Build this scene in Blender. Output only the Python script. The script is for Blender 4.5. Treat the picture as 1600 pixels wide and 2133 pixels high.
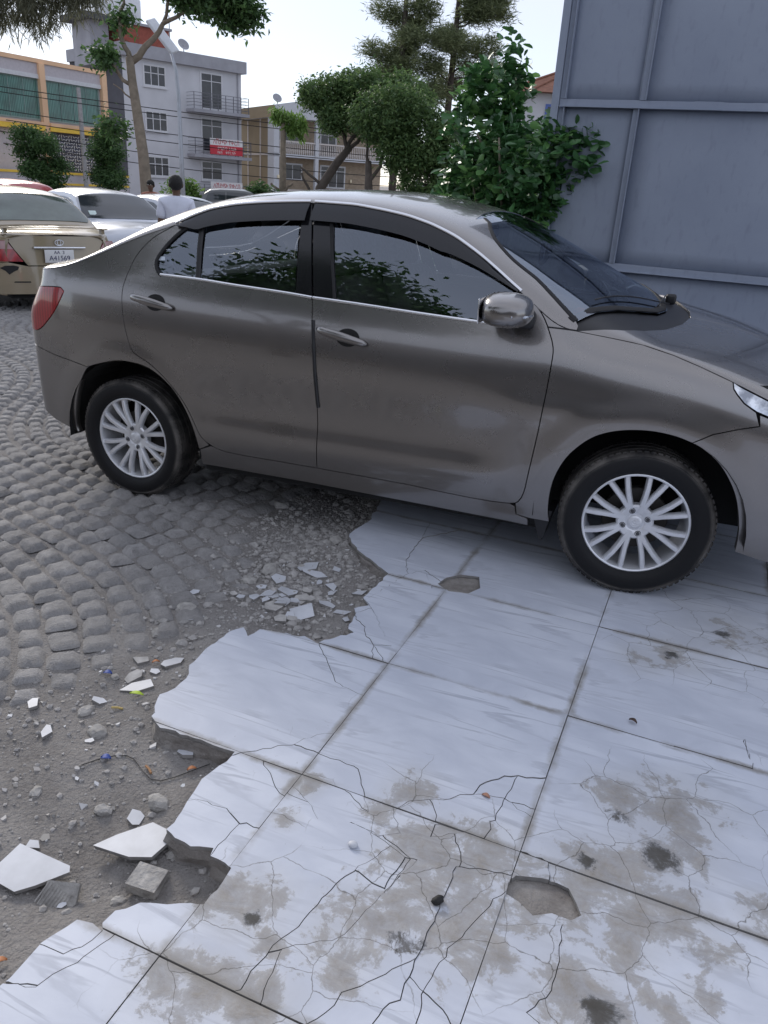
import bpy, bmesh, math, random
import numpy as np
from mathutils import Vector, Matrix, Euler, noise
from mathutils.geometry import delaunay_2d_cdt, tessellate_polygon
for o in list(bpy.data.objects): bpy.data.objects.remove(o)
sc = bpy.context.scene
COL = sc.collection
# ---------------------------------------------------------------- camera
cam_data = bpy.data.cameras.new("camera"); cam = bpy.data.objects.new("camera", cam_data); COL.objects.link(cam)
cam_data.sensor_fit = 'VERTICAL'; cam_data.sensor_height = 24.0; cam_data.sensor_width = 18.0
cam_data.lens = 18.5006; cam_data.clip_start = 0.05; cam_data.clip_end = 3000
cam.matrix_world = Matrix([[0.917959, -0.201329, 0.341785, 2.595596], [0.392136, 0.330599, -0.858449, -3.051206], [0.059837, 0.922047, 0.382425, 1.478339], [0.0, 0.0, 0.0, 1.0]])
sc.camera = cam
# ---------------------------------------------------------------- sky, sun, exposure
SUN_EL, SUN_AZ = math.radians(24), math.radians(-52)     # azimuth measured from +Y towards +X
w = bpy.data.worlds.new("World"); sc.world = w; w.use_nodes = True
nt = w.node_tree; nt.nodes.clear()
sky = nt.nodes.new('ShaderNodeTexSky'); sky.sky_type = 'NISHITA'; sky.sun_disc = False
sky.sun_elevation = SUN_EL; sky.sun_rotation = SUN_AZ; sky.altitude = 2300; sky.air_density = 1.0; sky.dust_density = 2.0; sky.ozone_density = 1.4
veil = nt.nodes.new('ShaderNodeMix'); veil.data_type = 'RGBA'
tc = nt.nodes.new('ShaderNodeTexCoord'); mp = nt.nodes.new('ShaderNodeMapping'); mp.inputs['Scale'].default_value = (1.0, 1.0, 2.6)
nz = nt.nodes.new('ShaderNodeTexNoise'); nz.inputs['Scale'].default_value = 1.6; nz.inputs['Detail'].default_value = 5
mr = nt.nodes.new('ShaderNodeMapRange'); mr.inputs['From Min'].default_value = .35; mr.inputs['From Max'].default_value = .7
mr.inputs['To Min'].default_value = .62; mr.inputs['To Max'].default_value = .88
nt.links.new(tc.outputs['Generated'], mp.inputs['Vector']); nt.links.new(mp.outputs['Vector'], nz.inputs['Vector'])
nt.links.new(nz.outputs['Fac'], mr.inputs['Value']); nt.links.new(mr.outputs['Result'], veil.inputs[0])
nt.links.new(sky.outputs['Color'], veil.inputs[6]); veil.inputs[7].default_value = (4.35, 4.50, 5.10, 1)
bg = nt.nodes.new('ShaderNodeBackground'); bg.inputs['Strength'].default_value = 0.11
wo = nt.nodes.new('ShaderNodeOutputWorld')
nt.links.new(veil.outputs[2], bg.inputs['Color']); nt.links.new(bg.outputs['Background'], wo.inputs['Surface'])
sun_d = bpy.data.lights.new("sun", 'SUN'); sun_d.energy = 1.35; sun_d.angle = math.radians(18); sun_d.color = (1.0, .93, .84)
sun = bpy.data.objects.new("sun", sun_d); COL.objects.link(sun)
_d = Vector((math.sin(SUN_AZ)*math.cos(SUN_EL), math.cos(SUN_AZ)*math.cos(SUN_EL), math.sin(SUN_EL)))
sun.rotation_euler = _d.to_track_quat('Z', 'Y').to_euler()
vs = sc.view_settings; vs.view_transform = 'Standard'; vs.look = 'None'; vs.exposure = 0.90; vs.gamma = 1.0
try: vs.use_curve_mapping = False
except Exception: pass
sc.cycles.max_bounces = 8; sc.cycles.transparent_max_bounces = 16; sc.cycles.caustics_reflective = False; sc.cycles.caustics_refractive = False
random.seed(7); RNG = np.random.default_rng(7)

# ---------------------------------------------------------------- helpers
def link(o, parent=None):
    COL.objects.link(o)
    if parent is not None: o.parent = parent
    return o
def tag(o, label=None, cat=None, group=None, kind=None):
    if label: o['label'] = label
    if cat: o['category'] = cat
    if group: o['group'] = group
    if kind: o['kind'] = kind
    return o
def empty(name, loc=(0,0,0), rot=(0,0,0), parent=None):
    o = bpy.data.objects.new(name, None); o.empty_display_size = .2
    o.location = loc; o.rotation_euler = rot; return link(o, parent)
def meshobj(name, verts, faces, mat=None, parent=None, smooth=False, normals=None, loc=None, rot=None, sharp=None):
    me = bpy.data.meshes.new(name)
    me.from_pydata([tuple(map(float, v)) for v in verts], [], [tuple(map(int, f)) for f in faces])
    if mat is not None: me.materials.append(mat)
    if smooth: me.polygons.foreach_set('use_smooth', [True]*len(me.polygons))
    me.update()
    if sharp is not None:
        me.set_sharp_from_angle(angle=math.radians(sharp))
    if normals is not None:
        me.polygons.foreach_set('use_smooth', [True]*len(me.polygons))
        me.normals_split_custom_set_from_vertices([tuple(map(float, n)) for n in normals])
    o = bpy.data.objects.new(name, me)
    if loc is not None: o.location = loc
    if rot is not None: o.rotation_euler = rot
    return link(o, parent)
class MB:
    """collects simple shapes into one mesh"""
    def __init__(s): s.v = []; s.f = []
    def add(s, v, f, M=None):
        b = len(s.v)
        if M is not None: v = [tuple(M @ Vector(p)) for p in v]
        s.v += [tuple(p) for p in v]; s.f += [tuple(i+b for i in q) for q in f]; return s
    def box(s, a, b, M=None):
        x0,y0,z0 = a; x1,y1,z1 = b
        v = [(x0,y0,z0),(x1,y0,z0),(x1,y1,z0),(x0,y1,z0),(x0,y0,z1),(x1,y0,z1),(x1,y1,z1),(x0,y1,z1)]
        return s.add(v, [(0,3,2,1),(4,5,6,7),(0,1,5,4),(1,2,6,5),(2,3,7,6),(3,0,4,7)], M)
    def rbox(s, c, size, r=.02, M=None, n=3):
        """box with rounded edges (superellipsoid-like grid on a cube)"""
        hx,hy,hz = [max(q/2,1e-4) for q in size]; r = min(r, hx, hy, hz)
        ang = [i/n*math.pi/2 for i in range(n+1)]
        prof = []                                   # rounded-rect ring (x,y) offsets
        for k,(sx,sy) in enumerate(((1,1),(-1,1),(-1,-1),(1,-1))):
            for a in ang:
                a2 = a + k*math.pi/2
                prof.append((sx*(hx-r), sy*(hy-r), math.cos(a2), math.sin(a2)))
        rings = []
        for a in [-math.pi/2 + i/n*math.pi/2 for i in range(n+1)]: rings.append((-(hz-r)+r*math.sin(a), r*math.cos(a)))
        for a in [i/n*math.pi/2 for i in range(n+1)]: rings.append(((hz-r)+r*math.sin(a), r*math.cos(a)))
        v = []; f = []; m = len(prof)
        for z, rr in rings:
            for (bx, by, dx, dy) in prof: v.append((c[0]+bx+dx*rr, c[1]+by+dy*rr, c[2]+z))
        for i in range(len(rings)-1):
            for j in range(m): f.append((i*m+j, i*m+(j+1)%m, (i+1)*m+(j+1)%m, (i+1)*m+j))
        f.append(tuple(range(m-1,-1,-1))); f.append(tuple(range((len(rings)-1)*m, len(rings)*m)))
        return s.add(v, f, M)
    def tube(s, pts, rad, n=8, cap=True, M=None):
        P = [Vector(p) for p in pts]; R = rad if isinstance(rad, (list,tuple)) else [rad]*len(P)
        v = []; f = []; up = None
        for i, p in enumerate(P):
            t = (P[min(i+1,len(P)-1)] - P[max(i-1,0)]).normalized()
            if up is None: up = t.orthogonal().normalized()
            up = (up - t*up.dot(t)); up = up.normalized() if up.length > 1e-6 else t.orthogonal().normalized()
            b = t.cross(up)
            for k in range(n):
                a = 2*math.pi*k/n; v.append(tuple(p + (up*math.cos(a) + b*math.sin(a))*R[i]))
        for i in range(len(P)-1):
            for k in range(n): f.append((i*n+k, i*n+(k+1)%n, (i+1)*n+(k+1)%n, (i+1)*n+k))
        if cap: f.append(tuple(range(n-1,-1,-1))); f.append(tuple(range((len(P)-1)*n, len(P)*n)))
        return s.add(v, f, M)
    def strip(s, pts, nrm, w, h, M=None):
        """flat bar following pts: w across (in the surface), h thick along nrm"""
        P = [Vector(p) for p in pts]; N = [Vector(q).normalized() for q in nrm]; v = []; f = []
        for i, p in enumerate(P):
            t = (P[min(i+1,len(P)-1)] - P[max(i-1,0)]).normalized(); b = N[i].cross(t).normalized()
            for (a, c) in ((-.5,-.3),(-.5,.6),(-.25,1),(.25,1),(.5,.6),(.5,-.3)): v.append(tuple(p + b*w*a + N[i]*h*c))
        n = 6
        for i in range(len(P)-1):
            for k in range(n): f.append((i*n+k, i*n+(k+1)%n, (i+1)*n+(k+1)%n, (i+1)*n+k))
        f.append(tuple(range(n-1,-1,-1))); f.append(tuple(range((len(P)-1)*n, len(P)*n)))
        return s.add(v, f, M)
    def lathe(s, prof, n=48, M=None, axis='y', closed=False):
        """prof: (radius, along) list revolved round the axis"""
        v = []; f = []; m = len(prof)
        for k in range(n):
            a = 2*math.pi*k/n; ca, sa = math.cos(a), math.sin(a)
            for r, h in prof: v.append((r*ca, h, r*sa) if axis == 'y' else (r*ca, r*sa, h))
        for k in range(n):
            k2 = (k+1) % n
            for j in range(m-1): f.append((k*m+j, k2*m+j, k2*m+j+1, k*m+j+1) if axis=='z' else (k*m+j, k*m+j+1, k2*m+j+1, k2*m+j))
        return s.add(v, f, M)
    def prism(s, poly, z0, z1, M=None):
        n = len(poly); v = [(x,y,z0) for x,y in poly] + [(x,y,z1) for x,y in poly]
        f = [tuple(range(n-1,-1,-1)), tuple(range(n,2*n))] + [(i,(i+1)%n,n+(i+1)%n,n+i) for i in range(n)]
        return s.add(v, f, M)
    def build(s, name, mat=None, parent=None, smooth=False, sharp=None, loc=None, rot=None):
        return meshobj(name, s.v, s.f, mat, parent, smooth or sharp is not None, None, loc, rot, sharp)
def icos(sub=1):
    bm = bmesh.new(); bmesh.ops.create_icosphere(bm, subdivisions=sub, radius=1)
    v = [tuple(p.co) for p in bm.verts]; f = [tuple(q.index for q in p.verts) for p in bm.faces]; bm.free(); return v, f
ICO1 = icos(1); ICO2 = icos(2); ICO3 = icos(3)
# ---------------------------------------------------------------- material helpers
def newmat(name):
    m = bpy.data.materials.new(name); m.use_nodes = True; n = m.node_tree.nodes
    return m, m.node_tree, n['Principled BSDF']
def N(nt, kind, **kw):
    n = nt.nodes.new(kind)
    for k, v in kw.items(): setattr(n, k, v)
    return n
def tex(nt, kind='ShaderNodeTexNoise', coord='Object', scale=5., detail=4, rough=.55, mapscale=None, loc=None):
    t = N(nt, kind)
    if 'Scale' in t.inputs: t.inputs['Scale'].default_value = scale
    if 'Detail' in t.inputs: t.inputs['Detail'].default_value = detail
    if 'Roughness' in t.inputs: t.inputs['Roughness'].default_value = rough
    if coord == 'World': c = N(nt, 'ShaderNodeNewGeometry').outputs['Position']
    else: c = N(nt, 'ShaderNodeTexCoord').outputs[coord]
    if mapscale or loc:
        mp = N(nt, 'ShaderNodeMapping')
        if mapscale: mp.inputs['Scale'].default_value = mapscale
        if loc: mp.inputs['Location'].default_value = loc
        nt.links.new(c, mp.inputs['Vector']); c = mp.outputs['Vector']
    nt.links.new(c, t.inputs['Vector']); return t
def ramp(nt, src, stops):
    r = N(nt, 'ShaderNodeValToRGB'); e = r.color_ramp.elements
    while len(e) < len(stops): e.new(.5)
    for q, (p, c) in zip(e, stops): q.position = p; q.color = (c, c, c, 1) if isinstance(c, (int,float)) else (*c, 1)
    nt.links.new(src, r.inputs['Fac']); return r.outputs['Color']
def mixc(nt, fac, a, b, blend='MIX'):
    m = N(nt, 'ShaderNodeMix', data_type='RGBA', blend_type=blend)
    for i, q in ((0, fac), (6, a), (7, b)):
        if hasattr(q, 'links'): nt.links.new(q, m.inputs[i])
        elif i == 0: m.inputs[0].default_value = q
        else: m.inputs[i].default_value = (*q, 1)
    return m.outputs[2]
def math_(nt, op, a, b=None, c=None):
    m = N(nt, 'ShaderNodeMath', operation=op)
    for i, q in enumerate((a, b, c)):
        if q is None: continue
        if hasattr(q, 'links'): nt.links.new(q, m.inputs[i])
        else: m.inputs[i].default_value = q
    return m.outputs[0]
def bump(nt, bsdf, h, strength=.3, dist=.01):
    b = N(nt, 'ShaderNodeBump'); b.inputs['Strength'].default_value = strength; b.inputs['Distance'].default_value = dist
    nt.links.new(h, b.inputs['Height']); nt.links.new(b.outputs['Normal'], bsdf.inputs['Normal']); return b
def simple(name, col, rough=.6, metal=0., var=.15, scale=8., coord='Object', bumps=0., bscale=60., spec=.5, emit=None):
    """plain material with a little colour variation"""
    m, nt, b = newmat(name); b.inputs['Roughness'].default_value = rough; b.inputs['Metallic'].default_value = metal
    b.inputs['Specular IOR Level'].default_value = spec
    t = tex(nt, coord=coord, scale=scale, detail=5)
    lo = tuple(c*(1-var) for c in col); hi = tuple(min(1, c*(1+var)) for c in col)
    nt.links.new(ramp(nt, t.outputs['Fac'], [(.3, lo), (.7, hi)]), b.inputs['Base Color'])
    if bumps:
        t2 = tex(nt, coord=coord, scale=bscale, detail=4); bump(nt, b, t2.outputs['Fac'], bumps, .01)
    return m
def island(nt, out='Random Per Island'):
    return N(nt, 'ShaderNodeNewGeometry').outputs[out]
def objrand(nt): return N(nt, 'ShaderNodeObjectInfo').outputs['Random']

# ================================================================ GROUND
EDGE= [(1.181, 0.485), (1.214, 0.336), (1.258, 0.13), (1.239, -0.031), (1.252, -0.085), (1.343, -0.189), (1.428, -0.25), (1.523, -0.315), (1.549, -0.335), (1.548, -0.423), (1.543, -0.482), (1.547, -0.574), (1.596, -0.607), (1.548, -0.663), (1.572, -0.699), (1.589, -0.803), (1.615, -0.822), (1.541, -0.939), (1.482, -0.928), (1.35, -0.949), (1.325, -0.963), (1.312, -1.021), (1.263, -0.979), (1.236, -1.019), (1.227, -1.151), (1.239, -1.259), (1.271, -1.324), (1.272, -1.382), (1.256, -1.435), (1.275, -1.485), (1.32, -1.546), (1.353, -1.556), (1.597, -1.552), (1.598, -1.594), (1.585, -1.643), (1.578, -1.682), (1.588, -1.723), (1.598, -1.757), (1.607, -1.799), (1.606, -1.865), (1.649, -1.875), (1.694, -1.881), (1.736, -1.866), (1.75, -1.882), (1.815, -1.897), (1.814, -1.957), (1.812, -2.008), (1.741, -2.033), (1.687, -2.063), (1.653, -2.1), (1.654, -2.133), (1.664, -2.15), (1.633, -2.15), (1.601, -2.157), (1.583, -2.18), (1.573, -2.229), (1.57, -2.27), (1.571, -2.313), (1.569, -2.374), (1.564, -2.53)]
CRACKS= [[(1.595, -1.566), (1.634, -1.53), (1.72, -1.447), (1.766, -1.38), (1.807, -1.347), (1.823, -1.331)], [(1.709, -1.446), (1.77, -1.445), (1.813, -1.447), (1.85, -1.453), (1.915, -1.451), (1.931, -1.455), (1.98, -1.524), (1.998, -1.554), (2.022, -1.59), (1.966, -1.56)], [(1.966, -1.56), (1.98, -1.607), (1.995, -1.644), (2.004, -1.646)], [(1.836, -1.607), (1.873, -1.623), (1.92, -1.669), (1.955, -1.664), (1.995, -1.644)], [(1.994, -1.641), (2.039, -1.645), (2.097, -1.659), (2.164, -1.684), (2.206, -1.68), (2.244, -1.669)], [(1.995, -1.644), (2.042, -1.712), (2.073, -1.773), (2.074, -1.781)], [(1.901, -1.687), (1.94, -1.771), (1.965, -1.823), (2.005, -1.871), (2.038, -1.9)], [(2.073, -1.773), (2.049, -1.827), (2.037, -1.898), (2.026, -1.964), (2.003, -2.027), (1.997, -2.073), (1.993, -2.138), (1.981, -2.155)], [(2.072, -1.777), (2.123, -1.79), (2.153, -1.79), (2.162, -1.693)], [(2.009, -2.036), (2.048, -2.005), (2.106, -1.964), (2.126, -1.935), (2.132, -1.913), (2.141, -1.868), (2.159, -1.802)], [(2.024, -2.023), (2.033, -2.096), (2.045, -2.151)], [(1.994, -1.641), (2.081, -1.65), (2.12, -1.622), (2.078, -1.552)], [(2.08, -1.557), (2.097, -1.514), (2.144, -1.48), (2.195, -1.454), (2.218, -1.423), (2.276, -1.394), (2.325, -1.383), (2.336, -1.383)], [(2.334, -1.384), (2.369, -1.401), (2.414, -1.42)], [(2.149, -1.438), (2.197, -1.44), (2.217, -1.42)], [(2.249, -1.401), (2.254, -1.364), (2.286, -1.312), (2.339, -1.283), (2.42, -1.253)], [(2.317, -1.301), (2.339, -1.283), (2.327, -1.388)], [(2.327, -1.388), (2.323, -1.466), (2.321, -1.495)], [(2.152, -1.482), (2.189, -1.524), (2.198, -1.592), (2.244, -1.56)], [(2.091, -1.645), (2.177, -1.686), (2.159, -1.817), (2.157, -1.853)], [(2.244, -1.56), (2.296, -1.643), (2.293, -1.66)], [(2.417, -1.542), (2.479, -1.544), (2.494, -1.6), (2.415, -1.631)], [(2.625, -0.964), (2.618, -0.881), (2.632, -0.77)], [(2.762, -0.937), (2.765, -0.809), (2.773, -0.681)], [(2.772, -0.724), (2.828, -0.815), (2.85, -0.854), (2.76, -0.908)], [(2.85, -0.854), (2.917, -0.807), (2.936, -0.906)], [(2.936, -0.917), (2.91, -0.76), (2.903, -0.683), (2.946, -0.516)], [(2.509, -1.722), (2.543, -1.706), (2.556, -1.796), (2.557, -1.873), (2.524, -1.938), (2.546, -1.952), (2.572, -1.987)], [(1.547, -0.574), (1.609, -0.633), (1.66, -0.702), (1.72, -0.776), (1.792, -0.861), (1.815, -0.876)], [(1.563, -0.696), (1.608, -0.634)], [(1.574, -0.714), (1.636, -0.765), (1.674, -0.819), (1.717, -0.863)], [(1.717, -0.863), (1.774, -0.839)], [(1.716, -0.861), (1.747, -0.943)], [(1.615, -0.822), (1.658, -0.846), (1.719, -0.866)], [(1.627, -0.944), (1.641, -1.052), (1.608, -1.044)], [(1.641, -1.052), (1.699, -1.119), (1.815, -1.145)], [(1.601, -1.761), (1.637, -1.741), (1.698, -1.744), (1.754, -1.765), (1.814, -1.763)], [(1.749, -1.882), (1.751, -1.824), (1.756, -1.769)], [(1.734, -1.735), (1.792, -1.691), (1.822, -1.672)], [(1.711, -1.568), (1.771, -1.62), (1.818, -1.64)], [(1.576, -2.232), (1.628, -2.227), (1.651, -2.198), (1.663, -2.152)], [(1.616, -2.372), (1.618, -2.329), (1.608, -2.295), (1.594, -2.267), (1.585, -2.248)], [(1.595, -2.318), (1.635, -2.304), (1.646, -2.271), (1.669, -2.231), (1.687, -2.168)], [(1.566, -2.326), (1.611, -2.31)], [(1.558, -0.585), (1.622, -0.293), (1.672, -0.229), (1.742, -0.274)], [(1.675, -0.237), (1.753, -0.363), (1.809, -0.377)], [(1.622, -0.293), (1.563, -0.171), (1.547, 0.078), (1.518, 0.253)], [(1.547, 0.078), (1.739, 0.352), (1.805, 0.412)], [(1.739, 0.352), (1.715, 0.475)], [(2.335, -2.052), (2.322, -1.991), (2.337, -1.871), (2.345, -1.848)], [(2.194, -2.12), (2.193, -2.042), (2.229, -1.967), (2.272, -1.915), (2.281, -1.886)], [(2.252, -2.092), (2.283, -2.021), (2.283, -1.916)], [(2.306, -1.976), (2.367, -2.003), (2.4, -2.029)], [(2.145, -2.143), (2.168, -2.108), (2.18, -2.059), (2.193, -2.042)]]
HOLES= [[(2.408, -1.647), (2.419, -1.621), (2.477, -1.601), (2.51, -1.596), (2.539, -1.6), (2.562, -1.633), (2.578, -1.661), (2.56, -1.684), (2.517, -1.684), (2.48, -1.709), (2.441, -1.686), (2.411, -1.678)], [(1.76, -0.312), (1.774, -0.246), (1.818, -0.19), (1.892, -0.173), (1.924, -0.266), (1.895, -0.333), (1.822, -0.356)], [(2.082, -1.56), (2.115, -1.509), (2.191, -1.462), (2.222, -1.435), (2.282, -1.459), (2.231, -1.54), (2.165, -1.573), (2.116, -1.579)]]
STAINS= [(2.74, -1.23, 0.1), (2.78, -1.33, 0.074), (2.73, -1.38, 0.054), (2.61, -1.24, 0.061), (2.56, -1.49, 0.052), (2.47, -1.66, 0.094), (2.55, -1.65, 0.072), (2.7, -1.61, 0.072), (2.77, -1.58, 0.063), (2.68, -1.7, 0.053), (2.86, -1.63, 0.039), (2.6, -1.85, 0.066), (2.65, -1.87, 0.043), (2.44, -1.84, 0.037), (2.35, -1.85, 0.075), (2.33, -1.63, 0.089), (2.22, -1.65, 0.09), (2.16, -1.65, 0.068), (2.04, -1.58, 0.036), (2.17, -1.88, 0.058), (2.15, -1.93, 0.065), (2.21, -1.84, 0.059), (1.88, -1.96, 0.059), (1.83, -2.0, 0.039), (1.85, -2.19, 0.059), (1.93, -2.17, 0.05), (2.03, -2.16, 0.057), (2.17, -2.03, 0.026), (1.99, -2.03, 0.027), (2.68, -0.41, 0.074), (2.57, -0.49, 0.062), (2.67, -1.46, 0.069), (2.6, -1.54, 0.089), (2.96, -1.47, 0.043), (2.9, -0.17, 0.141), (2.83, -1.76, 0.036), (2.77, -1.81, 0.035), (2.09, -1.46, 0.052), (2.23, -1.75, 0.062), (2.33, -1.7, 0.073), (1.84, -1.58, 0.032), (1.85, -1.7, 0.024)]
SHARDS= [('w', 1.363, -2.046, 0.078), ('w', 1.53, -1.886, 0.085), ('g', 1.453, -2.072, 0.041), ('g', 1.623, -1.961, 0.04), ('w', 1.29, -1.98, 0.023), ('w', 1.446, -1.568, 0.03), ('w', 1.461, -1.808, 0.029), ('w', 0.873, -1.567, 0.029), ('w', 1.005, -1.648, 0.036), ('w', 1.028, -1.455, 0.027), ('w', 1.047, -1.305, 0.037), ('w', 1.098, -1.345, 0.058), ('w', 1.11, -1.184, 0.048), ('w', 1.004, -1.215, 0.035), ('w', 1.091, -1.25, 0.025), ('w', 1.146, -1.619, 0.019), ('w', 1.128, -0.5, 0.048), ('w', 1.201, -0.568, 0.054), ('w', 1.146, -0.608, 0.042), ('w', 1.107, -0.653, 0.034), ('w', 1.213, -0.682, 0.045), ('w', 1.338, -0.676, 0.074), ('w', 1.397, -0.588, 0.042), ('w', 1.314, -0.573, 0.046), ('w', 1.238, -0.388, 0.061), ('w', 1.189, -0.339, 0.058), ('w', 1.308, -0.323, 0.037), ('w', 1.348, -0.448, 0.04), ('w', 1.298, -0.719, 0.033), ('w', 1.061, -0.687, 0.026), ('w', 1.022, -0.678, 0.023), ('w', 0.871, -0.726, 0.027), ('w', 0.979, -0.908, 0.036), ('g', 0.922, -0.844, 0.048), ('g', 0.936, -1.038, 0.034), ('g', 0.974, -1.017, 0.031), ('g', 1.138, -1.579, 0.039), ('g', 0.703, 0.257, 0.049), ('g', 1.188, -0.079, 0.049), ('w', 1.681, -1.828, 0.016), ('g', 1.627, -1.871, 0.019), ('g', 1.588, -2.024, 0.02), ('w', 1.48, -2.084, 0.013), ('w', 0.838, -0.176, 0.015), ('g', 1.047, -0.421, 0.053), ('w', 0.21, -0.008, 0.014), ('w', 1.22, -1.756, 0.01), ('g', 1.363, -1.816, 0.027), ('g', 1.491, -1.751, 0.038), ('g', 1.026, -1.506, 0.032), ('g', 1.157, -1.84, 0.023), ('w', 2.037, -1.71, 0.014), ('g', 0.992, -1.335, 0.019), ('w', 1.272, -0.514, 0.031), ('w', 1.271, -0.614, 0.03), ('w', 1.094, -0.577, 0.027), ('g', 1.014, -0.541, 0.04), ('g', 1.052, -0.284, 0.034)]
LIT= [('leaf', 1.127, -1.391), ('orange', 1.055, -1.204), ('yellowstick', 1.115, -1.468), ('blue', 0.962, -1.335), ('blue', 1.247, -1.67), ('orangestick', 1.385, -1.657), ('orange', 1.499, -1.614), ('darkleaf', 2.598, -0.883), ('orange', 1.488, -2.262), ('brick', 2.28, -1.398), ('lump', 2.277, -1.773), ('pebble', 2.037, -1.71)]
TX0, TY0, TS = 1.8070, -0.3387, 0.6028
WET = [(2.47,-1.66,.06),(2.52,-1.67,.05),(2.72,-1.40,.06),(2.56,-1.50,.03),(2.25,-1.90,.05),(1.93,-1.99,.03),(2.68,-.41,.03),(2.83,-.16,.05),(2.60,-1.32,.04),(2.65,-1.88,.05)]

STREET_DROP = .05
def gbase(x, y):
    s = np.maximum(0, -x*.7 + y*.7 - .6)
    return -.088 - STREET_DROP*s/(1+s/13.)
def poly_dist(px, py, line):
    """distance of points to a polyline"""
    d = np.full(np.shape(px), 1e9)
    for (ax, ay), (bx, by) in zip(line[:-1], line[1:]):
        vx, vy = bx-ax, by-ay; L = vx*vx+vy*vy+1e-12
        t = np.clip(((px-ax)*vx+(py-ay)*vy)/L, 0, 1)
        d = np.minimum(d, np.hypot(px-ax-t*vx, py-ay-t*vy))
    return d
def inside(px, py, poly):
    r = np.zeros(np.shape(px), bool); n = len(poly)
    for i in range(n):
        x0, y0 = poly[i]; x1, y1 = poly[(i+1) % n]
        c = ((y0 > py) != (y1 > py)) & (px < (x1-x0)*(py-y0)/((y1-y0) or 1e-12)+x0); r ^= c
    return r
EDGE_FULL = [(1.30, 2.75), (1.24, 2.2), (1.27, 1.6), (1.20, 1.1), (1.24, .75)] + EDGE + [(1.58, -3.2), (1.52, -6.5)]
SLAB = EDGE_FULL + [(9.0, -6.5), (9.0, 2.75)]
def dirt_z(x, y):
    """height of the bare earth, a rubble bank rising towards the broken paving"""
    x = np.asarray(x, float); y = np.asarray(y, float)
    d = poly_dist(x, y, EDGE_FULL); d = np.where(inside(x, y, SLAB), 0, d)
    z = gbase(x, y)
    near = (np.abs(x-.9) < 2.6) & (np.abs(y+.8) < 3.2)
    bank = .030*np.exp(-(d/.13)**2) + .028*np.exp(-((x-1.25)/.22)**2-((y+.30)/.34)**2) - .02*np.exp(-((x-1.5)/.2)**2-((y+1.98)/.14)**2)
    z = z + bank*near
    nzv = np.zeros(x.shape)
    it = np.nditer(nzv, flags=['multi_index'], op_flags=['writeonly'])
    for q in it:
        i = it.multi_index; a, b = x[i], y[i]
        if abs(a-.9) < 3.5 and abs(b+.6) < 4:
            q[...] = .011*noise.fractal((a*5, b*5, 3.), .8, 2.1, 5)
        elif abs(a) < 40 and abs(b) < 60: q[...] = .012*noise.noise((a*1.1, b*1.1, 8.))
    z = z + nzv
    return z
def axis(c0, c1, h, far):
    a = list(np.arange(c0, c1+1e-6, h)); s = h
    while a[-1] < far: s *= 1.22; a.append(a[-1]+s)
    s = h
    while a[0] > -far: s *= 1.22; a.insert(0, a[0]-s)
    return np.array(a)
gx, gy = axis(-1.0, 1.95, .026, 900), axis(-2.9, .9, .026, 900)
XX, YY = np.meshgrid(gx, gy, indexing='ij'); ZZ = dirt_z(XX, YY)
nx, ny = len(gx), len(gy)
gv = np.stack([XX, YY, ZZ], -1).reshape(-1, 3)
ii, jj = np.meshgrid(np.arange(nx-1), np.arange(ny-1), indexing='ij'); a0 = (ii*ny+jj).ravel()
gf = np.stack([a0, a0+ny, a0+ny+1, a0+1], 1)

# --- earth
M_dirt, nt, b = newmat('earth'); b.inputs['Roughness'].default_value = .95; b.inputs['Specular IOR Level'].default_value = .2
t1 = tex(nt, coord='World', scale=3.2, detail=8, rough=.65); t2 = tex(nt, coord='World', scale=38, detail=8, rough=.7); t3 = tex(nt, 'ShaderNodeTexVoronoi', coord='World', scale=85)
c = ramp(nt, t1.outputs['Fac'], [(.3, (.19,.176,.165)), (.52, (.295,.277,.263)), (.75, (.41,.392,.375))])
c = mixc(nt, ramp(nt, t2.outputs['Fac'], [(.35, .0), (.7, .6)]), c, (.36,.345,.33))
c = mixc(nt, ramp(nt, t3.outputs['Distance'], [(.12, .55), (.3, 0)]), c, (.45,.44,.43))
nt.links.new(c, b.inputs['Base Color'])
hh = math_(nt, 'ADD', math_(nt, 'MULTIPLY', t2.outputs['Fac'], 1.0), math_(nt, 'MULTIPLY', t3.outputs['Distance'], -.6))
bump(nt, b, hh, .9, .012)
ground = tag(meshobj('ground', gv, gf, M_dirt, smooth=True), kind='structure')

# --- cobbles
M_cob, nt, b = newmat('cobble_stone'); b.inputs['Roughness'].default_value = .8; b.inputs['Specular IOR Level'].default_value = .35
t1 = tex(nt, coord='World', scale=22, detail=6, rough=.65); t2 = tex(nt, coord='World', scale=160, detail=5); t3 = tex(nt, coord='World', scale=2.0, detail=5)
c = ramp(nt, t1.outputs['Fac'], [(.3, (.22,.213,.21)), (.55, (.34,.33,.325)), (.8, (.48,.465,.455))])
c = mixc(nt, ramp(nt, math_(nt, 'FRACT', math_(nt, 'ADD', island(nt), objrand(nt))), [(0, .0), (1, .5)]), c, (.19,.185,.183), 'MIX')
c = mixc(nt, ramp(nt, t3.outputs['Fac'], [(.42, .0), (.66, .75)]), c, (.34,.325,.31))
nt.links.new(c, b.inputs['Base Color']); bump(nt, b, math_(nt, 'ADD', t2.outputs['Fac'], math_(nt, 'MULTIPLY', t1.outputs['Fac'], 2.)), .8, .010)
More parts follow.
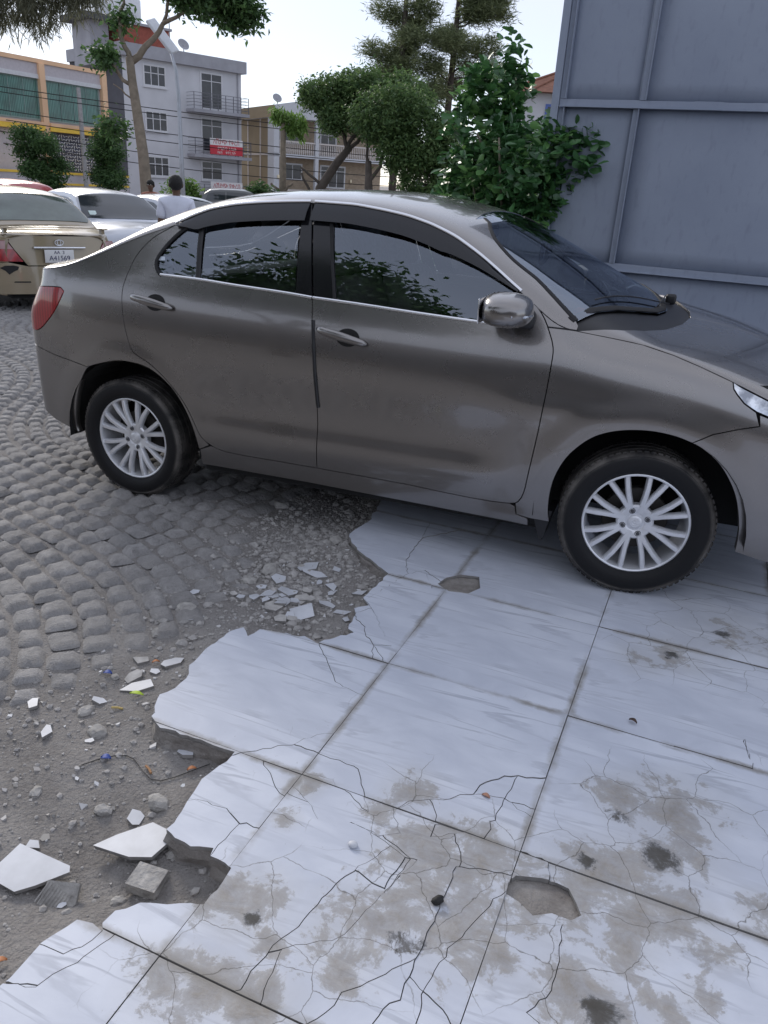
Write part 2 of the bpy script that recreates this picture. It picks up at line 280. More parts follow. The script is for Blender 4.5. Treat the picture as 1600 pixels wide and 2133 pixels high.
def cobble_mesh(seed):
    """one worn sett: domed, irregular, 6 x 6 top grid with skirt; unit footprint"""
    r = random.Random(seed); n = 5; v = []; f = []
    cs = [(-.5+r.uniform(-.10,.14), -.5+r.uniform(-.10,.14)), (.5+r.uniform(-.14,.08), -.5+r.uniform(-.12,.14)), (.5+r.uniform(-.08,.06), .5+r.uniform(-.08,.06)), (-.5+r.uniform(-.06,.08), .5+r.uniform(-.08,.06))]
    for i in range(n+1):
        for j in range(n+1):
            u, w_ = i/n, j/n
            x = (cs[0][0]*(1-u)+cs[1][0]*u)*(1-w_)+(cs[3][0]*(1-u)+cs[2][0]*u)*w_; y = (cs[0][1]*(1-u)+cs[1][1]*u)*(1-w_)+(cs[3][1]*(1-u)+cs[2][1]*u)*w_
            cu, cw = 2*u-1, 2*w_-1; e = max(abs(cu), abs(cw))
            if abs(cu) == 1 and abs(cw) == 1: x *= .92; y *= .92
            z = (1-abs(cu)**5)*(1-abs(cw)**5); z = z**.40 if z > 0 else 0
            z = z*.9 + (r.uniform(-.12,.12) if e < 1 else -.35)
            v.append((x, y, z))
    for i in range(n):
        for j in range(n): a = i*(n+1)+j; f.append((a, a+n+1, a+n+2, a+1))
    return v, f
CM = [cobble_mesh(k) for k in range(14)]
CMESH = []
for k, (v, f) in enumerate(CM):
    me = bpy.data.meshes.new('cobblestone'); me.from_pydata(v, [], f); me.polygons.foreach_set('use_smooth', [True]*len(f)); me.materials.append(M_cob); CMESH.append(me)
camP = cam.matrix_world.translation; camI = cam.matrix_world.inverted(); FPX = cam_data.lens/24*2133
def inview(p, m=60):
    q = camI @ Vector(p)
    if q.z > -.3: return None
    x = 800 + FPX*q.x/-q.z; y = 1066.5 - FPX*q.y/-q.z
    return (x, y, -q.z) if -m < x < 1600+m and -m < y < 2133+m else None
cob = []
rr = random.Random(3)
row = 0; ang = math.radians(-38); ca, sa = math.cos(ang), math.sin(ang)
vv = -9.0
while vv < 9.0:
    hrow = .098*rr.uniform(.9, 1.12); uu = -12.0 + rr.uniform(0, .12)
    while uu < 5.0:
        L = rr.uniform(.088, .132)
        um = uu + L/2
        bend = .30*math.sin(um*1.35) + .12*math.sin(um*.6+1)
        vb = vv + bend
        x = um*ca - vb*sa; y = um*sa + vb*ca; uu += L + .013
        slope = .30*1.35*math.cos(um*1.35) + .072*math.cos(um*.6+1)
        if x > 1.25 or x < -6.5 or y > 6.0 or y < -2.6: continue
        lim = .89 + .13*noise.noise((x*3, y*3, 1.)) + (.12 if -1.2 < y < -.5 else 0) - .25*max(0, -y-1.6) - .22*math.exp(-((y-.1)/.35)**2)
        if x > lim: continue
        if y < -2.0 + .3*noise.noise((x*2, y*2, 5.)): continue
        cob.append((x, y, ang + math.atan(slope) + rr.uniform(-.06, .06), L, hrow, lim-x))
    vv += hrow + .013
seen = []
for c in cob:
    q = inview((c[0], c[1], -.09), 20); seen.append(q[2] if q else 99)
order = sorted(range(len(cob)), key=lambda i: seen[i]); solo = set(order[:300])
cz = gbase(np.array([c[0] for c in cob]), np.array([c[1] for c in cob]))
sv, sf = [], []
for i, (x, y, a, L, h, m) in enumerate(cob):
    if seen[i] > 50 and math.hypot(x-camP.x, y-camP.y) > 9: continue
    k = rr.randrange(len(CM)); sink = .017*math.exp(-max(0, m)/.09) + .005*rr.random() + .007*max(0, noise.noise((x*1.4, y*1.4, 2.)))
    zz = cz[i] + .010 - sink; hz = .020*rr.uniform(.75, 1.25)
    Mx = Matrix.Translation((x, y, zz)) @ Euler((rr.uniform(-.05,.05), rr.uniform(-.05,.05), a)).to_matrix().to_4x4() @ Matrix.Diagonal((L, h, hz, 1))
    if i in solo:
        o = bpy.data.objects.new('cobblestone', CMESH[k]); o.matrix_world = Mx; link(o, ground)
    else:
        b0 = len(sv); sv += [tuple(Mx @ Vector(p)) for p in CM[k][0]]; sf += [tuple(q+b0 for q in ff) for ff in CM[k][1]]
tag(meshobj('cobblestones', sv, sf, M_cob, ground, smooth=True), kind='stuff')

# --- loose gravel (stuff) in the rubble bank and between the setts
M_grav = simple('gravel', (.36,.345,.33), .9, var=.3, scale=30, coord='World', bumps=.4, bscale=120)
gvv, gff = [], []
rk = random.Random(11)
ROCKV = []
for k in range(8):
    v = [(p[0]*rk.uniform(.75,1.2), p[1]*rk.uniform(.7,1.15), p[2]*rk.uniform(.45,.8)) for p in icos(1)[0]]; ROCKV.append(v)
pts = []
while len(pts) < 8200:
    m = rk.random()
    if m < .50: x, y = rk.gauss(1.15, .26), rk.gauss(-.18, .42)
    elif m < .8: x, y = rk.uniform(.7, 1.8), rk.uniform(-2.6, .9)
    else: x, y = rk.uniform(-1.0, 1.4), rk.uniform(-2.2, .9)
    pts.append((x, y, m))
px_, py_ = np.array([p[0] for p in pts]), np.array([p[1] for p in pts])
ins = inside(px_, py_, SLAB); dz = dirt_z(px_, py_)
for (x, y, m), s_, z in zip(pts, ins, dz):
    if s_: continue
    r = .0035 + .010*rk.random()**4 if m < .8 else .0025+.005*rk.random()**3
    if m < .5 and rk.random() < .16: r *= 2.0
    k = rk.randrange(8); a = rk.uniform(0, 6.28); ca_, sa_ = math.cos(a), math.sin(a); b0 = len(gvv)
    gvv += [(x+r*(p[0]*ca_-p[1]*sa_), y+r*(p[0]*sa_+p[1]*ca_), z+r*(p[2]+.12)) for p in ROCKV[k]]; gff += [tuple(q+b0 for q in ff) for ff in ICO1[1]]
tag(meshobj('gravel', gvv, gff, M_grav), 'loose grey gravel and crumbled mortar along the broken paving edge', 'gravel', kind='stuff')

# ================================================================ TILED PAVING
M_bed, nt, b = newmat('mortar_bed'); b.inputs['Roughness'].default_value = .95
t1 = tex(nt, coord='World', scale=14, detail=8, rough=.7); t2 = tex(nt, coord='World', scale=120, detail=6)
nt.links.new(ramp(nt, t1.outputs['Fac'], [(.3, (.17,.15,.135)), (.55, (.29,.27,.25)), (.75, (.40,.38,.355))]), b.inputs['Base Color'])
bump(nt, b, math_(nt, 'ADD', t1.outputs['Fac'], math_(nt, 'MULTIPLY', t2.outputs['Fac'], .5)), .8, .012)
def resample(line, h, closed=False):
    P = list(line) + ([line[0]] if closed else []); out = []
    for a, b_ in zip(P[:-1], P[1:]):
        n = max(1, int(math.hypot(b_[0]-a[0], b_[1]-a[1])/h))
        for k in range(n): out.append((a[0]+(b_[0]-a[0])*k/n, a[1]+(b_[1]-a[1])*k/n))
    if not closed: out.append(P[-1])
    return out
bl = resample(EDGE_FULL, .035)
def outn(line, i):
    a = line[max(i-1,0)]; c_ = line[min(i+1,len(line)-1)]; tx, ty = c_[0]-a[0], c_[1]-a[1]; L = math.hypot(tx,ty) or 1
    return (ty/L, -tx/L)     # to the right of travel direction (towards the street)
top_, low_ = [], []
for i, p in enumerate(bl):
    n = outn(bl, i); k = noise.noise((p[0]*6, p[1]*6, 4.))
    o1 = -.004 + .030*max(0, k) + (.045*math.exp(-((p[0]-1.50)/.12)**2-((p[1]+.86)/.07)**2))
    top_.append((p[0]+n[0]*o1, p[1]+n[1]*o1, -.0135 - .006*max(0, k))); o2 = o1 + .018 + .02*abs(noise.noise((p[0]*9, p[1]*9, 7.)))
    low_.append((p[0]+n[0]*o2, p[1]+n[1]*o2, -.16))
nb = len(bl)
NR = 7; bv = []
for r_ in range(NR):
    t_ = r_/(NR-1)
    for i, (a_, b_) in enumerate(zip(top_, low_)):
        k_ = 0 if r_ == 0 else .016*noise.noise((a_[0]*28, a_[1]*28, t_*5))+.010*noise.noise((a_[0]*80, a_[1]*80, t_*9)); n_ = outn(bl, i)
        bv.append((a_[0]+(b_[0]-a_[0])*t_+n_[0]*k_, a_[1]+(b_[1]-a_[1])*t_+n_[1]*k_, a_[2]+(b_[2]-a_[2])*t_))
bv += [(9.0,-6.5,-.0135),(9.0,2.75,-.0135)]
bf = [(r_*nb+i, r_*nb+i+1, (r_+1)*nb+i+1, (r_+1)*nb+i) for r_ in range(NR-1) for i in range(nb-1)] + [tuple(range(nb-1,-1,-1)) + (NR*nb+1, NR*nb)]
bf = [tuple(reversed(q)) for q in bf]
pavement = tag(meshobj('tiled_pavement', bv, bf, M_bed), kind='structure')
# --- marble-look porcelain tiles
M_tile, nt, b = newmat('marble_look_tile'); b.inputs['Specular IOR Level'].default_value = .4
geo = N(nt, 'ShaderNodeNewGeometry'); pos = geo.outputs['Position']
# per-tile coordinates: the same print on each 0.603 m tile
vm = N(nt, 'ShaderNodeVectorMath', operation='SUBTRACT'); nt.links.new(pos, vm.inputs[0]); vm.inputs[1].default_value = (TX0, TY0, 0)
vw = N(nt, 'ShaderNodeVectorMath', operation='WRAP'); nt.links.new(vm.outputs[0], vw.inputs[0]); vw.inputs[1].default_value = (TS, TS, 10); vw.inputs[2].default_value = (0, 0, -10)
def tnoise(scale, detail, ms, rough=.6, src=None):
    m_ = N(nt, 'ShaderNodeMapping'); m_.inputs['Scale'].default_value = ms; m_.inputs['Rotation'].default_value = (0, 0, -.12)
    nt.links.new(src or vw.outputs[0], m_.inputs['Vector'])
    t = N(nt, 'ShaderNodeTexNoise'); t.inputs['Scale'].default_value = scale; t.inputs['Detail'].default_value = detail; t.inputs['Roughness'].default_value = rough; t.inputs['Distortion'].default_value = .6
    nt.links.new(m_.outputs['Vector'], t.inputs['Vector']); return t.outputs['Fac']
cloud = tnoise(3.0, 6, (1, 2.0, 1)); streak = tnoise(1.25, 6, (.8, 5.5, 1), .55); fine = tnoise(14, 6, (1, 1.6, 1), .7, pos)
col = mixc(nt, ramp(nt, cloud, [(.35, 0.), (.65, 1.)]), (.50,.53,.605), (.63,.66,.73))
vein = ramp(nt, streak, [(.475, 0.), (.493, 1.), (.503, 1.), (.525, 0.)])
col = mixc(nt, math_(nt, 'MULTIPLY', math_(nt, 'MULTIPLY', vein, .5), ramp(nt, cloud, [(.40, 0.), (.6, 1.)])), col, (.27,.29,.345))
# bare dirt trodden on to the tiles, in the places where it lies
def blob(lst, soft):
    acc = None
    for (x, y, r) in lst:
        d = N(nt, 'ShaderNodeVectorMath', operation='DISTANCE'); nt.links.new(pos, d.inputs[0]); d.inputs[1].default_value = (x, y, 0)
        v = math_(nt, 'SUBTRACT', 1.0, math_(nt, 'DIVIDE', d.outputs['Value'], r*soft))
        acc = v if acc is None else math_(nt, 'MAXIMUM', acc, v)
    return acc
bl_ = math_(nt, 'MAXIMUM', blob(STAINS, 1.75), -1.)
dnt = tex(nt, coord='World', scale=11, detail=13, rough=.74); dnt.inputs['Distortion'].default_value = .3; dn = dnt.outputs['Fac']; dn2 = tex(nt, coord='World', scale=3.2, detail=5, rough=.6).outputs['Fac']
sepp = N(nt, 'ShaderNodeSeparateXYZ'); nt.links.new(pos, sepp.inputs[0])
trod = math_(nt, 'MULTIPLY', math_(nt, 'SUBTRACT', -.9, sepp.outputs['Y']), .16)     # the stretch people walk on is dirtier
dm = math_(nt, 'ADD', math_(nt, 'MULTIPLY', bl_, .55), math_(nt, 'ADD', math_(nt, 'MULTIPLY', math_(nt, 'SUBTRACT', dn, .5), 2.3), math_(nt, 'MULTIPLY', math_(nt, 'SUBTRACT', dn2, .5), .5)))
dm = math_(nt, 'ADD', dm, math_(nt, 'SUBTRACT', math_(nt, 'MINIMUM', trod, .13), .09))
dirtm = math_(nt, 'MULTIPLY', ramp(nt, dm, [(.17, 0.), (.28, .60), (.80, 1.)]), ramp(nt, fine, [(.25, .5), (.55, 1.)]))
film = ramp(nt, math_(nt, 'ADD', math_(nt, 'MULTIPLY', bl_, .5), dn2), [(.35, 0.), (.75, .30)])
col = mixc(nt, film, col, (.42,.41,.385))
dcol = mixc(nt, ramp(nt, fine, [(.35, 0.), (.65, 1.)]), (.19,.172,.15), (.33,.305,.272))
dark = ramp(nt, math_(nt, 'ADD', dn, math_(nt, 'MULTIPLY', blob(WET, 1.5), .35)), [(.69, 0.), (.75, 1.)])
dcol = mixc(nt, dark, dcol, (.045,.042,.036))
col = mixc(nt, dirtm, col, dcol)
col = mixc(nt, ramp(nt, math_(nt, 'ADD', dn, math_(nt, 'MULTIPLY', blob(WET, 1.5), .42)), [(.76, 0.), (.85, .85)]), col, (.075,.07,.062))
speck = tex(nt, coord='World', scale=60, detail=6, rough=.75).outputs['Fac']
col = mixc(nt, math_(nt, 'MULTIPLY', ramp(nt, speck, [(.66, 0.), (.72, 1.)]), ramp(nt, dn2, [(.42, 0.), (.62, .8)])), col, (.12,.11,.10))
# grime worked into the joints, and a web of hairline cracks
sv_ = N(nt, 'ShaderNodeSeparateXYZ'); nt.links.new(vw.outputs[0], sv_.inputs[0])
ej = math_(nt, 'MINIMUM', math_(nt, 'MINIMUM', sv_.outputs['X'], math_(nt, 'SUBTRACT', TS, sv_.outputs['X'])), math_(nt, 'MINIMUM', sv_.outputs['Y'], math_(nt, 'SUBTRACT', TS, sv_.outputs['Y'])))
gr_ = math_(nt, 'MULTIPLY', ramp(nt, math_(nt, 'ADD', ej, math_(nt, 'MULTIPLY', math_(nt, 'SUBTRACT', dn, .5), .05)), [(.004, 1.), (.020, 0.)]), ramp(nt, dn2, [(.40, 0.), (.58, .8)]))
col = mixc(nt, gr_, col, (.24,.222,.195))
wn = N(nt, 'ShaderNodeTexNoise'); wn.inputs['Scale'].default_value = 7; wn.inputs['Detail'].default_value = 5; nt.links.new(pos, wn.inputs['Vector'])
vadd = N(nt, 'ShaderNodeVectorMath', operation='MULTIPLY_ADD'); nt.links.new(wn.outputs['Color'], vadd.inputs[0]); vadd.inputs[1].default_value = (.10,.10,.0); nt.links.new(pos, vadd.inputs[2])
vo = N(nt, 'ShaderNodeTexVoronoi'); vo.feature = 'DISTANCE_TO_EDGE'; vo.voronoi_dimensions = '2D'; vo.inputs['Scale'].default_value = 6.5; nt.links.new(vadd.outputs[0], vo.inputs['Vector'])
hair = math_(nt, 'MULTIPLY', ramp(nt, vo.outputs['Distance'], [(.0, 1.), (.009, 0.)]), ramp(nt, math_(nt, 'ADD', dn2, math_(nt, 'MULTIPLY', bl_, .30)), [(.30, 0.), (.48, .9)]))
col = mixc(nt, hair, col, (.10,.092,.08))
nt.links.new(col, b.inputs['Base Color'])
nt.links.new(ramp(nt, math_(nt, 'ADD', math_(nt, 'MULTIPLY', dirtm, .45), math_(nt, 'MULTIPLY', cloud, .25)), [(0., .30), (.5, .85)]), b.inputs['Roughness'])
bump(nt, b, math_(nt, 'ADD', math_(nt, 'MULTIPLY', dirtm, fine), math_(nt, 'MULTIPLY', fine, .05)), .35, .006)
M_tside = simple('tile_body', (.26,.25,.24), .85, var=.2, scale=40)

def area2(P): return sum(P[i][0]*P[(i+1)%len(P)][1]-P[(i+1)%len(P)][0]*P[i][1] for i in range(len(P)))/2
def pin(p, P): return bool(inside(np.array([p[0]]), np.array([p[1]]), P)[0])
def clip_half(P, a, b_, c_):
    out = []
    for i in range(len(P)):
        p, q = P[i], P[(i+1)%len(P)]; dp = a*p[0]+b_*p[1]-c_; dq = a*q[0]+b_*q[1]-c_
        if dp >= 0: out.append(p)
        if dp*dq < 0: t = dp/(dp-dq); out.append((p[0]+t*(q[0]-p[0]), p[1]+t*(q[1]-p[1])))
    return out
def split(P, line):
    """cut polygon P by the polyline; returns list of polygons"""
    hits = []
    for k in range(len(line)-1):
        (ax, ay), (bx, by) = line[k], line[k+1]
        for i in range(len(P)):
            (cx, cy), (dx, dy) = P[i], P[(i+1)%len(P)]
            den = (bx-ax)*(dy-cy)-(by-ay)*(dx-cx)
            if abs(den) < 1e-12: continue
            t = ((cx-ax)*(dy-cy)-(cy-ay)*(dx-cx))/den; s = ((cx-ax)*(by-ay)-(cy-ay)*(bx-ax))/den
            if 0 <= t < 1 and 0 <= s < 1: hits.append((k+t, i+s, (ax+t*(bx-ax), ay+t*(by-ay))))
    hits.sort()
    for h0, h1 in zip(hits[:-1], hits[1:]):
        inner = [line[k] for k in range(int(h0[0])+1, int(h1[0])+1)]
        chain = [h0[2]] + inner + [h1[2]]
        m = chain[len(chain)//2]; m0 = chain[len(chain)//2-1]; mid = ((m[0]+m0[0])/2, (m[1]+m0[1])/2)
        if not pin(mid, P) or abs(h0[1]-h1[1]) < 1e-9: continue
        n = len(P)
        def walk(s0, s1):
            out = []; i = int(s0)+1; e = s1 if s1 > s0 else s1+n
            while i <= e: out.append(P[i % n]); i += 1
            return out
        A = chain + walk(h1[1], h0[1]); B = list(reversed(chain)) + walk(h0[1], h1[1])
        if abs(area2(A)) < 2e-5 or abs(area2(B)) < 2e-5: continue
        return split(A, line) + split(B, line)
    return [P]
def ext(line, e):
    a, b_ = line[0], line[1]; L = math.hypot(a[0]-b_[0], a[1]-b_[1]) or 1; p0 = (a[0]+(a[0]-b_[0])/L*e, a[1]+(a[1]-b_[1])/L*e)
    a, b_ = line[-1], line[-2]; L = math.hypot(a[0]-b_[0], a[1]-b_[1]) or 1; p1 = (a[0]+(a[0]-b_[0])/L*e, a[1]+(a[1]-b_[1])/L*e)
    return [p0] + list(line[1:-1]) + [p1]
def inset(P, d):
    if area2(P) < 0: P = P[::-1]
    Q = [P[0]]
    for p in P[1:]:
        if math.hypot(p[0]-Q[-1][0], p[1]-Q[-1][1]) > .0015: Q.append(p)
    if math.hypot(Q[0][0]-Q[-1][0], Q[0][1]-Q[-1][1]) < .0015: Q.pop()
    out = []
    for i in range(len(Q)):
        a, p, c_ = Q[i-1], Q[i], Q[(i+1)%len(Q)]
        e1 = (p[0]-a[0], p[1]-a[1]); e2 = (c_[0]-p[0], c_[1]-p[1]); l1 = math.hypot(*e1); l2 = math.hypot(*e2)
        n1 = (-e1[1]/l1, e1[0]/l1); n2 = (-e2[1]/l2, e2[0]/l2); bx, by = n1[0]+n2[0], n1[1]+n2[1]; k = bx*bx+by*by
        k = min(2/k if k > 1e-6 else 2, 1.6); out.append((p[0]+bx*d*k, p[1]+by*d*k))
    return out
def wob(line, seed):
    """roughen a crack a little"""
    L = resample(line, .018); r = random.Random(seed)
    return [L[0]] + [(p[0]+r.gauss(0, .0024), p[1]+r.gauss(0, .0024)) for p in L[1:-1]] + [L[-1]]
WE = resample(EDGE_FULL, .022); WE = [(p[0]+.010*noise.noise((p[0]*47,p[1]*47,0))+.004*noise.noise((p[0]*140,p[1]*140,0)), p[1]+.010*noise.noise((p[0]*47,p[1]*47,9))+.004*noise.noise((p[0]*140,p[1]*140,9))) for p in WE]
M_rand = random.Random(5)
def rect_hit(P, L):
    x0=min(p[0] for p in P); x1=max(p[0] for p in P); y0=min(p[1] for p in P); y1=max(p[1] for p in P)
    return not (max(p[0] for p in L) < x0 or min(p[0] for p in L) > x1 or max(p[1] for p in L) < y0 or min(p[1] for p in L) > y1)
for ci in range(-2, 9):
    for rj in range(-5, 6):
        x0 = TX0 + ci*TS; y1 = TY0 - rj*TS
        if y1 - TS > 2.5 or x0 > 7 or y1 < -4: continue
        cell = [(x0, y1-TS+.0011), (x0+TS, y1-TS+.0011), (x0+TS, y1-.0011), (x0, y1-.0011)]
        frs = split(cell, WE) if rect_hit(cell, WE) else [cell]
        keep = []
        for P in frs:
            # a point well inside the fragment decides which side of the broken edge it is on
            tri = tessellate_polygon([[Vector((p[0], p[1], 0)) for p in P]]); best = max(tri, key=lambda t: abs(area2([P[q] for q in t])))
            cc = (sum(P[q][0] for q in best)/3, sum(P[q][1] for q in best)/3)
            if pin(cc, SLAB): keep.append(P)
        for ck, c_ in enumerate(CRACKS):
            nxt = []; R_ = resample(c_, .012); rx_ = np.array([p[0] for p in R_]); ry_ = np.array([p[1] for p in R_])
            for P in keep:
                res = [P]
                if rect_hit(P, c_) and inside(rx_, ry_, P).sum() >= 2:
                    for e_ in (.012, .03, .07, .14, .26):
                        res = split(P, wob(ext(c_, e_), ck))
                        if len(res) > 1: break
                nxt += res
            keep = nxt
        for H in HOLES[:2]:
            k0 = next((q for q in range(len(H)) if not pin(H[q], cell)), 0); Hc = list(H[k0:])+list(H[:k0])+[H[k0]]; nxt = []
            for P in keep:
                if not rect_hit(P, Hc): nxt.append(P); continue
                for Q in split(P, Hc):
                    tri = tessellate_polygon([[Vector((p[0], p[1], 0)) for p in Q]])
                    if not tri: continue
                    best = max(tri, key=lambda t: abs(area2([Q[q] for q in t]))); cc = (sum(Q[q][0] for q in best)/3, sum(Q[q][1] for q in best)/3)
                    if not pin(cc, H): nxt.append(Q)
            keep = nxt
        for P in keep:
            whole = len(P) == 4 and len(keep) == 1
            Q = inset(P, .0017 if whole else M_rand.uniform(.0005, .0013))
            if len(Q) < 3 or abs(area2(Q)) < 4e-5: continue
            n = len(Q); dz0 = 0. if whole else M_rand.uniform(-.0022, .0008); tx_, ty_ = (0, 0) if whole else (M_rand.uniform(-.006,.006), M_rand.uniform(-.006,.006))
            cx = sum(p[0] for p in Q)/n; cy = sum(p[1] for p in Q)/n
            tx_ = max(-.006, min(.006, tx_)); zt = lambda p: dz0 + tx_*(p[0]-cx) + ty_*(p[1]-cy)
            v = [(p[0], p[1], zt(p)) for p in Q] + [(p[0], p[1], -.0115) for p in Q]
            f = [tuple(range(n))] + [(i, n+i, n+(i+1)%n, (i+1)%n) for i in range(n)]
            o = meshobj('tile' if whole else 'tile_fragment', v, f, M_tile, pavement)
            o.data.materials.append(M_tside)
            for q in o.data.polygons:
                if q.index > 0: q.material_index = 1
# --- broken shards and lumps lying on the earth
M_shard = simple('shard_glaze', (.56,.575,.61), .5, var=.16, scale=9, coord='World'); M_shard2 = simple('shard_dusty', (.44,.425,.405), .8, var=.25, scale=26, coord='World')
M_conc = simple('concrete_lump', (.36,.345,.325), .95, var=.3, scale=30, coord='World', bumps=.8, bscale=70)
def shard(x, y, r, kind, seed, z):
    q = random.Random(seed); n = q.choice((4, 5, 5, 6)); a0 = q.uniform(0, 6.28); el = q.uniform(.5, .85)
    ang_ = q.uniform(0, 3.14); P = []
    for k in range(n):
        a = a0 + (k+q.uniform(-.28,.28))/n*2*math.pi; rad = r*q.uniform(.75, 1.1)
        u, v_ = rad*math.cos(a), rad*math.sin(a)*el; P.append((u*math.cos(ang_)-v_*math.sin(ang_), u*math.sin(ang_)+v_*math.cos(ang_)))
    t = .011 if r > .02 else .007
    return P, t, (q.gauss(0, .10), q.gauss(0, .10), 0)
_rs = random.Random(21)
for _ in range(16): SHARDS.append(('w', round(_rs.gauss(1.27, .13), 3), round(_rs.gauss(-.62, .10), 3), round(_rs.uniform(.018, .048), 3)))
SHARDS = [s for s in SHARDS if s[2] < -.9 or not pin((s[1], s[2]), SLAB)]
sx, sy = np.array([s[1] for s in SHARDS]), np.array([s[2] for s in SHARDS]); sz = dirt_z(sx, sy)
WLAB = {0: 'large white tile shard with kinked edge lying beside a ribbed grey tile lump', 1: 'large four-sided white tile shard propped next to the square mortar lump'}
for k, (kd, x, y, r) in enumerate(SHARDS):
    z = sz[k]
    if k == 0: P, t, rot = [(-.085,.055),(-.10,-.045),(-.005,-.062),(.03,-.035),(.085,.02),(.075,.035)], .011, (.10,-.05,.1)
    elif k == 1: P, t, rot = [(-.09,-.045),(-.055,.0),(.01,.062),(.095,.045),(.075,-.035),(.02,-.05)], .012, (.05,-.12,.05)
    elif k == 2: P, t, rot = [(-.04,.02),(.03,.05),(.05,.01),(.02,-.045),(-.02,-.05)], .013, (.55,.25,0)
    elif k == 3: P, t, rot = [(-.04,-.03),(.035,-.035),(.04,.03),(-.035,.035)], .028, (.06,.04,.2)
    else: P, t, rot = shard(x, y, r, kd, 100+k, z)
    if pin((x, y), SLAB) and k != 51: z = max(z, -.012)
    if kd == 'w':
        n = len(P); 
        if area2(P) < 0: P = P[::-1]
        zt = t if k > 3 else t+.012
        v = [(p[0], p[1], zt) for p in P] + [(p[0]*.97, p[1]*.97, zt-t) for p in P]
        f = [tuple(range(n)), tuple(range(2*n-1, n-1, -1))] + [(i, n+i, n+(i+1)%n, (i+1)%n) for i in range(n)]
        o = meshobj('tile_shard', v, f, M_shard2 if (k*7) % 10 < 2 and k > 3 else M_shard, None, loc=(x, y, z-(.0015 if k > 3 else -.002)), rot=rot); o.data.materials.append(M_tside)
        for q in o.data.polygons:
            if q.index > 0: q.material_index = 1
        if k in WLAB: tag(o, WLAB[k], 'tile shard')
        elif y > -.75: tag(o, 'broken piece of white tile in the heap at the notch of the paving', 'tile shard', 'white tile shards in the heap')
        elif y > -1.5 and x > .95: tag(o, 'broken piece of white tile near the yellow-green leaf on the earth', 'tile shard', 'white tile shards near the leaf')
        else: tag(o, 'broken piece of white tile lying alone on the bare earth', 'tile shard', 'lone white tile shards on the earth')
    else:
        if k in (2, 3):
            mb = MB(); n = len(P); P = P if area2(P) > 0 else P[::-1]; mb.prism(P, 0, t)
            if k == 2:
                for s_ in range(9): mb.box((-.036+.008*s_, -.03, t), (-.033+.008*s_, .02, t+.002))
            o = mb.build('mortar_lump', M_conc, loc=(x, y, z+.004), rot=rot)
            tag(o, 'grey ribbed underside of a broken tile tipped against a white shard' if k == 2 else 'square grey mortar block lying in the hole in the paving', 'rubble')
        else:
            q = random.Random(k); v = [(p[0]*r*q.uniform(.75,1.15), p[1]*r*.75*q.uniform(.75,1.1), p[2]*r*.5*q.uniform(.7,1.1)) for p in ICO2[0]]
            o = meshobj('concrete_lump', v, ICO2[1], M_conc, None, loc=(x, y, z+r*.12), rot=(0, 0, q.uniform(0,6)))
            if y > -.9: tag(o, 'rough grey lump of concrete in the gravel bank below the car sill', 'rubble', 'concrete lumps in the gravel bank')
            else: tag(o, 'rough grey lump of concrete on the bare earth beside the broken paving', 'rubble', 'concrete lumps on the earth')
# --- crumbs of tile, too many to pick apart
cv, cf = [], []; rc = random.Random(8); cp = []
for k in range(420):
    x, y = (rc.gauss(1.22, .20), rc.gauss(-.55, .22)) if rc.random() < .6 else (rc.uniform(.75, 1.6), rc.uniform(-2.1, -.9))
    cp.append((x, y))
cx_, cy_ = np.array([p[0] for p in cp]), np.array([p[1] for p in cp]); ci_ = inside(cx_, cy_, SLAB); cz_ = dirt_z(cx_, cy_)
for (x, y), s_, z in zip(cp, ci_, cz_):
    if s_: continue
    r = .004+.011*rc.random()**2.5; n = rc.choice((3,4,4,5)); a0_ = rc.uniform(0,6.28); tl_ = (rc.gauss(0,.25), rc.gauss(0,.25)); b0 = len(cv); ring = []
    for q in range(n): a = a0_+(q+rc.uniform(-.3,.3))/n*6.283; ring.append((r*rc.uniform(.7,1.1)*math.cos(a), r*rc.uniform(.6,1.)*math.sin(a)))
    cv += [(x+u, y+v, z+.004+tl_[0]*u+tl_[1]*v) for u, v in ring] + [(x+u, y+v, z-.004+tl_[0]*u+tl_[1]*v) for u, v in ring]
    cf += [tuple(b0+q for q in range(n))] + [(b0+q, b0+n+q, b0+n+(q+1)%n, b0+(q+1)%n) for q in range(n)]
M_crumb, nt, b = newmat('tile_crumb'); b.inputs['Roughness'].default_value = .7; nt.links.new(ramp(nt, island(nt), [(0., (.30,.285,.265)), (.5, (.42,.40,.38)), (1., (.68,.69,.71))]), b.inputs['Base Color'])
tag(meshobj('tile_crumbs', cv, cf, M_crumb), 'crumbs of broken tile and mortar scattered along the paving edge', 'rubble', kind='stuff')
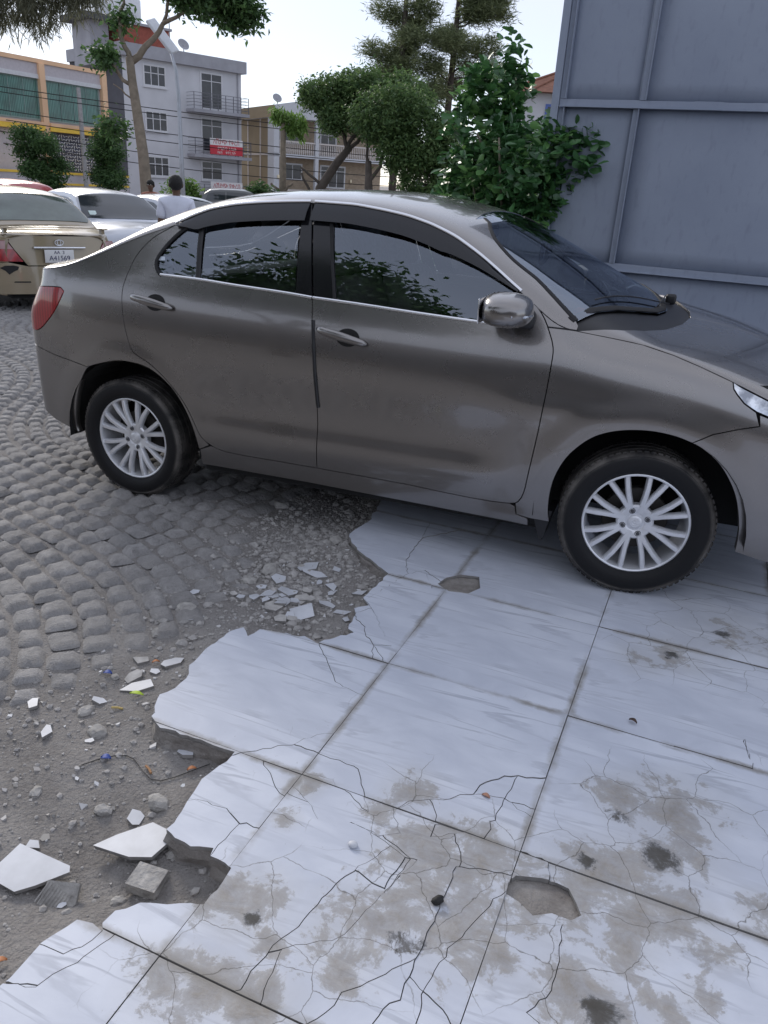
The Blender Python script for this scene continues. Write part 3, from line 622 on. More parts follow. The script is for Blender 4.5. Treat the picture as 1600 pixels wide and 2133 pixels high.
# --- litter
def leaf(name, x, y, z, L, W, col, label, cat, rot=0.):
    m = simple('litter_'+name+str(int(x*100)), col, .6, var=.2, scale=40)
    v = []; f = []
    for i in range(7):
        t = i/6; wv = W*math.sin(math.pi*min(1, t*.92+.06))**.8
        for s in (-1, 0, 1): v.append((L*(t-.5), s*wv/2, .004*abs(s)+.006*math.sin(t*3)))
    for i in range(6):
        for s in range(2): a = i*3+s; f.append((a, a+3, a+4, a+1))
    o = meshobj(name, v, f, m, None, smooth=True, loc=(x, y, z+.003), rot=(0, .06, rot)); sol = o.modifiers.new('t', 'SOLIDIFY'); sol.thickness = .0012
    return tag(o, label, cat)
def dz1(x, y): return float(dirt_z(np.array([x]), np.array([y]))[0])
for (k, x, y) in LIT:
    z = dz1(x, y) if not pin((x, y), SLAB) else 0.
    if k == 'leaf': leaf('leaf', x, y, z+.004, .045, .016, (.45,.62,.05), 'fresh yellow-green leaf among the tile shards', 'leaf', .3)
    elif k == 'darkleaf': leaf('dry_leaf', x, y, z, .026, .014, (.07,.04,.03), 'small dark brown dry leaf on the clean tiles', 'leaf', -.3)
    elif k == 'blue': leaf('plastic_scrap', x, y, z+.003, .03, .02, (.03,.07,.30), 'crumpled scrap of blue plastic on the bare earth', 'litter', .4).__setitem__('group', 'blue plastic scraps')
    elif k == 'orange': leaf('orange_scrap', x, y, z+.004, .026, .012, (.50,.20,.08), 'small orange scrap of packaging lying on the earth by the paving', 'litter', .8).__setitem__('group', 'orange scraps')
    elif k == 'brick': leaf('brick_chip', x, y, -.006, .024, .012, (.42,.22,.15), 'reddish chip lodged in the crack of the tiles', 'litter', -.2)
    elif k in ('yellowstick', 'orangestick'):
        mb = MB().tube([(-.018,0,.004), (0,.002,.005), (.018,0,.004)], .0035, 8)
        tag(mb.build('cigarette_end' if k == 'yellowstick' else 'twig', simple(k, (.55,.42,.16) if k == 'yellowstick' else (.40,.22,.11), .8), loc=(x, y, z+.002), rot=(0, 0, .3 if k == 'yellowstick' else -.5)), 'short yellow cigarette end on the bare earth' if k == 'yellowstick' else 'short light brown stick on the bare earth', 'litter')
    elif k == 'lump':
        q = random.Random(4); v = [(p[0]*.017*q.uniform(.8,1.1), p[1]*.011*q.uniform(.8,1.1), p[2]*.011*q.uniform(.8,1.1)) for p in ICO2[0]]
        tag(meshobj('dark_lump', v, ICO2[1], simple('dark_lump', (.018,.017,.016), .7, bumps=.5), None, smooth=True, loc=(x, y, .008), rot=(0, 0, .9)), 'black lump of tar sitting on the cracked dirty tiles', 'lump')
    elif k == 'pebble':
        v = [(p[0]*.013, p[1]*.011, p[2]*.007) for p in ICO2[0]]
        tag(meshobj('white_pebble', v, ICO2[1], M_shard, None, smooth=True, loc=(x, y, .005)), 'round white pebble resting on a crack in the tiles', 'pebble')
# thin wires in the dirt hollow
mb = MB()
pts_ = [(1.20+.03*i, -1.72+.05*math.sin(i*.6)+.012*i, 0) for i in range(12)]; zs_ = dirt_z(np.array([p[0] for p in pts_]), np.array([p[1] for p in pts_]))
mb.tube([(p[0], p[1], z+.004) for p, z in zip(pts_, zs_)], .0014, 5)
tag(mb.build('wire', simple('wire_black', (.03,.03,.03), .6)), 'thin black wire lying across the bare earth', 'wire')

# ================================================================ STEEL HOARDING WALL
M_wall, nt, b = newmat('blue_grey_paint'); b.inputs['Roughness'].default_value = .62; b.inputs['Specular IOR Level'].default_value = .35
t1 = tex(nt, coord='World', scale=1.1, detail=6, rough=.6); t2 = tex(nt, coord='World', scale=26, detail=6, mapscale=(1,1,.35))
c = ramp(nt, t1.outputs['Fac'], [(.3, (.275,.312,.392)), (.7, (.345,.385,.465))])
c = mixc(nt, ramp(nt, t2.outputs['Fac'], [(.55, 0.), (.75, .40)]), c, (.19,.215,.275))
nt.links.new(c, b.inputs['Base Color']); bump(nt, b, t1.outputs['Fac'], .25, .03)
WY = 2.60; WX0 = 1.375; RAILS = (.0, 1.065, 2.03, 3.0)
wall = empty('steel_hoarding', (WX0, WY, 0)); tag(wall, 'tall blue-grey sheet steel hoarding with welded angle frame behind the car', 'hoarding')
ribs = [WX0+.015, 1.855, 3.06, 4.27, 5.48, 6.69, 7.9]
for r0, r1 in zip(RAILS[:-1], RAILS[1:]):
    for k, (x0, x1) in enumerate(zip(ribs[:-1], ribs[1:])):
        # thin sheets, slightly buckled
        n = 8; v = []; f = []
        for i in range(n+1):
            for j in range(n+1):
                u, w_ = i/n, j/n; bow = .012*math.sin(math.pi*u)*math.sin(math.pi*w_)*noise.noise((k*3.1, r0*2.7, 1))
                v.append((x0+(x1-x0)*u-WX0, .02+bow, r0+(r1-r0)*w_))
        for i in range(n):
            for j in range(n): a = i*(n+1)+j; f.append((a, a+n+1, a+n+2, a+1))
        o = meshobj('steel_sheet', v, f, M_wall, wall, smooth=True); o.modifiers.new('t', 'SOLIDIFY').thickness = .004
for z in RAILS[1:]:
    mb = MB(); n = 40
    for k in range(n):     # slightly wavy angle iron: upright leaf and a ledge
        x0, x1 = (7.9-WX0)*k/n, (7.9-WX0)*(k+1)/n; dzz = .004*noise.noise((k*.9, z, 0))
        mb.box((x0, -.012, z-.022+dzz), (x1, .018, z+.022+dzz)); 
    mb.box((0, -.034, z-.024), (7.9-WX0, -.0125, z-.019))
    mb.build('frame_rail', M_wall, wall)
for i, x in enumerate(ribs):
    for r0, r1 in zip(RAILS[:-1], RAILS[1:]):
        xo = x - WX0 + (.03 if r0 > 2 and i == 1 else 0)
        MB().box((xo-.016, -.008, r0+.024), (xo+.016, .0185, r1-.026)).box((xo+.0165, -.03, r0+.024), (xo+.0205, .018, r1-.026)).build('frame_rib', M_wall, wall)
MB().box((-.05, -.03, 0), (-.004, .05, 3.03)).build('corner_post', M_wall, wall)
mb = MB().box((0,0,0),(.028,.03,.05)); o = mb.build('hinge', simple('rust', (.30,.22,.14), .8), wall, loc=(2.80-WX0, -.031, .70))

# ================================================================ CAR BODY SURFACE
def _cub(xs,ys,x):
    # natural cubic spline
    xs=np.asarray(xs,float);ys=np.asarray(ys,float);n=len(xs);h=np.diff(xs)
    A=np.zeros((n,n));b=np.zeros(n);A[0,0]=A[-1,-1]=1
    for i in range(1,n-1):
        A[i,i-1]=h[i-1];A[i,i]=2*(h[i-1]+h[i]);A[i,i+1]=h[i]
        b[i]=3*((ys[i+1]-ys[i])/h[i]-(ys[i]-ys[i-1])/h[i-1])
    c=np.linalg.solve(A,b)
    x=np.asarray(x,float);i=np.clip(np.searchsorted(xs,x)-1,0,n-2);d=x-xs[i]
    bb=(ys[i+1]-ys[i])/h[i]-h[i]*(2*c[i]+c[i+1])/3
    return ys[i]+bb*d+c[i]*d*d+(c[i+1]-c[i])/(3*h[i])*d**3
def smst(a,b,x):
    t=np.clip((x-a)/(b-a),0,1);return t*t*(3-2*t)
def zbelt(x): return 1.045-.05*(x-1.2)+.012*np.maximum(0,x-1.2)**2
XS=np.arange(-.80,3.40,.01);ZS=np.arange(.10,1.56,.01)
def _build():
    T=np.zeros((len(XS),len(ZS)))
    for i,x in enumerate(XS):
        zb=float(zbelt(x))
        am=smst(.25,.6,x)*(1-smst(1.75,2.05,x))   # lower door sculpting
        kz=[.10,.16,.22,.29,.34,.39,.44,.50,.56,.65,.74,zb-.24,zb-.14,zb-.06,zb,zb+.05,zb+.2,zb+.35,zb+.5]
        base=[.74,.79,.826,.846,.853,.857,.860,.862,.863,.864,.864,.859,.847,.827,.805,.784,.716,.638,.55]
        sc=[0,0,.001,.003,.006,.008,.004,-.008,-.013,-.010,-.003,0,0,0,0,0,0,0,0]
        if kz[11]<.75: kz[11]=.78
        w=_cub(kz,np.array(base)+am*np.array(sc),ZS)
        # front fender: shoulder rounds over to the hood
        ff=smst(2.05,2.5,x)
        zt=1.0-.36*max(0,x-2.4)**1.6
        q=zt-.30;wf=_cub([.10,.16,.22,.30,.30+.143*q,.30+.357*q,.30+.514*q,.30+.629*q,.30+.757*q,.30+.857*q,.30+.943*q,zt,zt+.06,zt+.5],[.74,.79,.826,.848,.856,.861,.865,.866,.858,.838,.805,.765,.690,.2],ZS)
        w=(1-ff)*w+ff*wf
        # rear quarter: above the belt the shoulder rolls towards the deck
        S=np.clip((.10-x)/.82,0,1)
        w=w-.085*S**2.6-.22*np.clip((-.56+.09*smst(.85,1.05,ZS)-x)/.17,0,1.6)**2.2
        S=np.clip((x-2.35)/.9,0,1.2);w=w-.16*S**2.3-.25*np.clip((x-3.0)/.26,0,1.4)**2.2
        # wheel arch flares
        for cx in (0.,2.45):
            r=np.hypot(x-cx,ZS-.30)
            w=w+.008*(1-smst(.41,.52,r))*smst(.14,.26,ZS)
        T[i]=w
    k=np.exp(-.5*(np.arange(-3,4)/1.1)**2);k/=k.sum()
    P=np.pad(T,3,mode='reflect',reflect_type='odd')
    P=sum(k[j]*P[j:j+len(XS)] for j in range(7));P=sum(k[j]*P[:,j:j+len(ZS)] for j in range(7))
    return P
YT=_build();GX,GZ=np.gradient(YT,.01,.01)
def _bil(A,x,z):
    u=np.clip((np.asarray(x,float)-XS[0])/.01,0,len(XS)-1.001);v=np.clip((np.asarray(z,float)-ZS[0])/.01,0,len(ZS)-1.001)
    i=u.astype(int);j=v.astype(int);a=u-i;b=v-j
    return A[i,j]*(1-a)*(1-b)+A[i+1,j]*a*(1-b)+A[i,j+1]*(1-a)*b+A[i+1,j+1]*a*b
def Ys(x,z): return _bil(YT,x,z)
def dYs(x,z): return _bil(GX,x,z),_bil(GZ,x,z)

class Surf: pass
def pchip(xs, ys, x):
    return _cub(xs, ys, x)
GXP = [(-.80,1.062),(-.70,1.070),(-.6,1.080),(-.5,1.091),(-.4,1.104),(-.3,1.126),(-.2,1.160),(-.1,1.197),(0,1.237),(.1,1.275),(.2,1.307),(.253,1.324),(.333,1.362),(.425,1.395),(.544,1.417),(.664,1.428),(.781,1.435),(.92,1.44),(1.126,1.433),(1.261,1.416),(1.373,1.398),(1.485,1.369),(1.597,1.328),(1.711,1.267),(1.802,1.21),(1.869,1.165),(1.913,1.138),(1.978,1.095),(2.03,1.058),(2.08,1.033),(2.146,1.02),(2.25,1.008),(2.386,.992),(2.5,.966),(2.6,.934),(2.712,.893),(2.85,.835),(3.0,.77),(3.12,.70),(3.22,.62),(3.30,.55)]
CXP = [(-.80,1.108),(-.72,1.118),(-.6,1.129),(-.45,1.142),(-.35,1.158),(-.2,1.237),(0,1.345),(.13,1.402),(.25,1.442),(.5,1.484),(.75,1.501),(1.0,1.504),(1.2,1.496),(1.4,1.470),(1.6,1.424),(1.7,1.385),(1.8,1.342),(1.9,1.296),(2.0,1.246),(2.1,1.194),(2.2,1.140),(2.3,1.085),(2.40,1.032),(2.46,1.012),(2.55,1.006),(2.7,.980),(2.84,.943),(3.0,.885),(3.12,.81),(3.22,.71),(3.30,.62)]
def smooth_tab(P, sig):
    xs = np.arange(P[0][0], P[-1][0], .005); ys = np.interp(xs, [p[0] for p in P], [p[1] for p in P])
    r = int(4*sig/.005); k = np.exp(-.5*(np.arange(-r, r+1)*.005/sig)**2); k /= k.sum()
    return xs, np.convolve(np.pad(ys, r, mode='reflect', reflect_type='odd'), k, 'valid')
_gx, _gz = smooth_tab(GXP, .022); _cx, _cz = smooth_tab(CXP, .03)
def zG(x): return np.interp(x, _gx, _gz)
def zC(x): return np.maximum(np.interp(x, _cx, _cz), zG(x)+.012)
def side_fn(x, z, off=0.):
    x = np.asarray(x, float); z = np.asarray(z, float); w_ = Ys(x, z); gx_, gz_ = dYs(x, z)
    n = np.stack([-gx_, np.ones_like(w_), -gz_], -1); n /= np.linalg.norm(n, axis=-1, keepdims=True)
    p = np.stack([x, w_, z], -1) + n*off; return p, n            # +y side
LT = .75
def top_pt(x, t):
    x = np.asarray(x, float); g = zG(x); yg = Ys(x, g); s = np.clip(dYs(x, g)[1], -2.2, -.1); d = zC(x)-g
    k = .62; p1y = yg + s*k*d; p1z = g + k*d; p2y = .5*p1y; p2z = zC(x)
    a, b_, c_, e = (1-t)**3, 3*t*(1-t)**2, 3*t*t*(1-t), t**3
    return np.stack([x, a*yg+b_*p1y+c_*p2y, a*g+b_*p1z+c_*p2z+e*zC(x)], -1)
def top_fn(x, s, off=0.):
    x = np.asarray(x, float); t = np.clip(np.asarray(s, float)/LT, 0, 1); h = .004
    p = top_pt(x, t); dx = top_pt(x+h, t)-top_pt(x-h, t); dt = top_pt(x, np.clip(t+h,0,1))-top_pt(x, np.clip(t-h,0,1))
    n = np.cross(dt, dx); n /= np.linalg.norm(n, axis=-1, keepdims=True)+1e-12
    n = np.where(n[..., 2:3] < 0, -n, n); m = t > .999; n[m, 1] = 0
    n /= np.linalg.norm(n, axis=-1, keepdims=True); return p + n*off, n
def fill2d(poly, h):
    """triangulate a polygon with an even grid of inner points"""
    B = resample(poly, h, True); B2 = [B[0]]
    for p in B[1:]:
        if math.hypot(p[0]-B2[-1][0], p[1]-B2[-1][1]) > 1e-4: B2.append(p)
    if math.hypot(B2[0][0]-B2[-1][0], B2[0][1]-B2[-1][1]) < 1e-4: B2.pop()
    B = B2; xs = np.arange(min(p[0] for p in B), max(p[0] for p in B), h); ys = np.arange(min(p[1] for p in B), max(p[1] for p in B), h*.87)
    g = np.array([(x+(h/2 if j % 2 else 0), y) for j, y in enumerate(ys) for x in xs]).reshape(-1, 2)
    if len(g):
        m = inside(g[:,0], g[:,1], B); g = g[m]
        if len(g): g = g[poly_dist(g[:,0], g[:,1], B+[B[0]]) > h*.42]
    V = [Vector(p) for p in B] + [Vector(p) for p in g]; n = len(B)
    r = delaunay_2d_cdt(V, [(i, (i+1)%n) for i in range(n)], [list(range(n))], 1, 1e-6)
    vv_ = np.array([tuple(p) for p in r[0]]); ff = []
    for t in r[2]:
        t = list(t); a = area2([vv_[q] for q in t])
        if abs(a) > 1e-10: ff.append(t if a > 0 else t[::-1])
    # boundary loop in order
    bd = [None]*n
    for i, orig in enumerate(r[3]):
        for q in orig:
            if q < n: bd[q] = i
    bd = [q for q in bd if q is not None]
    return vv_, ff, bd
def shell(poly, fn, h=.02, gap=.0022, off=0., flange=.012):
    """curved panel over poly: front skin with true normals and a turned-in edge"""
    if area2(poly) < 0: poly = poly[::-1]
    P = resample(poly, h, True); P = inset(P, gap) if gap else P
    uv, ff, bd = fill2d(P, h); p, n = fn(uv[:,0], uv[:,1], off)
    q0 = ff[0]; nn = np.cross(p[q0[1]]-p[q0[0]], p[q0[2]]-p[q0[0]])
    if nn @ n[q0[0]] < 0: ff = [t[::-1] for t in ff]; flip = True
    else: flip = False
    V = list(p); NN = list(n); F = list(ff)
    if flange:
        b0 = len(V); m = len(bd)
        for i in bd: V.append(p[i]); NN.append(n[i])
        e = []
        for k in range(m):
            t = p[bd[(k+1)%m]]-p[bd[k-1]]; o_ = np.cross(t, n[bd[k]]); L = np.linalg.norm(o_)+1e-9; o_ = o_/L*(-1 if flip else 1); e.append(o_)
        for k, i in enumerate(bd): V[b0+k] = p[i]; NN[b0+k] = (e[k]+.5*n[i])/np.linalg.norm(e[k]+.5*n[i])
        for k, i in enumerate(bd): V.append(p[i]-n[i]*flange); NN.append(e[k])
        for k in range(m):
            k2 = (k+1) % m; q = (b0+k, b0+m+k, b0+m+k2, b0+k2); F.append(q if not flip else q[::-1])
    return np.array(V), F, np.array(NN)
def mirror(S_):
    V, F, NN = S_; m = np.array([1, -1, 1.]); return V*m, [tuple(f)[::-1] for f in F], NN*m
def both(S_):
    V, F, NN = S_; a = mirror(S_); n = len(V); return np.vstack([V, a[0]]), [tuple(f) for f in F] + [tuple(i+n for i in f) for f in a[1]], np.vstack([NN, a[2]])
def emit(name, S_, mat, parent): return meshobj(name, S_[0], S_[1], mat, parent, normals=S_[2])
# ---------------------------------------------------------------- car materials
def paint(name, col, metal=.55, rough=.34, dust=.25, dustcol=(.32,.30,.27), coat=1.0):
    m, nt, b = newmat(name)
    b.inputs['Metallic'].default_value = metal; b.inputs['Coat Weight'].default_value = coat; b.inputs['Coat Roughness'].default_value = .06; b.inputs['Coat IOR'].default_value = 1.7
    t1 = tex(nt, coord='World', scale=3.0, detail=6, rough=.65); t2 = tex(nt, coord='World', scale=420, detail=2); sp = N(nt, 'ShaderNodeSeparateXYZ')
    nt.links.new(N(nt, 'ShaderNodeNewGeometry').outputs['Position'], sp.inputs[0])
    c = mixc(nt, ramp(nt, t2.outputs['Fac'], [(.35, 0.), (.7, 1.)]), tuple(q*.96 for q in col), tuple(q*1.04 for q in col))
    low = math_(nt, 'SUBTRACT', .75, sp.outputs['Z'])           # road dust clings to the lower panels
    d = ramp(nt, math_(nt, 'ADD', math_(nt, 'MULTIPLY', low, .9), math_(nt, 'MULTIPLY', t1.outputs['Fac'], .7)), [(.45, .03), (1.0, dust)])
    c = mixc(nt, d, c, dustcol); nt.links.new(c, b.inputs['Base Color'])
    nt.links.new(ramp(nt, math_(nt, 'ADD', d, math_(nt, 'MULTIPLY', t1.outputs['Fac'], .12)), [(0., rough), (.5, .65)]), b.inputs['Roughness'])
    nt.links.new(ramp(nt, d, [(0., coat), (.45, .35)]), b.inputs['Coat Weight'])
    return m
def glassmat(name, tint=(.42,.47,.49), ior=1.5, rough=.0, boost=1.0):
    m = bpy.data.materials.new(name); m.use_nodes = True; nt = m.node_tree; nt.nodes.clear()
    tr = N(nt, 'ShaderNodeBsdfTransparent'); tr.inputs['Color'].default_value = (*tint, 1); gl = N(nt, 'ShaderNodeBsdfGlossy'); gl.inputs['Roughness'].default_value = rough
    gl.inputs['Color'].default_value = (.80,.88,1,1)
    fr = N(nt, 'ShaderNodeFresnel'); fr.inputs['IOR'].default_value = ior; mx = N(nt, 'ShaderNodeMixShader'); out = N(nt, 'ShaderNodeOutputMaterial')
    nt.links.new(math_(nt, 'MULTIPLY', fr.outputs[0], boost), mx.inputs[0]); nt.links.new(tr.outputs[0], mx.inputs[1]); nt.links.new(gl.outputs[0], mx.inputs[2]); nt.links.new(mx.outputs[0], out.inputs['Surface'])
    return m
M_paint = paint('brown_grey_metallic', (.250,.236,.228), .92, .19, .10)
M_glass = glassmat('tinted_window', (.84,.88,.90), 2.5); M_wind = glassmat('windscreen_glass', (.74,.80,.78), 3.3)
M_black = simple('black_plastic', (.016,.016,.018), .42, var=.2); M_gloss = simple('black_gloss', (.012,.012,.014), .12, var=.1); M_rub = simple('dark_gasket', (.010,.010,.011), .7, var=.2)
M_chrome = simple('bright_trim', (.82,.83,.86), .18, 1., var=.04); M_under = simple('underbody', (.012,.012,.012), .9, var=.3)
M_silver, nt, b = newmat('alloy_silver'); b.inputs['Metallic'].default_value = .5; b.inputs['Roughness'].default_value = .35
t1 = tex(nt, scale=14, detail=6); nt.links.new(mixc(nt, ramp(nt, t1.outputs['Fac'], [(.45, 0.), (.75, .35)]), (.84,.85,.88), (.55,.54,.53)), b.inputs['Base Color'])
M_tyre, nt, b = newmat('tyre_rubber'); b.inputs['Roughness'].default_value = .62; b.inputs['Specular IOR Level'].default_value = .35
t1 = tex(nt, scale=9, detail=7); sp = N(nt, 'ShaderNodeSeparateXYZ'); nt.links.new(N(nt, 'ShaderNodeTexCoord').outputs['Object'], sp.inputs[0])
rad = math_(nt, 'SQRT', math_(nt, 'ADD', math_(nt, 'POWER', sp.outputs['X'], 2.), math_(nt, 'POWER', sp.outputs['Z'], 2.)))
dst = math_(nt, 'MULTIPLY', ramp(nt, rad, [(.272, 0.), (.287, .85), (.30, .5)]), ramp(nt, t1.outputs['Fac'], [(.38, .15), (.62, 1.)]))
nt.links.new(mixc(nt, dst, (.0085,.0085,.010), (.17,.155,.14)), b.inputs['Base Color'])
wv = N(nt, 'ShaderNodeTexNoise'); wv.inputs['Scale'].default_value = 60; bump(nt, b, wv.outputs['Fac'], .25, .004)
M_seat = simple('seat_cloth', (.58,.57,.56), .9, var=.12, scale=50); M_seatd = simple('dark_cloth', (.05,.05,.052), .9, var=.2, scale=50)
M_trim = simple('cabin_trim', (.20,.19,.18), .75, var=.1); M_dash = simple('dashboard_black', (.022,.022,.024), .6, var=.2)
M_red, nt, b = newmat('red_lamp_lens'); b.inputs['Base Color'].default_value = (.34,.012,.016,1); b.inputs['Roughness'].default_value = .12; b.inputs['Coat Weight'].default_value = 1
t1 = tex(nt, 'ShaderNodeTexWave', scale=26, mapscale=(.6,.2,1)); nt.links.new(mixc(nt, t1.outputs['Fac'], (.40,.014,.02), (.24,.008,.012)), b.inputs['Base Color'])
M_lens, nt, b = newmat('clear_lamp_lens'); b.inputs['Base Color'].default_value = (.75,.78,.82,1); b.inputs['Metallic'].default_value = .85; b.inputs['Roughness'].default_value = .12; b.inputs['Coat Weight'].default_value = 1
t1 = tex(nt, scale=16, detail=3); nt.links.new(ramp(nt, t1.outputs['Fac'], [(.4, (.28,.30,.34)), (.6, (.85,.88,.92))]), b.inputs['Base Color'])

# ---------------------------------------------------------------- wheels
def make_wheel(parent, loc, rz=0., out=-1, tw=.185, R=.301, rr=.2065, npair=8, spin=113., mat=None, detail=True):
    """wheel > tyre, hub_cap, lug_nut; outer face looks to y*out"""
    o_ = -out
    mb = MB(); fy = lambda v: v*1.0          # local: outside is -y, mirrored by rotation for the far side
    mb.lathe([(rr-.004,-.062),(rr,-.066),(rr+.001,-.0715),(rr-.003,-.0735),(rr-.008,-.071),(rr-.011,-.062),(rr-.016,-.03),(rr-.022,.06)], 64)
    H = lambda r: -.048 - .020*min(1, max(0, (r-.05)/.10))**.8 + .004*max(0, (r-.15)/.05)
    for k in range(npair):
        for sgn in (-1, 1):
            path = []
            for r in (.040, .062, .085, .115, .15, .180, rr-.006):
                dl = math.radians(3.0 + 7.2*min(1, max(0, (r-.055)/.145))**.75); a = math.radians(spin + 360/npair*k) + sgn*dl
                path.append((r, a, H(r), .0115 if r < .07 else .0108 + .0010*max(0, (.115-r)/.05)))
            v = []; f = []
            for (r, a, y, hw) in path:
                ca_, sa_ = math.cos(a), math.sin(a); c_ = Vector((r*ca_, 0, r*sa_)); tn = Vector((-sa_, 0, ca_))
                for (q, dy) in ((-1.15, .020), (-1.0, .004), (-.62, -.0025), (.62, -.0025), (1.0, .004), (1.15, .020)): pnt = c_ + tn*hw*q; v.append((pnt.x, y+dy, pnt.z))
            n = 6
            for i in range(len(path)-1):
                for j in range(n): f.append((i*n+j, i*n+(j+1)%n, (i+1)*n+(j+1)%n, (i+1)*n+j))
            mb.add(v, f)
    mb.lathe([(.004,-.050),(.028,-.050),(.030,-.047),(.036,-.047),(.040,-.0505),(.066,-.0525),(.072,-.046),(.074,-.02)], 48)
    w_ = mb.build('wheel', mat or M_silver, parent, sharp=38, loc=loc, rot=(0, 0, rz if out < 0 else rz+math.pi))
    t = MB(); h = tw/2
    t.lathe([(rr-.012,-.055),(rr+.001,-.0705),(rr+.012,-h*.90),(.232,-h*.985),(.250,-h*1.0),(.268,-h*.985),(.280,-h*.93),(.2835,-h*.955),(.290,-h*.90),(.296,-h*.80),(R-.002,-h*.66),(R-.001,-h*.50),(R-.008,-h*.48),(R-.008,-h*.42),(R,-h*.40),(R,-h*.06),(R-.008,-h*.05),(R-.008,h*.05),(R,h*.06),(R,h*.40),(R-.008,h*.42),(R-.008,h*.48),(R-.001,h*.5),(R-.002,h*.66),(.296,h*.8),(.285,h*.93),(.25,h),(.22,h*.9),(rr-.02,h*.7)], 96)
    if detail:     # shoulder blocks
        for k in range(72):
            a = 2*math.pi*k/72; Mx = Matrix.Rotation(-a, 4, 'Y')
            for s in (-1, 1): t.box((R-.007, s*h*.80 if s > 0 else -h*.80, -.0085), (R+.001, s*h*.53 if s > 0 else -h*.53, .0085), Mx) if s < 0 else t.box((R-.007, h*.53, -.0085), (R+.001, h*.80, .0085), Mx)
    t.build('tyre', M_tyre, w_, sharp=35)
    if detail:
        c_ = MB().lathe([(.0005,-.0565),(.014,-.0565),(.0225,-.055),(.026,-.0525),(.027,-.048)], 40)
        # raised maker's mark: an angular S in a ring
        S_ = [(.011,.006),(.002,.012),(-.009,.005),(.009,-.004),(-.001,-.012),(-.011,-.006)]
        c_.tube([(x, -.0570, z) for x, z in S_], .0016, 6); c_.tube([(.0185*math.cos(a*.2618), -.0560, .0185*math.sin(a*.2618)) for a in range(25)], .0009, 5)
        c_.build('hub_cap', M_silver, w_, sharp=40)
        for k in range(4):
            a = math.radians(spin - 6 + 90*k); x, z = .050*math.cos(a), .050*math.sin(a)
            nb_ = MB().lathe([(.0125,-.0518),(.0105,-.0545),(.0095,-.047)], 20).lathe([(.0005,-.0585),(.0055,-.0585),(.0078,-.056),(.0078,-.047)], 6)
            nb_.build('lug_nut', M_nut, w_, loc=(x, 0, z))
    d = MB().lathe([(.001,.0),(.125,.0),(.128,.004),(.128,.03)], 40); d.build('brake_disc', M_disc, w_, sharp=40)
    return w_
M_nut = simple('nut_steel', (.10,.10,.105), .35, .8); M_disc = simple('brake_steel', (.07,.065,.06), .55, .6)

# ---------------------------------------------------------------- the sedan
PITCH = math.asin(.0825/2.45)
sedan = empty('parked_sedan', (0, .825, -.0825), (0, -PITCH, 0)); tag(sedan, 'brown-grey four-door sedan parked half on the broken tiled paving', 'car')
BGAP = [(1.064,.321),(1.067,.45),(1.063,.60),(1.050,.80),(1.028,.988),(1.016,1.055),(.97,1.25),(.924,1.44)]
RGAP = [(.241,1.317),(.149,1.266),(.085,1.20),(.057,1.147),(.033,1.072),(.025,1.018),(.032,.933),(.047,.846),(.073,.769),(.110,.739),(.178,.708),(.256,.653),(.33,.58),(.377,.515),(.413,.45),(.448,.383),(.496,.348),(.562,.328),(.694,.322),(.888,.322),(1.064,.321)]
FGAP = [(1.064,.321),(1.485,.316),(1.618,.310),(1.832,.303),(1.956,.308),(1.996,.325),(2.016,.372),(2.026,.445),(2.047,.619),(2.061,.766),(2.068,.894),(2.065,.955),(2.043,1.005),(2.014,1.054),(1.978,1.094),(1.934,1.126),(1.913,1.138)]
CHR = [(p[0], float(zG(p[0]))) for p in GXP if .25 <= p[0] <= 1.914]
def bez(pts, h=.02):
    """smooth a traced polyline (Catmull-Rom)"""
    out = []; n = len(pts)
    for i in range(n-1):
        p0, p1, p2, p3 = pts[max(i-1,0)], pts[i], pts[i+1], pts[min(i+2,n-1)]; L = math.hypot(p2[0]-p1[0], p2[1]-p1[1]); m = max(1, int(L/h))
        for k in range(m):
            t = k/m; out.append(tuple(.5*((2*p1[c_])+(-p0[c_]+p2[c_])*t+(2*p0[c_]-5*p1[c_]+4*p2[c_]-p3[c_])*t*t+(-p0[c_]+3*p1[c_]-3*p2[c_]+p3[c_])*t**3) for c_ in (0,1)))
    out.append(pts[-1]); return out
BG, RG, FG, CH = bez(BGAP), bez(RGAP), bez(FGAP), bez(CHR)
belt_r = [(.228,1.112),(.438,1.102),(.629,1.089),(.873,1.075),(1.014,1.064)]
belt_f = [(1.018,1.064),(1.217,1.054),(1.435,1.041),(1.561,1.034),(1.724,1.026),(1.895,1.019)]
DLOR = bez([(.366,1.352),(.315,1.322),(.265,1.283),(.215,1.227),(.186,1.172),(.203,1.130),(.228,1.112)], .012)
# rear door: skin with window frame behind the glass
rd = [p for p in BG if p[1] <= 1.062][::-1] + RG[::-1][1:] + [p for p in CH if .25 < p[0] < .368] + DLOR + belt_r[1:]
fd = [p for p in BG if p[1] <= 1.062] + belt_f + [(1.900,1.03),(1.903,1.13),(1.911,1.137)] + FG[::-1][1:-1]
S_rd, S_fd = shell(rd, side_fn, .018), shell(fd, side_fn, .018)
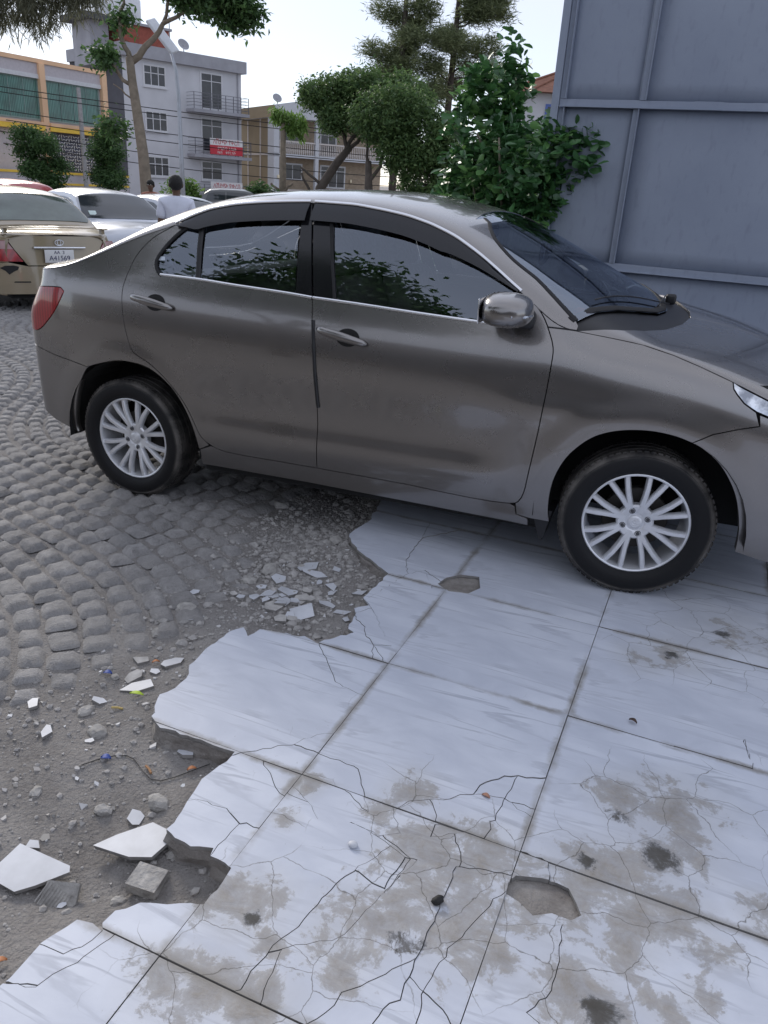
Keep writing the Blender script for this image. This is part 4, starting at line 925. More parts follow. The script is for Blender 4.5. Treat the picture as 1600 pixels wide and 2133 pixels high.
# front fender
farch = bez([(2.131,.255),(2.122,.30),(2.122,.381),(2.134,.455),(2.164,.53),(2.204,.586),(2.262,.639),(2.33,.671),(2.407,.688),(2.484,.692),(2.56,.683),(2.617,.666)], .015)
farch_b = bez([(2.617,.666),(2.65,.651),(2.715,.603),(2.768,.534),(2.806,.455),(2.832,.345),(2.835,.25)], .015)
hoodl = [(p[0], float(zG(p[0]))) for p in GXP if 2.10 < p[0] < 2.72]
headp = [(2.716,.889),(2.722,.868),(2.737,.850),(2.764,.823),(2.81,.797),(2.90,.765),(3.02,.735),(3.10,.735),(3.10,.715)]
bgapl = [(2.617,.666),(2.681,.705),(2.765,.732),(2.83,.748)]
ff_ = [(2.05,.255)] + farch + bgapl[1:] + [(2.81,.795)] + headp[:4][::-1] + hoodl[::-1] + [(x, float(zG(x))-.001) for x in (2.11,2.08,2.05,2.02,1.99,1.965)] + [p for p in FG[::-1] if p[1] < 1.093 and p[0] > 1.979] + [(1.985,.300),(1.99,.262)]
S_ff = shell(ff_, side_fn, .018)
sill = [(.432,.318),(.495,.344)] + [p for p in RG if p[0] > .50 and p[1] < .35] + [p for p in FG if p[1] < .326 and p[0] < 1.98 and p[0] > 1.07] + [(1.982,.298),(1.988,.262),(2.04,.250),(2.04,.215),(1.7,.222),(1.0,.235),(.43,.235),(.428,.27)]
S_sl = shell(sill, side_fn, .018, flange=.03)
rarch = bez([(-.203,.651),(-.150,.668),(-.096,.683),(-.018,.701),(.055,.704),(.152,.692),(.231,.656),(.306,.595),(.362,.514),(.408,.415),(.428,.318)], .015)
rarch_b = bez([(-.203,.651),(-.251,.590),(-.298,.50),(-.332,.398),(-.345,.320),(-.335,.285)], .015)
tailp = bez([(-.60,1.000),(-.484,1.012),(-.36,1.016),(-.338,1.000),(-.40,.908),(-.47,.843),(-.533,.800),(-.585,.790),(-.70,.80)], .02)
qtop = [(x, float(zG(x))) for x in np.arange(-.64, .236, .02)] + [(.238,1.3175)]
qb = [(-.70,.725),(-.575,.711),(-.436,.682),(-.203,.651)]
qp = qb + rarch[1:] + [(.432,.318),(.487,.345)] + [p for p in RG[::-1] if p[0] < .487 and p[1] > .346] + qtop[::-1] + [(-.665,1.03),(-.675,1.004),(-.60,1.000)] + tailp[1:] + [(-.70,.80)]
S_qp = shell(qp, side_fn, .018)
rb = [(-.70,.722),(-.575,.711),(-.436,.682),(-.203,.651)] + rarch_b[1:] + [(-.375,.303),(-.51,.330),(-.60,.372),(-.70,.43)]
S_rb = shell(rb, side_fn, .018, flange=.03)
tl = tailp[1:-1] + [(-.70,.795),(-.70,1.0),(-.60,1.0)]
S_tl = shell([(-.70,1.0),(-.60,1.0)] + tailp[1:-1] + [(-.70,.797)], side_fn, .015, off=.003)
fb = bgapl[::-1] + farch_b[1:] + [(2.95,.21),(3.10,.21),(3.16,.30),(3.16,.62),(3.10,.715),(3.02,.735),(2.90,.763),(2.822,.788)]
S_fb = shell(fb, side_fn, .025, flange=.03)
S_hl = shell([(2.716,.889)] + headp[1:8] + [(3.10,.735)] + [(x, float(zG(x))-.004) for x in np.arange(3.06, 2.73, -.04)], side_fn, .02, off=.002)
# glass and black pillars
def chr_at(x, d=0.): return (x, float(zG(x))-d)
def top_line(x0, x1, d, n=24): return [chr_at(x0+(x1-x0)*k/n, d) for k in range(n+1)]
def belt(x): return float(np.interp(x, [p[0] for p in belt_r+belt_f], [p[1] for p in belt_r+belt_f]))
def bl_line(x0, x1, n=14): return [(x0+(x1-x0)*k/n, belt(x0+(x1-x0)*k/n)+.006) for k in range(n+1)]
q_gl = [p for p in DLOR if p[1] < 1.335][::1] + bl_line(.236, .424)[0:] + top_line(.392, .352, .018, 3)
r_gl = bl_line(.442, .927) + top_line(.872, .412, .018)
f_gl = bl_line(1.122, 1.885) + [(1.893,1.03),(1.893,1.125)] + top_line(1.885, 1.034, .018)
b_r = bl_line(.930, 1.012, 4) + [(p[0]-.003, p[1]) for p in BG if p[1] > 1.07] + top_line(.918, .878, .004, 4)
b_f = bl_line(1.026, 1.118, 4) + top_line(1.030, .934, .004, 4) + [(p[0]+.004, p[1]) for p in BG[::-1] if p[1] > 1.07]
S_qg, S_rg, S_fg = [shell(p, side_fn, .03, gap=.001, off=-.006, flange=.004) for p in (q_gl, r_gl, f_gl)]
S_br, S_bf = shell(b_r, side_fn, .025, gap=.001, off=-.003), shell(b_f, side_fn, .025, gap=.001, off=-.003)
def loft_strip(f0, f1, name, mat, parent, sgn):
    pass
def side_pts(line, off=0.):
    p, n = side_fn(np.array([q[0] for q in line]), np.array([q[1] for q in line]), off); return p, n
def strip_on(lines, w_, h, off, name, mat, parent, sgn):
    mb = MB()
    for line in lines:
        p, n = side_pts(line, off); p = p*np.array([1, sgn, 1]); n = n*np.array([1, sgn, 1]); mb.strip(p, n, w_, h)
    return mb.build(name, mat, parent, sharp=40)
def visor(line_top, depth_fn, name, parent, sgn):
    """smoked rain guard standing off the glass, attached along its top edge"""
    p0, n0 = side_pts(line_top, .004); low = [(q[0], q[1]-depth_fn(k/(len(line_top)-1))) for k, q in enumerate(line_top)]
    mid = [(q[0], (q[1]+l[1])/2) for q, l in zip(line_top, low)]; p1, n1 = side_pts(mid, .017); p2, n2 = side_pts(low, .020)
    m = np.array([1, sgn, 1]); V = []; n_ = len(line_top)
    for k in range(n_): V += [p0[k]*m, p1[k]*m, p2[k]*m, (p2[k]-n2[k]*.003)*m, (p1[k]-n1[k]*.003)*m, (p0[k]-n0[k]*.006)*m]
    F = []
    for k in range(n_-1):
        for j in range(6):
            q = (k*6+j, k*6+(j+1)%6, (k+1)*6+(j+1)%6, (k+1)*6+j); F.append(q if sgn < 0 else q[::-1])
    F += [tuple(range(6)), tuple(range((n_-1)*6, n_*6))[::-1]]
    return meshobj(name, V, F, M_visor, parent, smooth=True, sharp=50)
M_visor = simple('smoked_acrylic', (.014,.015,.019), .16, var=.1)
def handle(parent, x0, z0, x1, z1, sgn, flip):
    L = math.hypot(x1-x0, z1-z0); ang_ = math.atan2(z1-z0, x1-x0)
    def at_(u, v, off):    # u along, v across
        x = x0 + u*math.cos(ang_) - v*math.sin(ang_); z = z0 + u*math.sin(ang_) + v*math.cos(ang_); p, n = side_fn(np.array([x]), np.array([z]), off); return p[0]*np.array([1,sgn,1]), n[0]*np.array([1,sgn,1])
    # bar bowed off the door
    mb = MB(); V = []; F = []; n_ = 15
    for k in range(n_):
        t = k/(n_-1); u = t*L; lift = .012 + .024*math.sin(math.pi*min(1, max(0, t)))**.55; hw = .0160*(.75+.35*math.sin(math.pi*t)); taper = 1 if 0 < k < n_-1 else .35
        for a in range(10):
            th = 2*math.pi*a/10; p, nn = at_(u, hw*taper*math.cos(th), lift+.0085*taper*math.sin(th)); V.append(p)
    for k in range(n_-1):
        for a in range(10): F.append((k*10+a, k*10+(a+1)%10, (k+1)*10+(a+1)%10, (k+1)*10+a))
    F += [tuple(range(9,-1,-1)), tuple(range((n_-1)*10, n_*10))]
    o = meshobj('door_handle', V, F, M_paint, parent, smooth=True)
    return o
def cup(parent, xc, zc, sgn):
    """nearly flat dark disc behind the handle, coloured as the shade of a finger scoop"""
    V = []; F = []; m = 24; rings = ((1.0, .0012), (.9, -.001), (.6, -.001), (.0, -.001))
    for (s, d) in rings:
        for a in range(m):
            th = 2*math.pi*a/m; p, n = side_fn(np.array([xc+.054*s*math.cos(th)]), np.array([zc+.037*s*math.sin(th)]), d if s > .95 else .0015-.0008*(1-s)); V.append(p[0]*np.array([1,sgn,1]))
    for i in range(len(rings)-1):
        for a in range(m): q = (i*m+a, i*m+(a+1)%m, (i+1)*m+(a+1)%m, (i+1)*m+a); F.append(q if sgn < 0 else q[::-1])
    return meshobj('handle_recess', V, F, M_recess_shade, parent, smooth=True)
M_recess_shade = simple('handle_recess_shade', (.018,.017,.017), .4, .4, var=.1)  # near-black stands in for the shade inside the scoop, painted into the colour
for sgn in (-1, 1):
    fl = (lambda S_: S_) if sgn > 0 else mirror
    d_r = emit('rear_door', fl(S_rd), M_paint, sedan); d_f = emit('front_door', fl(S_fd), M_paint, sedan)
    emit('quarter_window', fl(S_qg), M_glass, d_r); emit('window', fl(S_rg), M_glass, d_r); emit('window', fl(S_fg), M_glass, d_f)
    emit('pillar_trim', fl(S_br), M_gloss, d_r); emit('pillar_trim', fl(S_bf), M_gloss, d_f)
    strip_on([[(.395,1.338),(.408,1.24),(.430,1.104)]], .026, .006, -.002, 'window_bar', M_black, d_r, sgn)
    strip_on([bez([(.226,1.110)]+belt_r[1:], .03)], .011, .005, .001, 'chrome_strip', M_chrome, d_r, sgn); strip_on([bez(belt_f, .03)], .011, .005, .001, 'chrome_strip', M_chrome, d_f, sgn)
    strip_on([[(p[0]+.004, p[1]-.005) for p in DLOR]], .016, .006, -.002, 'window_seal', M_rub, d_r, sgn)
    strip_on([[(1.034,1.36),(1.08,1.2),(1.120,1.062)]], .014, .004, -.002, 'window_seal', M_rub, d_f, sgn)
    tl_r = [chr_at(x, .002) for x in np.linspace(.262, .915, 30)]; tl_f = [chr_at(x, .002) for x in np.linspace(.940, 1.895, 40)]
    visor(tl_r, lambda t: .078*min(1, .15+t*4.5), 'window_visor', d_r, sgn); visor(tl_f, lambda t: .076*min(1, .12+(1-t)*2.4), 'window_visor', d_f, sgn)
    strip_on([[chr_at(x, -.004) for x in np.linspace(.256, .918, 40)]], .012, .007, .003, 'chrome_strip', M_chrome, d_r, sgn); strip_on([[chr_at(x, -.004) for x in np.linspace(.936, 1.905, 50)]], .012, .007, .003, 'chrome_strip', M_chrome, d_f, sgn)
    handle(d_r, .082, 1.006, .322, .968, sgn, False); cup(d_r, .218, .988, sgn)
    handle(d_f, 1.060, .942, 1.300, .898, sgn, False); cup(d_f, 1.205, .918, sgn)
    strip_on([[(1.036,.975),(1.050,.86),(1.060,.74),(1.067,.62),(1.070,.602)]], .014, .009, .001, 'edge_guard', M_black, d_f, sgn)
    emit('fender', fl(S_ff), M_paint, sedan); emit('sill', fl(S_sl), M_paint, sedan); q_ = emit('quarter_panel', fl(S_qp), M_paint, sedan)
    strip_on([[(2.029,1.027),(2.09,1.0255),(2.146,1.022)]], .006, .0015, .0, 'pillar_seam', M_rub, sedan, sgn)
    emit('tail_lamp', fl(S_tl), M_red, sedan); emit('head_lamp', fl(S_hl), M_lens, sedan)
    # wheel arch liners
    for cx, y_ in ((.03, 1), (2.46, 1)):
        mb = MB(); n = 20; V = []; F = []
        for k in range(n+1):
            a = math.pi*1.04*k/n - .02*math.pi
            for yy in (.862, .55): V.append((cx+.402*math.cos(a), yy*sgn, .30+.402*math.sin(a)))
        for k in range(n): F.append((2*k, 2*k+1, 2*k+3, 2*k+2))
        c0 = len(V); V += [(cx+.402*math.cos(math.pi*1.04*k/n-.02*math.pi), .55*sgn, .30+.402*math.sin(math.pi*1.04*k/n-.02*math.pi)) for k in range(n+1)]; F.append(tuple(range(c0, c0+n+1)))
        meshobj('arch_liner', V, F, M_under, sedan)
    # mud flap stub behind the front wheel
    mb = MB(); mb.prism([(-.012,-.07),(.012,-.07),(.016,.07),(-.016,.07)], 0, .10, Matrix.Translation((2.120, sgn*.76, .235)) @ Matrix.Rotation(.1*0, 4, 'Y')); 
    mb2 = MB(); mb2.add([(2.05,sgn*.70,.30),(2.135,sgn*.70,.30),(2.10,sgn*.70,.165),(2.085,sgn*.70,.165),(2.05,sgn*.838,.30),(2.135,sgn*.838,.30),(2.105,sgn*.828,.165),(2.088,sgn*.828,.165)], [(0,1,2,3),(7,6,5,4),(0,4,5,1),(1,5,6,2),(2,6,7,3),(3,7,4,0)]); mb2.build('mud_flap', M_black, sedan)
# ---------------------------------------------------------------- roof, glass, bonnet, boot over the loft
def t_at(x, z):
    lo, hi = 0., 1.
    for _ in range(40):
        m = (lo+hi)/2
        if top_pt(np.array([x]), np.array([m]))[0, 2] < z: lo = m
        else: hi = m
    return (lo+hi)/2
ws = bez([(1.622,1.400),(1.654,1.381),(1.717,1.331),(1.832,1.251),(1.94,1.187),(2.006,1.140),(2.071,1.093),(2.130,1.052)], .03)
ws = [(x, LT*min(.6, t_at(x, z))) for x, z in ws]
wbase = [(2.130, ws[-1][1]), (2.19,.235), (2.26,.36), (2.335,.50), (2.385,.62), (2.405,LT)]
header = [(1.585,LT),(1.590,.55),(1.605,.38),(1.622,ws[0][1])]
hrear = [(2.146,.0),(2.20,.045),(2.30,.14),(2.37,.25),(2.44,.42),(2.487,.58),(2.505,LT)]
blz = [(.235,LT),(.225,.5),(.20,.34),(.165,.25)]; blb = [(-.235,.16),(-.30,.24),(-.345,.40),(-.365,LT)]
roof = [(x, 0.) for x in np.arange(-.33, 2.13, .03)] + [(2.14, 0.)] + [(2.142, ws[-1][1]*.6)] + ws[::-1] + header[::-1][1:] + blz + [(.07,.19),(-.10,.155)] + blb[:1] + [(-.30,.09)]
S_roof = both(shell(roof, top_fn, .022, gap=.0005, flange=.01)); roof_o = emit('roof', S_roof, M_paint, sedan)
wsp = ws + wbase[1:] + header[:-1]
S_ws = both(shell(wsp, top_fn, .03, gap=0, off=-.002, flange=0)); ws_o = emit('windscreen', S_ws, M_wind, sedan)
cowl = wbase + hrear[::-1][0:] + [(2.142,.03)]
emit('cowl', both(shell(cowl, top_fn, .02, gap=.0, off=-.012, flange=.01)), M_black, sedan)
hood = hrear + [(x, LT) for x in np.arange(2.55, 3.20, .05)] + [(3.2, LT), (3.16,.45), (3.08,.2), (2.98,.0)] + [(x, 0.) for x in np.arange(2.95, 2.15, -.05)]
S_hd = both(shell(hood, top_fn, .025, gap=.0018)); emit('bonnet', S_hd, M_paint, sedan)
emit('rear_window', both(shell(blz + [(.07,.19),(-.10,.155)] + blb, top_fn, .03, gap=0, off=-.002, flange=0)), M_glass, sedan)
boot = blb[::-1] + [(-.30,.09),(-.33,.0)] + [(x, 0.) for x in np.arange(-.36, -.63, -.03)] + [(-.64,.0),(-.675,.15),(-.705,.4),(-.715,LT)]
emit('boot_lid', both(shell(boot, top_fn, .025, gap=.0018)), M_paint, sedan)
# black frit border along the windscreen edge
def top_strip(line, w_, h, off, name, mat, parent):
    mb = MB(); p, n = top_fn(np.array([q[0] for q in line]), np.array([q[1] for q in line]), off)
    for s in (-1, 1): MB().strip(p*np.array([1,s,1]), n*np.array([1,s,1]), w_, h).build(name, mat, parent, sharp=40)
top_strip([(x, s+.010) for x, s in ws], .018, .003, .0, 'glass_border', M_rub, ws_o)
top_strip([(x-.02, s) for x, s in wbase], .03, .003, .0, 'glass_border', M_rub, ws_o)
# ends of the car
def endcap(x, zs, wfac, bulge, name, mat):
    V = []; F = []; m = 17
    for z in zs:
        w_ = float(Ys(x, z)) if z < 1.05 else float(Ys(x, 1.04))*.93
        for k in range(m):
            u = -1+2*k/(m-1); V.append((x + bulge*(1-u**4), u*w_*wfac, z))
    for i in range(len(zs)-1):
        for k in range(m-1): F.append((i*m+k, i*m+k+1, (i+1)*m+k+1, (i+1)*m+k))
    return meshobj(name, V, F, mat, sedan, smooth=True)
endcap(-.698, [.42,.50,.60,.722], 1.0, -.035, 'rear_bumper_face', M_paint); endcap(-.672, [.724,.80,.90,1.0,1.06], .985, -.035, 'boot_face', M_paint)
endcap(3.158, [.21,.30,.45,.62,.70], 1.0, .07, 'front_bumper_face', M_paint)
for fl in (lambda q: q, mirror): emit('front_bumper_corner', fl(S_fb), M_paint, sedan); emit('rear_bumper_corner', fl(S_rb), M_paint, sedan)
# dark inner body: closes the shut lines and the underside
V = []; F = []; xs_ = [-.66,-.5,-.42]+list(np.arange(.46,2.06,.1))+[2.06]
mb = MB()
for (x0, x1) in ((.44, 2.07),):
    st = np.linspace(x0, x1, 18); zz_ = [.22,.30,.45,.60,.75,.9,1.0]
    for s in (-1, 1):
        V = []; F = []
        for x in st:
            for z in zz_: V.append((x, s*(float(Ys(x, z))-.016), z))
        k_ = len(zz_)
        for i in range(len(st)-1):
            for j in range(k_-1): F.append((i*k_+j, i*k_+j+1, (i+1)*k_+j+1, (i+1)*k_+j))
        mb.add(V, F)
for s in (-1, 1):
    V = []; F = []; st = np.linspace(-.66, -.40, 5); zz_ = [.40,.5,.6,.66,.72]
    for x in st:
        for z in zz_: V.append((x, s*(float(Ys(x, z))-.02), z))
    for i in range(4):
        for j in range(4): F.append((i*5+j, i*5+j+1, (i+1)*5+j+1, (i+1)*5+j))
    mb.add(V, F)
    V = []; F = []; st = np.linspace(-.66, .46, 14); zz_ = [.72,.8,.9,1.0,1.06]
    for x in st:
        for z in zz_: V.append((x, s*(float(Ys(x, z))-.016), z))
    for i in range(len(st)-1):
        for j in range(4): F.append((i*5+j, i*5+j+1, (i+1)*5+j+1, (i+1)*5+j))
    mb.add(V, F)
    V = []; F = []; st = np.linspace(2.07, 3.0, 12); zz_ = [.71,.78,.85,.88]
    for x in st:
        for z in zz_: V.append((x, s*(float(Ys(x, z))-.018), z))
    for i in range(len(st)-1):
        for j in range(3): F.append((i*4+j, i*4+j+1, (i+1)*4+j+1, (i+1)*4+j))
    mb.add(V, F)
mb.box((.42,-.80,.20),(2.08,.80,.235)).box((-.62,-.50,.30),(.45,.50,.36)).box((2.05,-.52,.25),(3.08,.52,.32)).box((.40,-.78,.235),(.46,.78,.70)).box((2.05,-.76,.235),(2.11,.76,.82)).box((-.40,-.54,.36),(.40,.54,.56))
mb.build('inner_body', M_under, sedan)
# wheels
make_wheel(sedan, (0, -.755, .301), 0., -1); make_wheel(sedan, (2.45, -.755, .301), .17, -1, spin=116.); make_wheel(sedan, (0, .755, .301), 0., 1); make_wheel(sedan, (2.45, .755, .301), .17, 1)
# mirrors
def mirror_unit(sgn):
    V = []; F = []; m = 22; n = 16
    for i in range(n+1):
        a = math.pi*i/n
        for k in range(m):
            th = 2*math.pi*k/m; ct_, st_ = math.cos(th), math.sin(th)
            se = lambda c_, e: math.copysign(abs(c_)**e, c_)
            u = -math.cos(a); rr_ = math.sin(a)**.55
            x = 1.895 + .098*se(ct_, .75)*rr_*(1.05-.12*u) + .012*u; z = 1.093 + .062*se(st_, .75)*rr_*(1.0-.10*u) - .004*u; y = .930 + .105*u
            if ct_ < 0: x = max(x, 1.815 + .012*u)
            V.append((x, y*sgn, z))
    for i in range(n):
        for k in range(m):
            q = (i*m+k, i*m+(k+1)%m, (i+1)*m+(k+1)%m, (i+1)*m+k); F.append(q if sgn > 0 else q[::-1])
    o = meshobj('door_mirror', V, F, M_paint, sedan, smooth=True)
    mb = MB().rbox((1.925, sgn*.845, 1.046), (.075, .13, .028), .012); mb.rbox((1.935, sgn*.80, 1.05), (.09, .05, .075), .02); mb.build('mirror_foot', M_black, o, sharp=40)
    mb = MB().rbox((1.8125, sgn*.930, 1.093), (.004, .165, .09), .0018); mb.build('mirror_glass', M_chrome, o, sharp=40)
    mb = MB(); mb.tube([(1.983,sgn*.88,1.080),(1.996,sgn*.93,1.080),(1.985,sgn*.995,1.082),(1.94,sgn*1.030,1.084)], .0060, 8); mb.build('indicator', M_lens, o, sharp=40)
    return o
for s in (-1, 1): mirror_unit(s)
# wipers
for (x0, y0, x1, y1, nm) in ((2.40,.12,2.165,-.60,'wiper'),(2.36,.50,2.37,-.10,'wiper')):
    pts_ = []
    for k in range(12):
        t = k/11; yy = y0+(y1-y0)*t; x = x0+(x1-x0)*t; tt = .5
        lo, hi = 0., 1.
        for _ in range(30):
            tt = (lo+hi)/2
            if top_pt(np.array([x]), np.array([tt]))[0,1] > abs(yy): lo = tt
            else: hi = tt
        p = top_pt(np.array([x]), np.array([tt]))[0]; pts_.append((x, yy, p[2]+.014))
    MB().tube(pts_, .0032, 6).build(nm, M_black, sedan, smooth=True)
MB().rbox((2.39,.36,1.045),(.05,.035,.05),.012).build('wiper_pivot', M_black, sedan, sharp=40)
# cabin
MB().rbox((2.02,0,.86),(.55,1.36,.22),.06).rbox((1.80,0,.93),(.20,1.34,.10),.045).rbox((1.86,.36,.985),(.20,.36,.06),.03).build('dashboard', M_dash, sedan, sharp=40)
sw = MB(); Mx = Matrix.Translation((1.60,.36,.93)) @ Matrix.Rotation(math.radians(-62), 4, 'Y')
sw.tube([(.18*math.cos(a*.2094), .18*math.sin(a*.2094), 0) for a in range(31)], .014, 8, M=Mx); sw.tube([(0,0,0),(0,.17,0)], .014, 6, M=Mx); sw.tube([(0,0,0),(0,-.17,0)], .014, 6, M=Mx); sw.tube([(0,0,0),(0,0,-.22)], .03, 8, M=Mx); sw.rbox((0,0,0),(.11,.12,.04),.02,M=Mx)
sw.build('steering_wheel', M_dash, sedan, sharp=45)
def seat(x, y, w_, name, tilt=.30):
    mb = MB().rbox((x+.10,y,.50),(.52,w_,.16),.06); Mx = Matrix.Translation((x-.12,y,.55)) @ Matrix.Rotation(-tilt, 4, 'Y')
    mb.rbox((0,0,.29),(.14,w_,.62),.06,Mx); o = mb.build(name, M_seat, sedan, sharp=45)
    return o, Mx
for y in (-.36, .36):
    o, Mx = seat(1.28, y, .50, 'front_seat')
    MB().rbox((.0,0,.70),(.10,.27,.19),.05,Mx).tube([(0,.06,.58),(0,.06,.68)], .007, 6, M=Mx).tube([(0,-.06,.58),(0,-.06,.68)], .007, 6, M=Mx).build('head_rest', M_seat, o, sharp=45)
o, Mx = seat(.50, 0, 1.28, 'rear_seat', .42)
for y in (-.40, .40): MB().rbox((0,y,.66),(.10,.25,.15),.05,Mx).build('head_rest', M_seatd, o, sharp=45)
MB().box((-.33,-.66,1.06),(.28,.66,1.075)).build('parcel_shelf', M_dash, sedan); MB().box((.44,-.70,.30),(2.0,.70,.34)).build('cabin_floor', M_dash, sedan)
MB().rbox((1.55,0,1.335),(.03,.22,.06),.014).build('rear_view_mirror', M_dash, sedan, sharp=40)
MB().rbox((2.03,-.10,1.005),(.05,.06,.04),.015).rbox((2.05,-.14,1.0),(.04,.05,.03),.012).build('dash_ornament', simple('red_tassel', (.55,.05,.03), .7), sedan, sharp=40)

# ================================================================ OTHER CARS
def gz1(x, y): return float(gbase(np.array([x]), np.array([y]))[0])
class GCar:
    """smooth car skin from a top profile, a side gutter line and a plan taper"""
    def __init__(s, W, x0, x1, G, Cc, belt, wb):
        s.W, s.x0, s.x1, s.belt, s.wb = W, x0, x1, belt, wb
        s.gx, s.gz = smooth_tab(G, .03); s.cx, s.cz = smooth_tab(Cc, .04)
    def zG(s, x): return np.interp(x, s.gx, s.gz)
    def zC(s, x): return np.maximum(np.interp(x, s.cx, s.cz), s.zG(x)+.012)
    def Y(s, x, z):
        x = np.asarray(x, float); z = np.asarray(z, float); b_ = s.belt
        sec = _cub([.12,.20,.30,.45,b_-.28,b_-.12,b_,b_+.06,b_+.25,b_+.45,b_+.7], [.90,.95,.975,.985,1.0,.992,.945,.905,.82,.715,.56], z)
        m = (s.x0+s.x1)/2; h = (s.x1-s.x0)/2; u = np.abs((x-m)/h); plan = 1-.05*u**2-.13*np.clip((u-.55)/.45, 0, 1.2)**2.5-.16*np.clip((u-.90)/.10, 0, 1.2)**2
        w_ = s.W*sec*plan
        for cx in (0., s.wb): w_ = w_ + .012*(1-smst(.37, .43, np.hypot(x-cx, z-.30)))*smst(.14, .26, z)
        return w_
    def side(s, x, z, off=0.):
        h = .006; x = np.asarray(x, float); z = np.asarray(z, float); w_ = s.Y(x, z); gx_ = (s.Y(x+h, z)-s.Y(x-h, z))/(2*h); gz_ = (s.Y(x, z+h)-s.Y(x, z-h))/(2*h)
        n = np.stack([-gx_, np.ones_like(w_), -gz_], -1); n /= np.linalg.norm(n, axis=-1, keepdims=True); return np.stack([x, w_, z], -1)+n*off, n
    def tp(s, x, t):
        g = s.zG(x); yg = s.Y(x, g); h = .006; sl = np.clip((s.Y(x, g+h)-s.Y(x, g-h))/(2*h), -2.2, -.1); d = s.zC(x)-g; k = .62
        p1y = yg+sl*k*d; a, b_, c_, e = (1-t)**3, 3*t*(1-t)**2, 3*t*t*(1-t), t**3
        return np.stack([x, a*yg+b_*p1y+c_*.5*p1y, a*g+b_*(g+k*d)+c_*s.zC(x)+e*s.zC(x)], -1)
    def top(s, x, q, off=0.):
        x = np.asarray(x, float); t = np.clip(np.asarray(q, float)/LT, 0, 1); h = .005
        p = s.tp(x, t); dx = s.tp(x+h, t)-s.tp(x-h, t); dt = s.tp(x, np.clip(t+h,0,1))-s.tp(x, np.clip(t-h,0,1)); n = np.cross(dt, dx); n /= np.linalg.norm(n, axis=-1, keepdims=True)+1e-12
        n = np.where(n[..., 2:3] < 0, -n, n); n[t > .999, 1] = 0; n /= np.linalg.norm(n, axis=-1, keepdims=True); return p+n*off, n
def gcar(name, label, car, loc, az, mat, glass, wins, wsx, bwx, hub=None, seams=(), group=None, h=.05, gmat=None):
    """wins: list of (x,z) polygons; wsx: (header x, base x); bwx: (top x, base x) of the rear window"""
    root = empty(name, loc, (0, 0, math.pi/2-az)); tag(root, label, 'car', group)
    rimmat = hub or M_silver
    # side skin with wheel arch cut-outs
    def arch(cx): return [(cx+.345*math.cos(a), .30+.345*math.sin(a)) for a in np.linspace(math.pi, 0, 14)]
    low = [(car.x0+.04,.40),(car.x0+.10,.24)] + [(q[0], max(.22,q[1])) for q in arch(0.)] + [(q[0], max(.22,q[1])) for q in arch(car.wb)] + [(car.x1-.12,.22),(car.x1-.04,.36)]
    topl = [(x, float(car.zG(x))) for x in np.arange(car.x1-.04, car.x0+.03, -.06)]
    poly = low + topl
    for sgn in (-1, 1):
        fl = (lambda q: q) if sgn > 0 else mirror
        b_ = emit('body_side', fl(shell(poly, car.side, h, gap=0, flange=.03)), mat, root)
        for wp in wins: emit('side_window', fl(shell(wp, car.side, h, gap=0, off=.006, flange=.006)), glass, root)
        for sm in seams:
            mb = MB(); p, n = car.side(np.array([q[0] for q in sm]), np.array([q[1] for q in sm]), .0); m_ = np.array([1,sgn,1]); mb.strip(p*m_, n*m_, .010, .0025); mb.build('door_seam', M_rub, root)
    xs_ = list(np.arange(car.x0+.03, car.x1-.03, .05))
    emit('top_skin', both(shell([(x, 0.) for x in xs_]+[(x, LT) for x in xs_[::-1]], car.top, h, gap=0, flange=0)), mat, root)
    gm = gmat or glass
    emit('windscreen', both(shell([(wsx[0],LT),(wsx[0]+.02,.16),(wsx[1]-.22,.11),(wsx[1]-.13,.16),(wsx[1]-.03,.45),(wsx[1],LT)], car.top, h, gap=0, off=.006, flange=.004)), gm, root)
    if bwx: emit('rear_window', both(shell([(bwx[0],LT),(bwx[0]-.02,.20),(bwx[1]+.12,.12),(bwx[1]+.02,.22),(bwx[1],LT)], car.top, h, gap=0, off=.006, flange=.004)), gm, root)
    mb = MB().box((car.x0+.15,-car.W*.7,.20),(car.x1-.2,car.W*.7,.30)).box((car.x0+.2,-car.W*.62,.3),(car.x1-.3,car.W*.62,.60))
    mb.build('underbody', M_under, root)
    for cx in (0., car.wb):
        for s in (-1, 1): make_wheel(root, (cx, s*(car.W-.10), .30), 0., s, mat=rimmat, detail=False)
    return root
def endsurf(car, xe, sgn_x, bulge=.10, lean=None):
    """rear or front face: (y,z) -> point"""
    def fn(y, z, off=0.):
        y = np.asarray(y, float); z = np.asarray(z, float); lz = np.interp(z, [q[0] for q in lean], [q[1] for q in lean]) if lean else 0
        x = xe + sgn_x*(-bulge*(np.abs(y)/car.W)**2.6 - lz); h = .004
        dxy = sgn_x*(-bulge*2.6*(np.abs(y)/car.W)**1.6*np.sign(y)/car.W); n = np.stack([np.full_like(y, sgn_x), -sgn_x*dxy, np.zeros_like(y)+.12], -1); n /= np.linalg.norm(n, axis=-1, keepdims=True)
        return np.stack([x+np.zeros_like(y), y, z], -1)+n*off, n
    return fn
M_tan = paint('champagne_paint', (.30,.238,.150), .5, .36, .12); M_white = paint('white_paint', (.48,.51,.57), .0, .35, .18, (.42,.40,.38)); M_redp = paint('red_paint', (.40,.03,.04), .2, .35, .2)
M_cg = simple('car_glass_dark', (.03,.036,.042), .06, var=.1, spec=.9); M_cg2 = simple('car_glass_green', (.075,.10,.085), .07, var=.35, scale=3, spec=.9)
M_plate = simple('plate_white', (.75,.75,.74), .5, var=.05); M_ink = simple('plate_ink', (.03,.03,.10), .6)
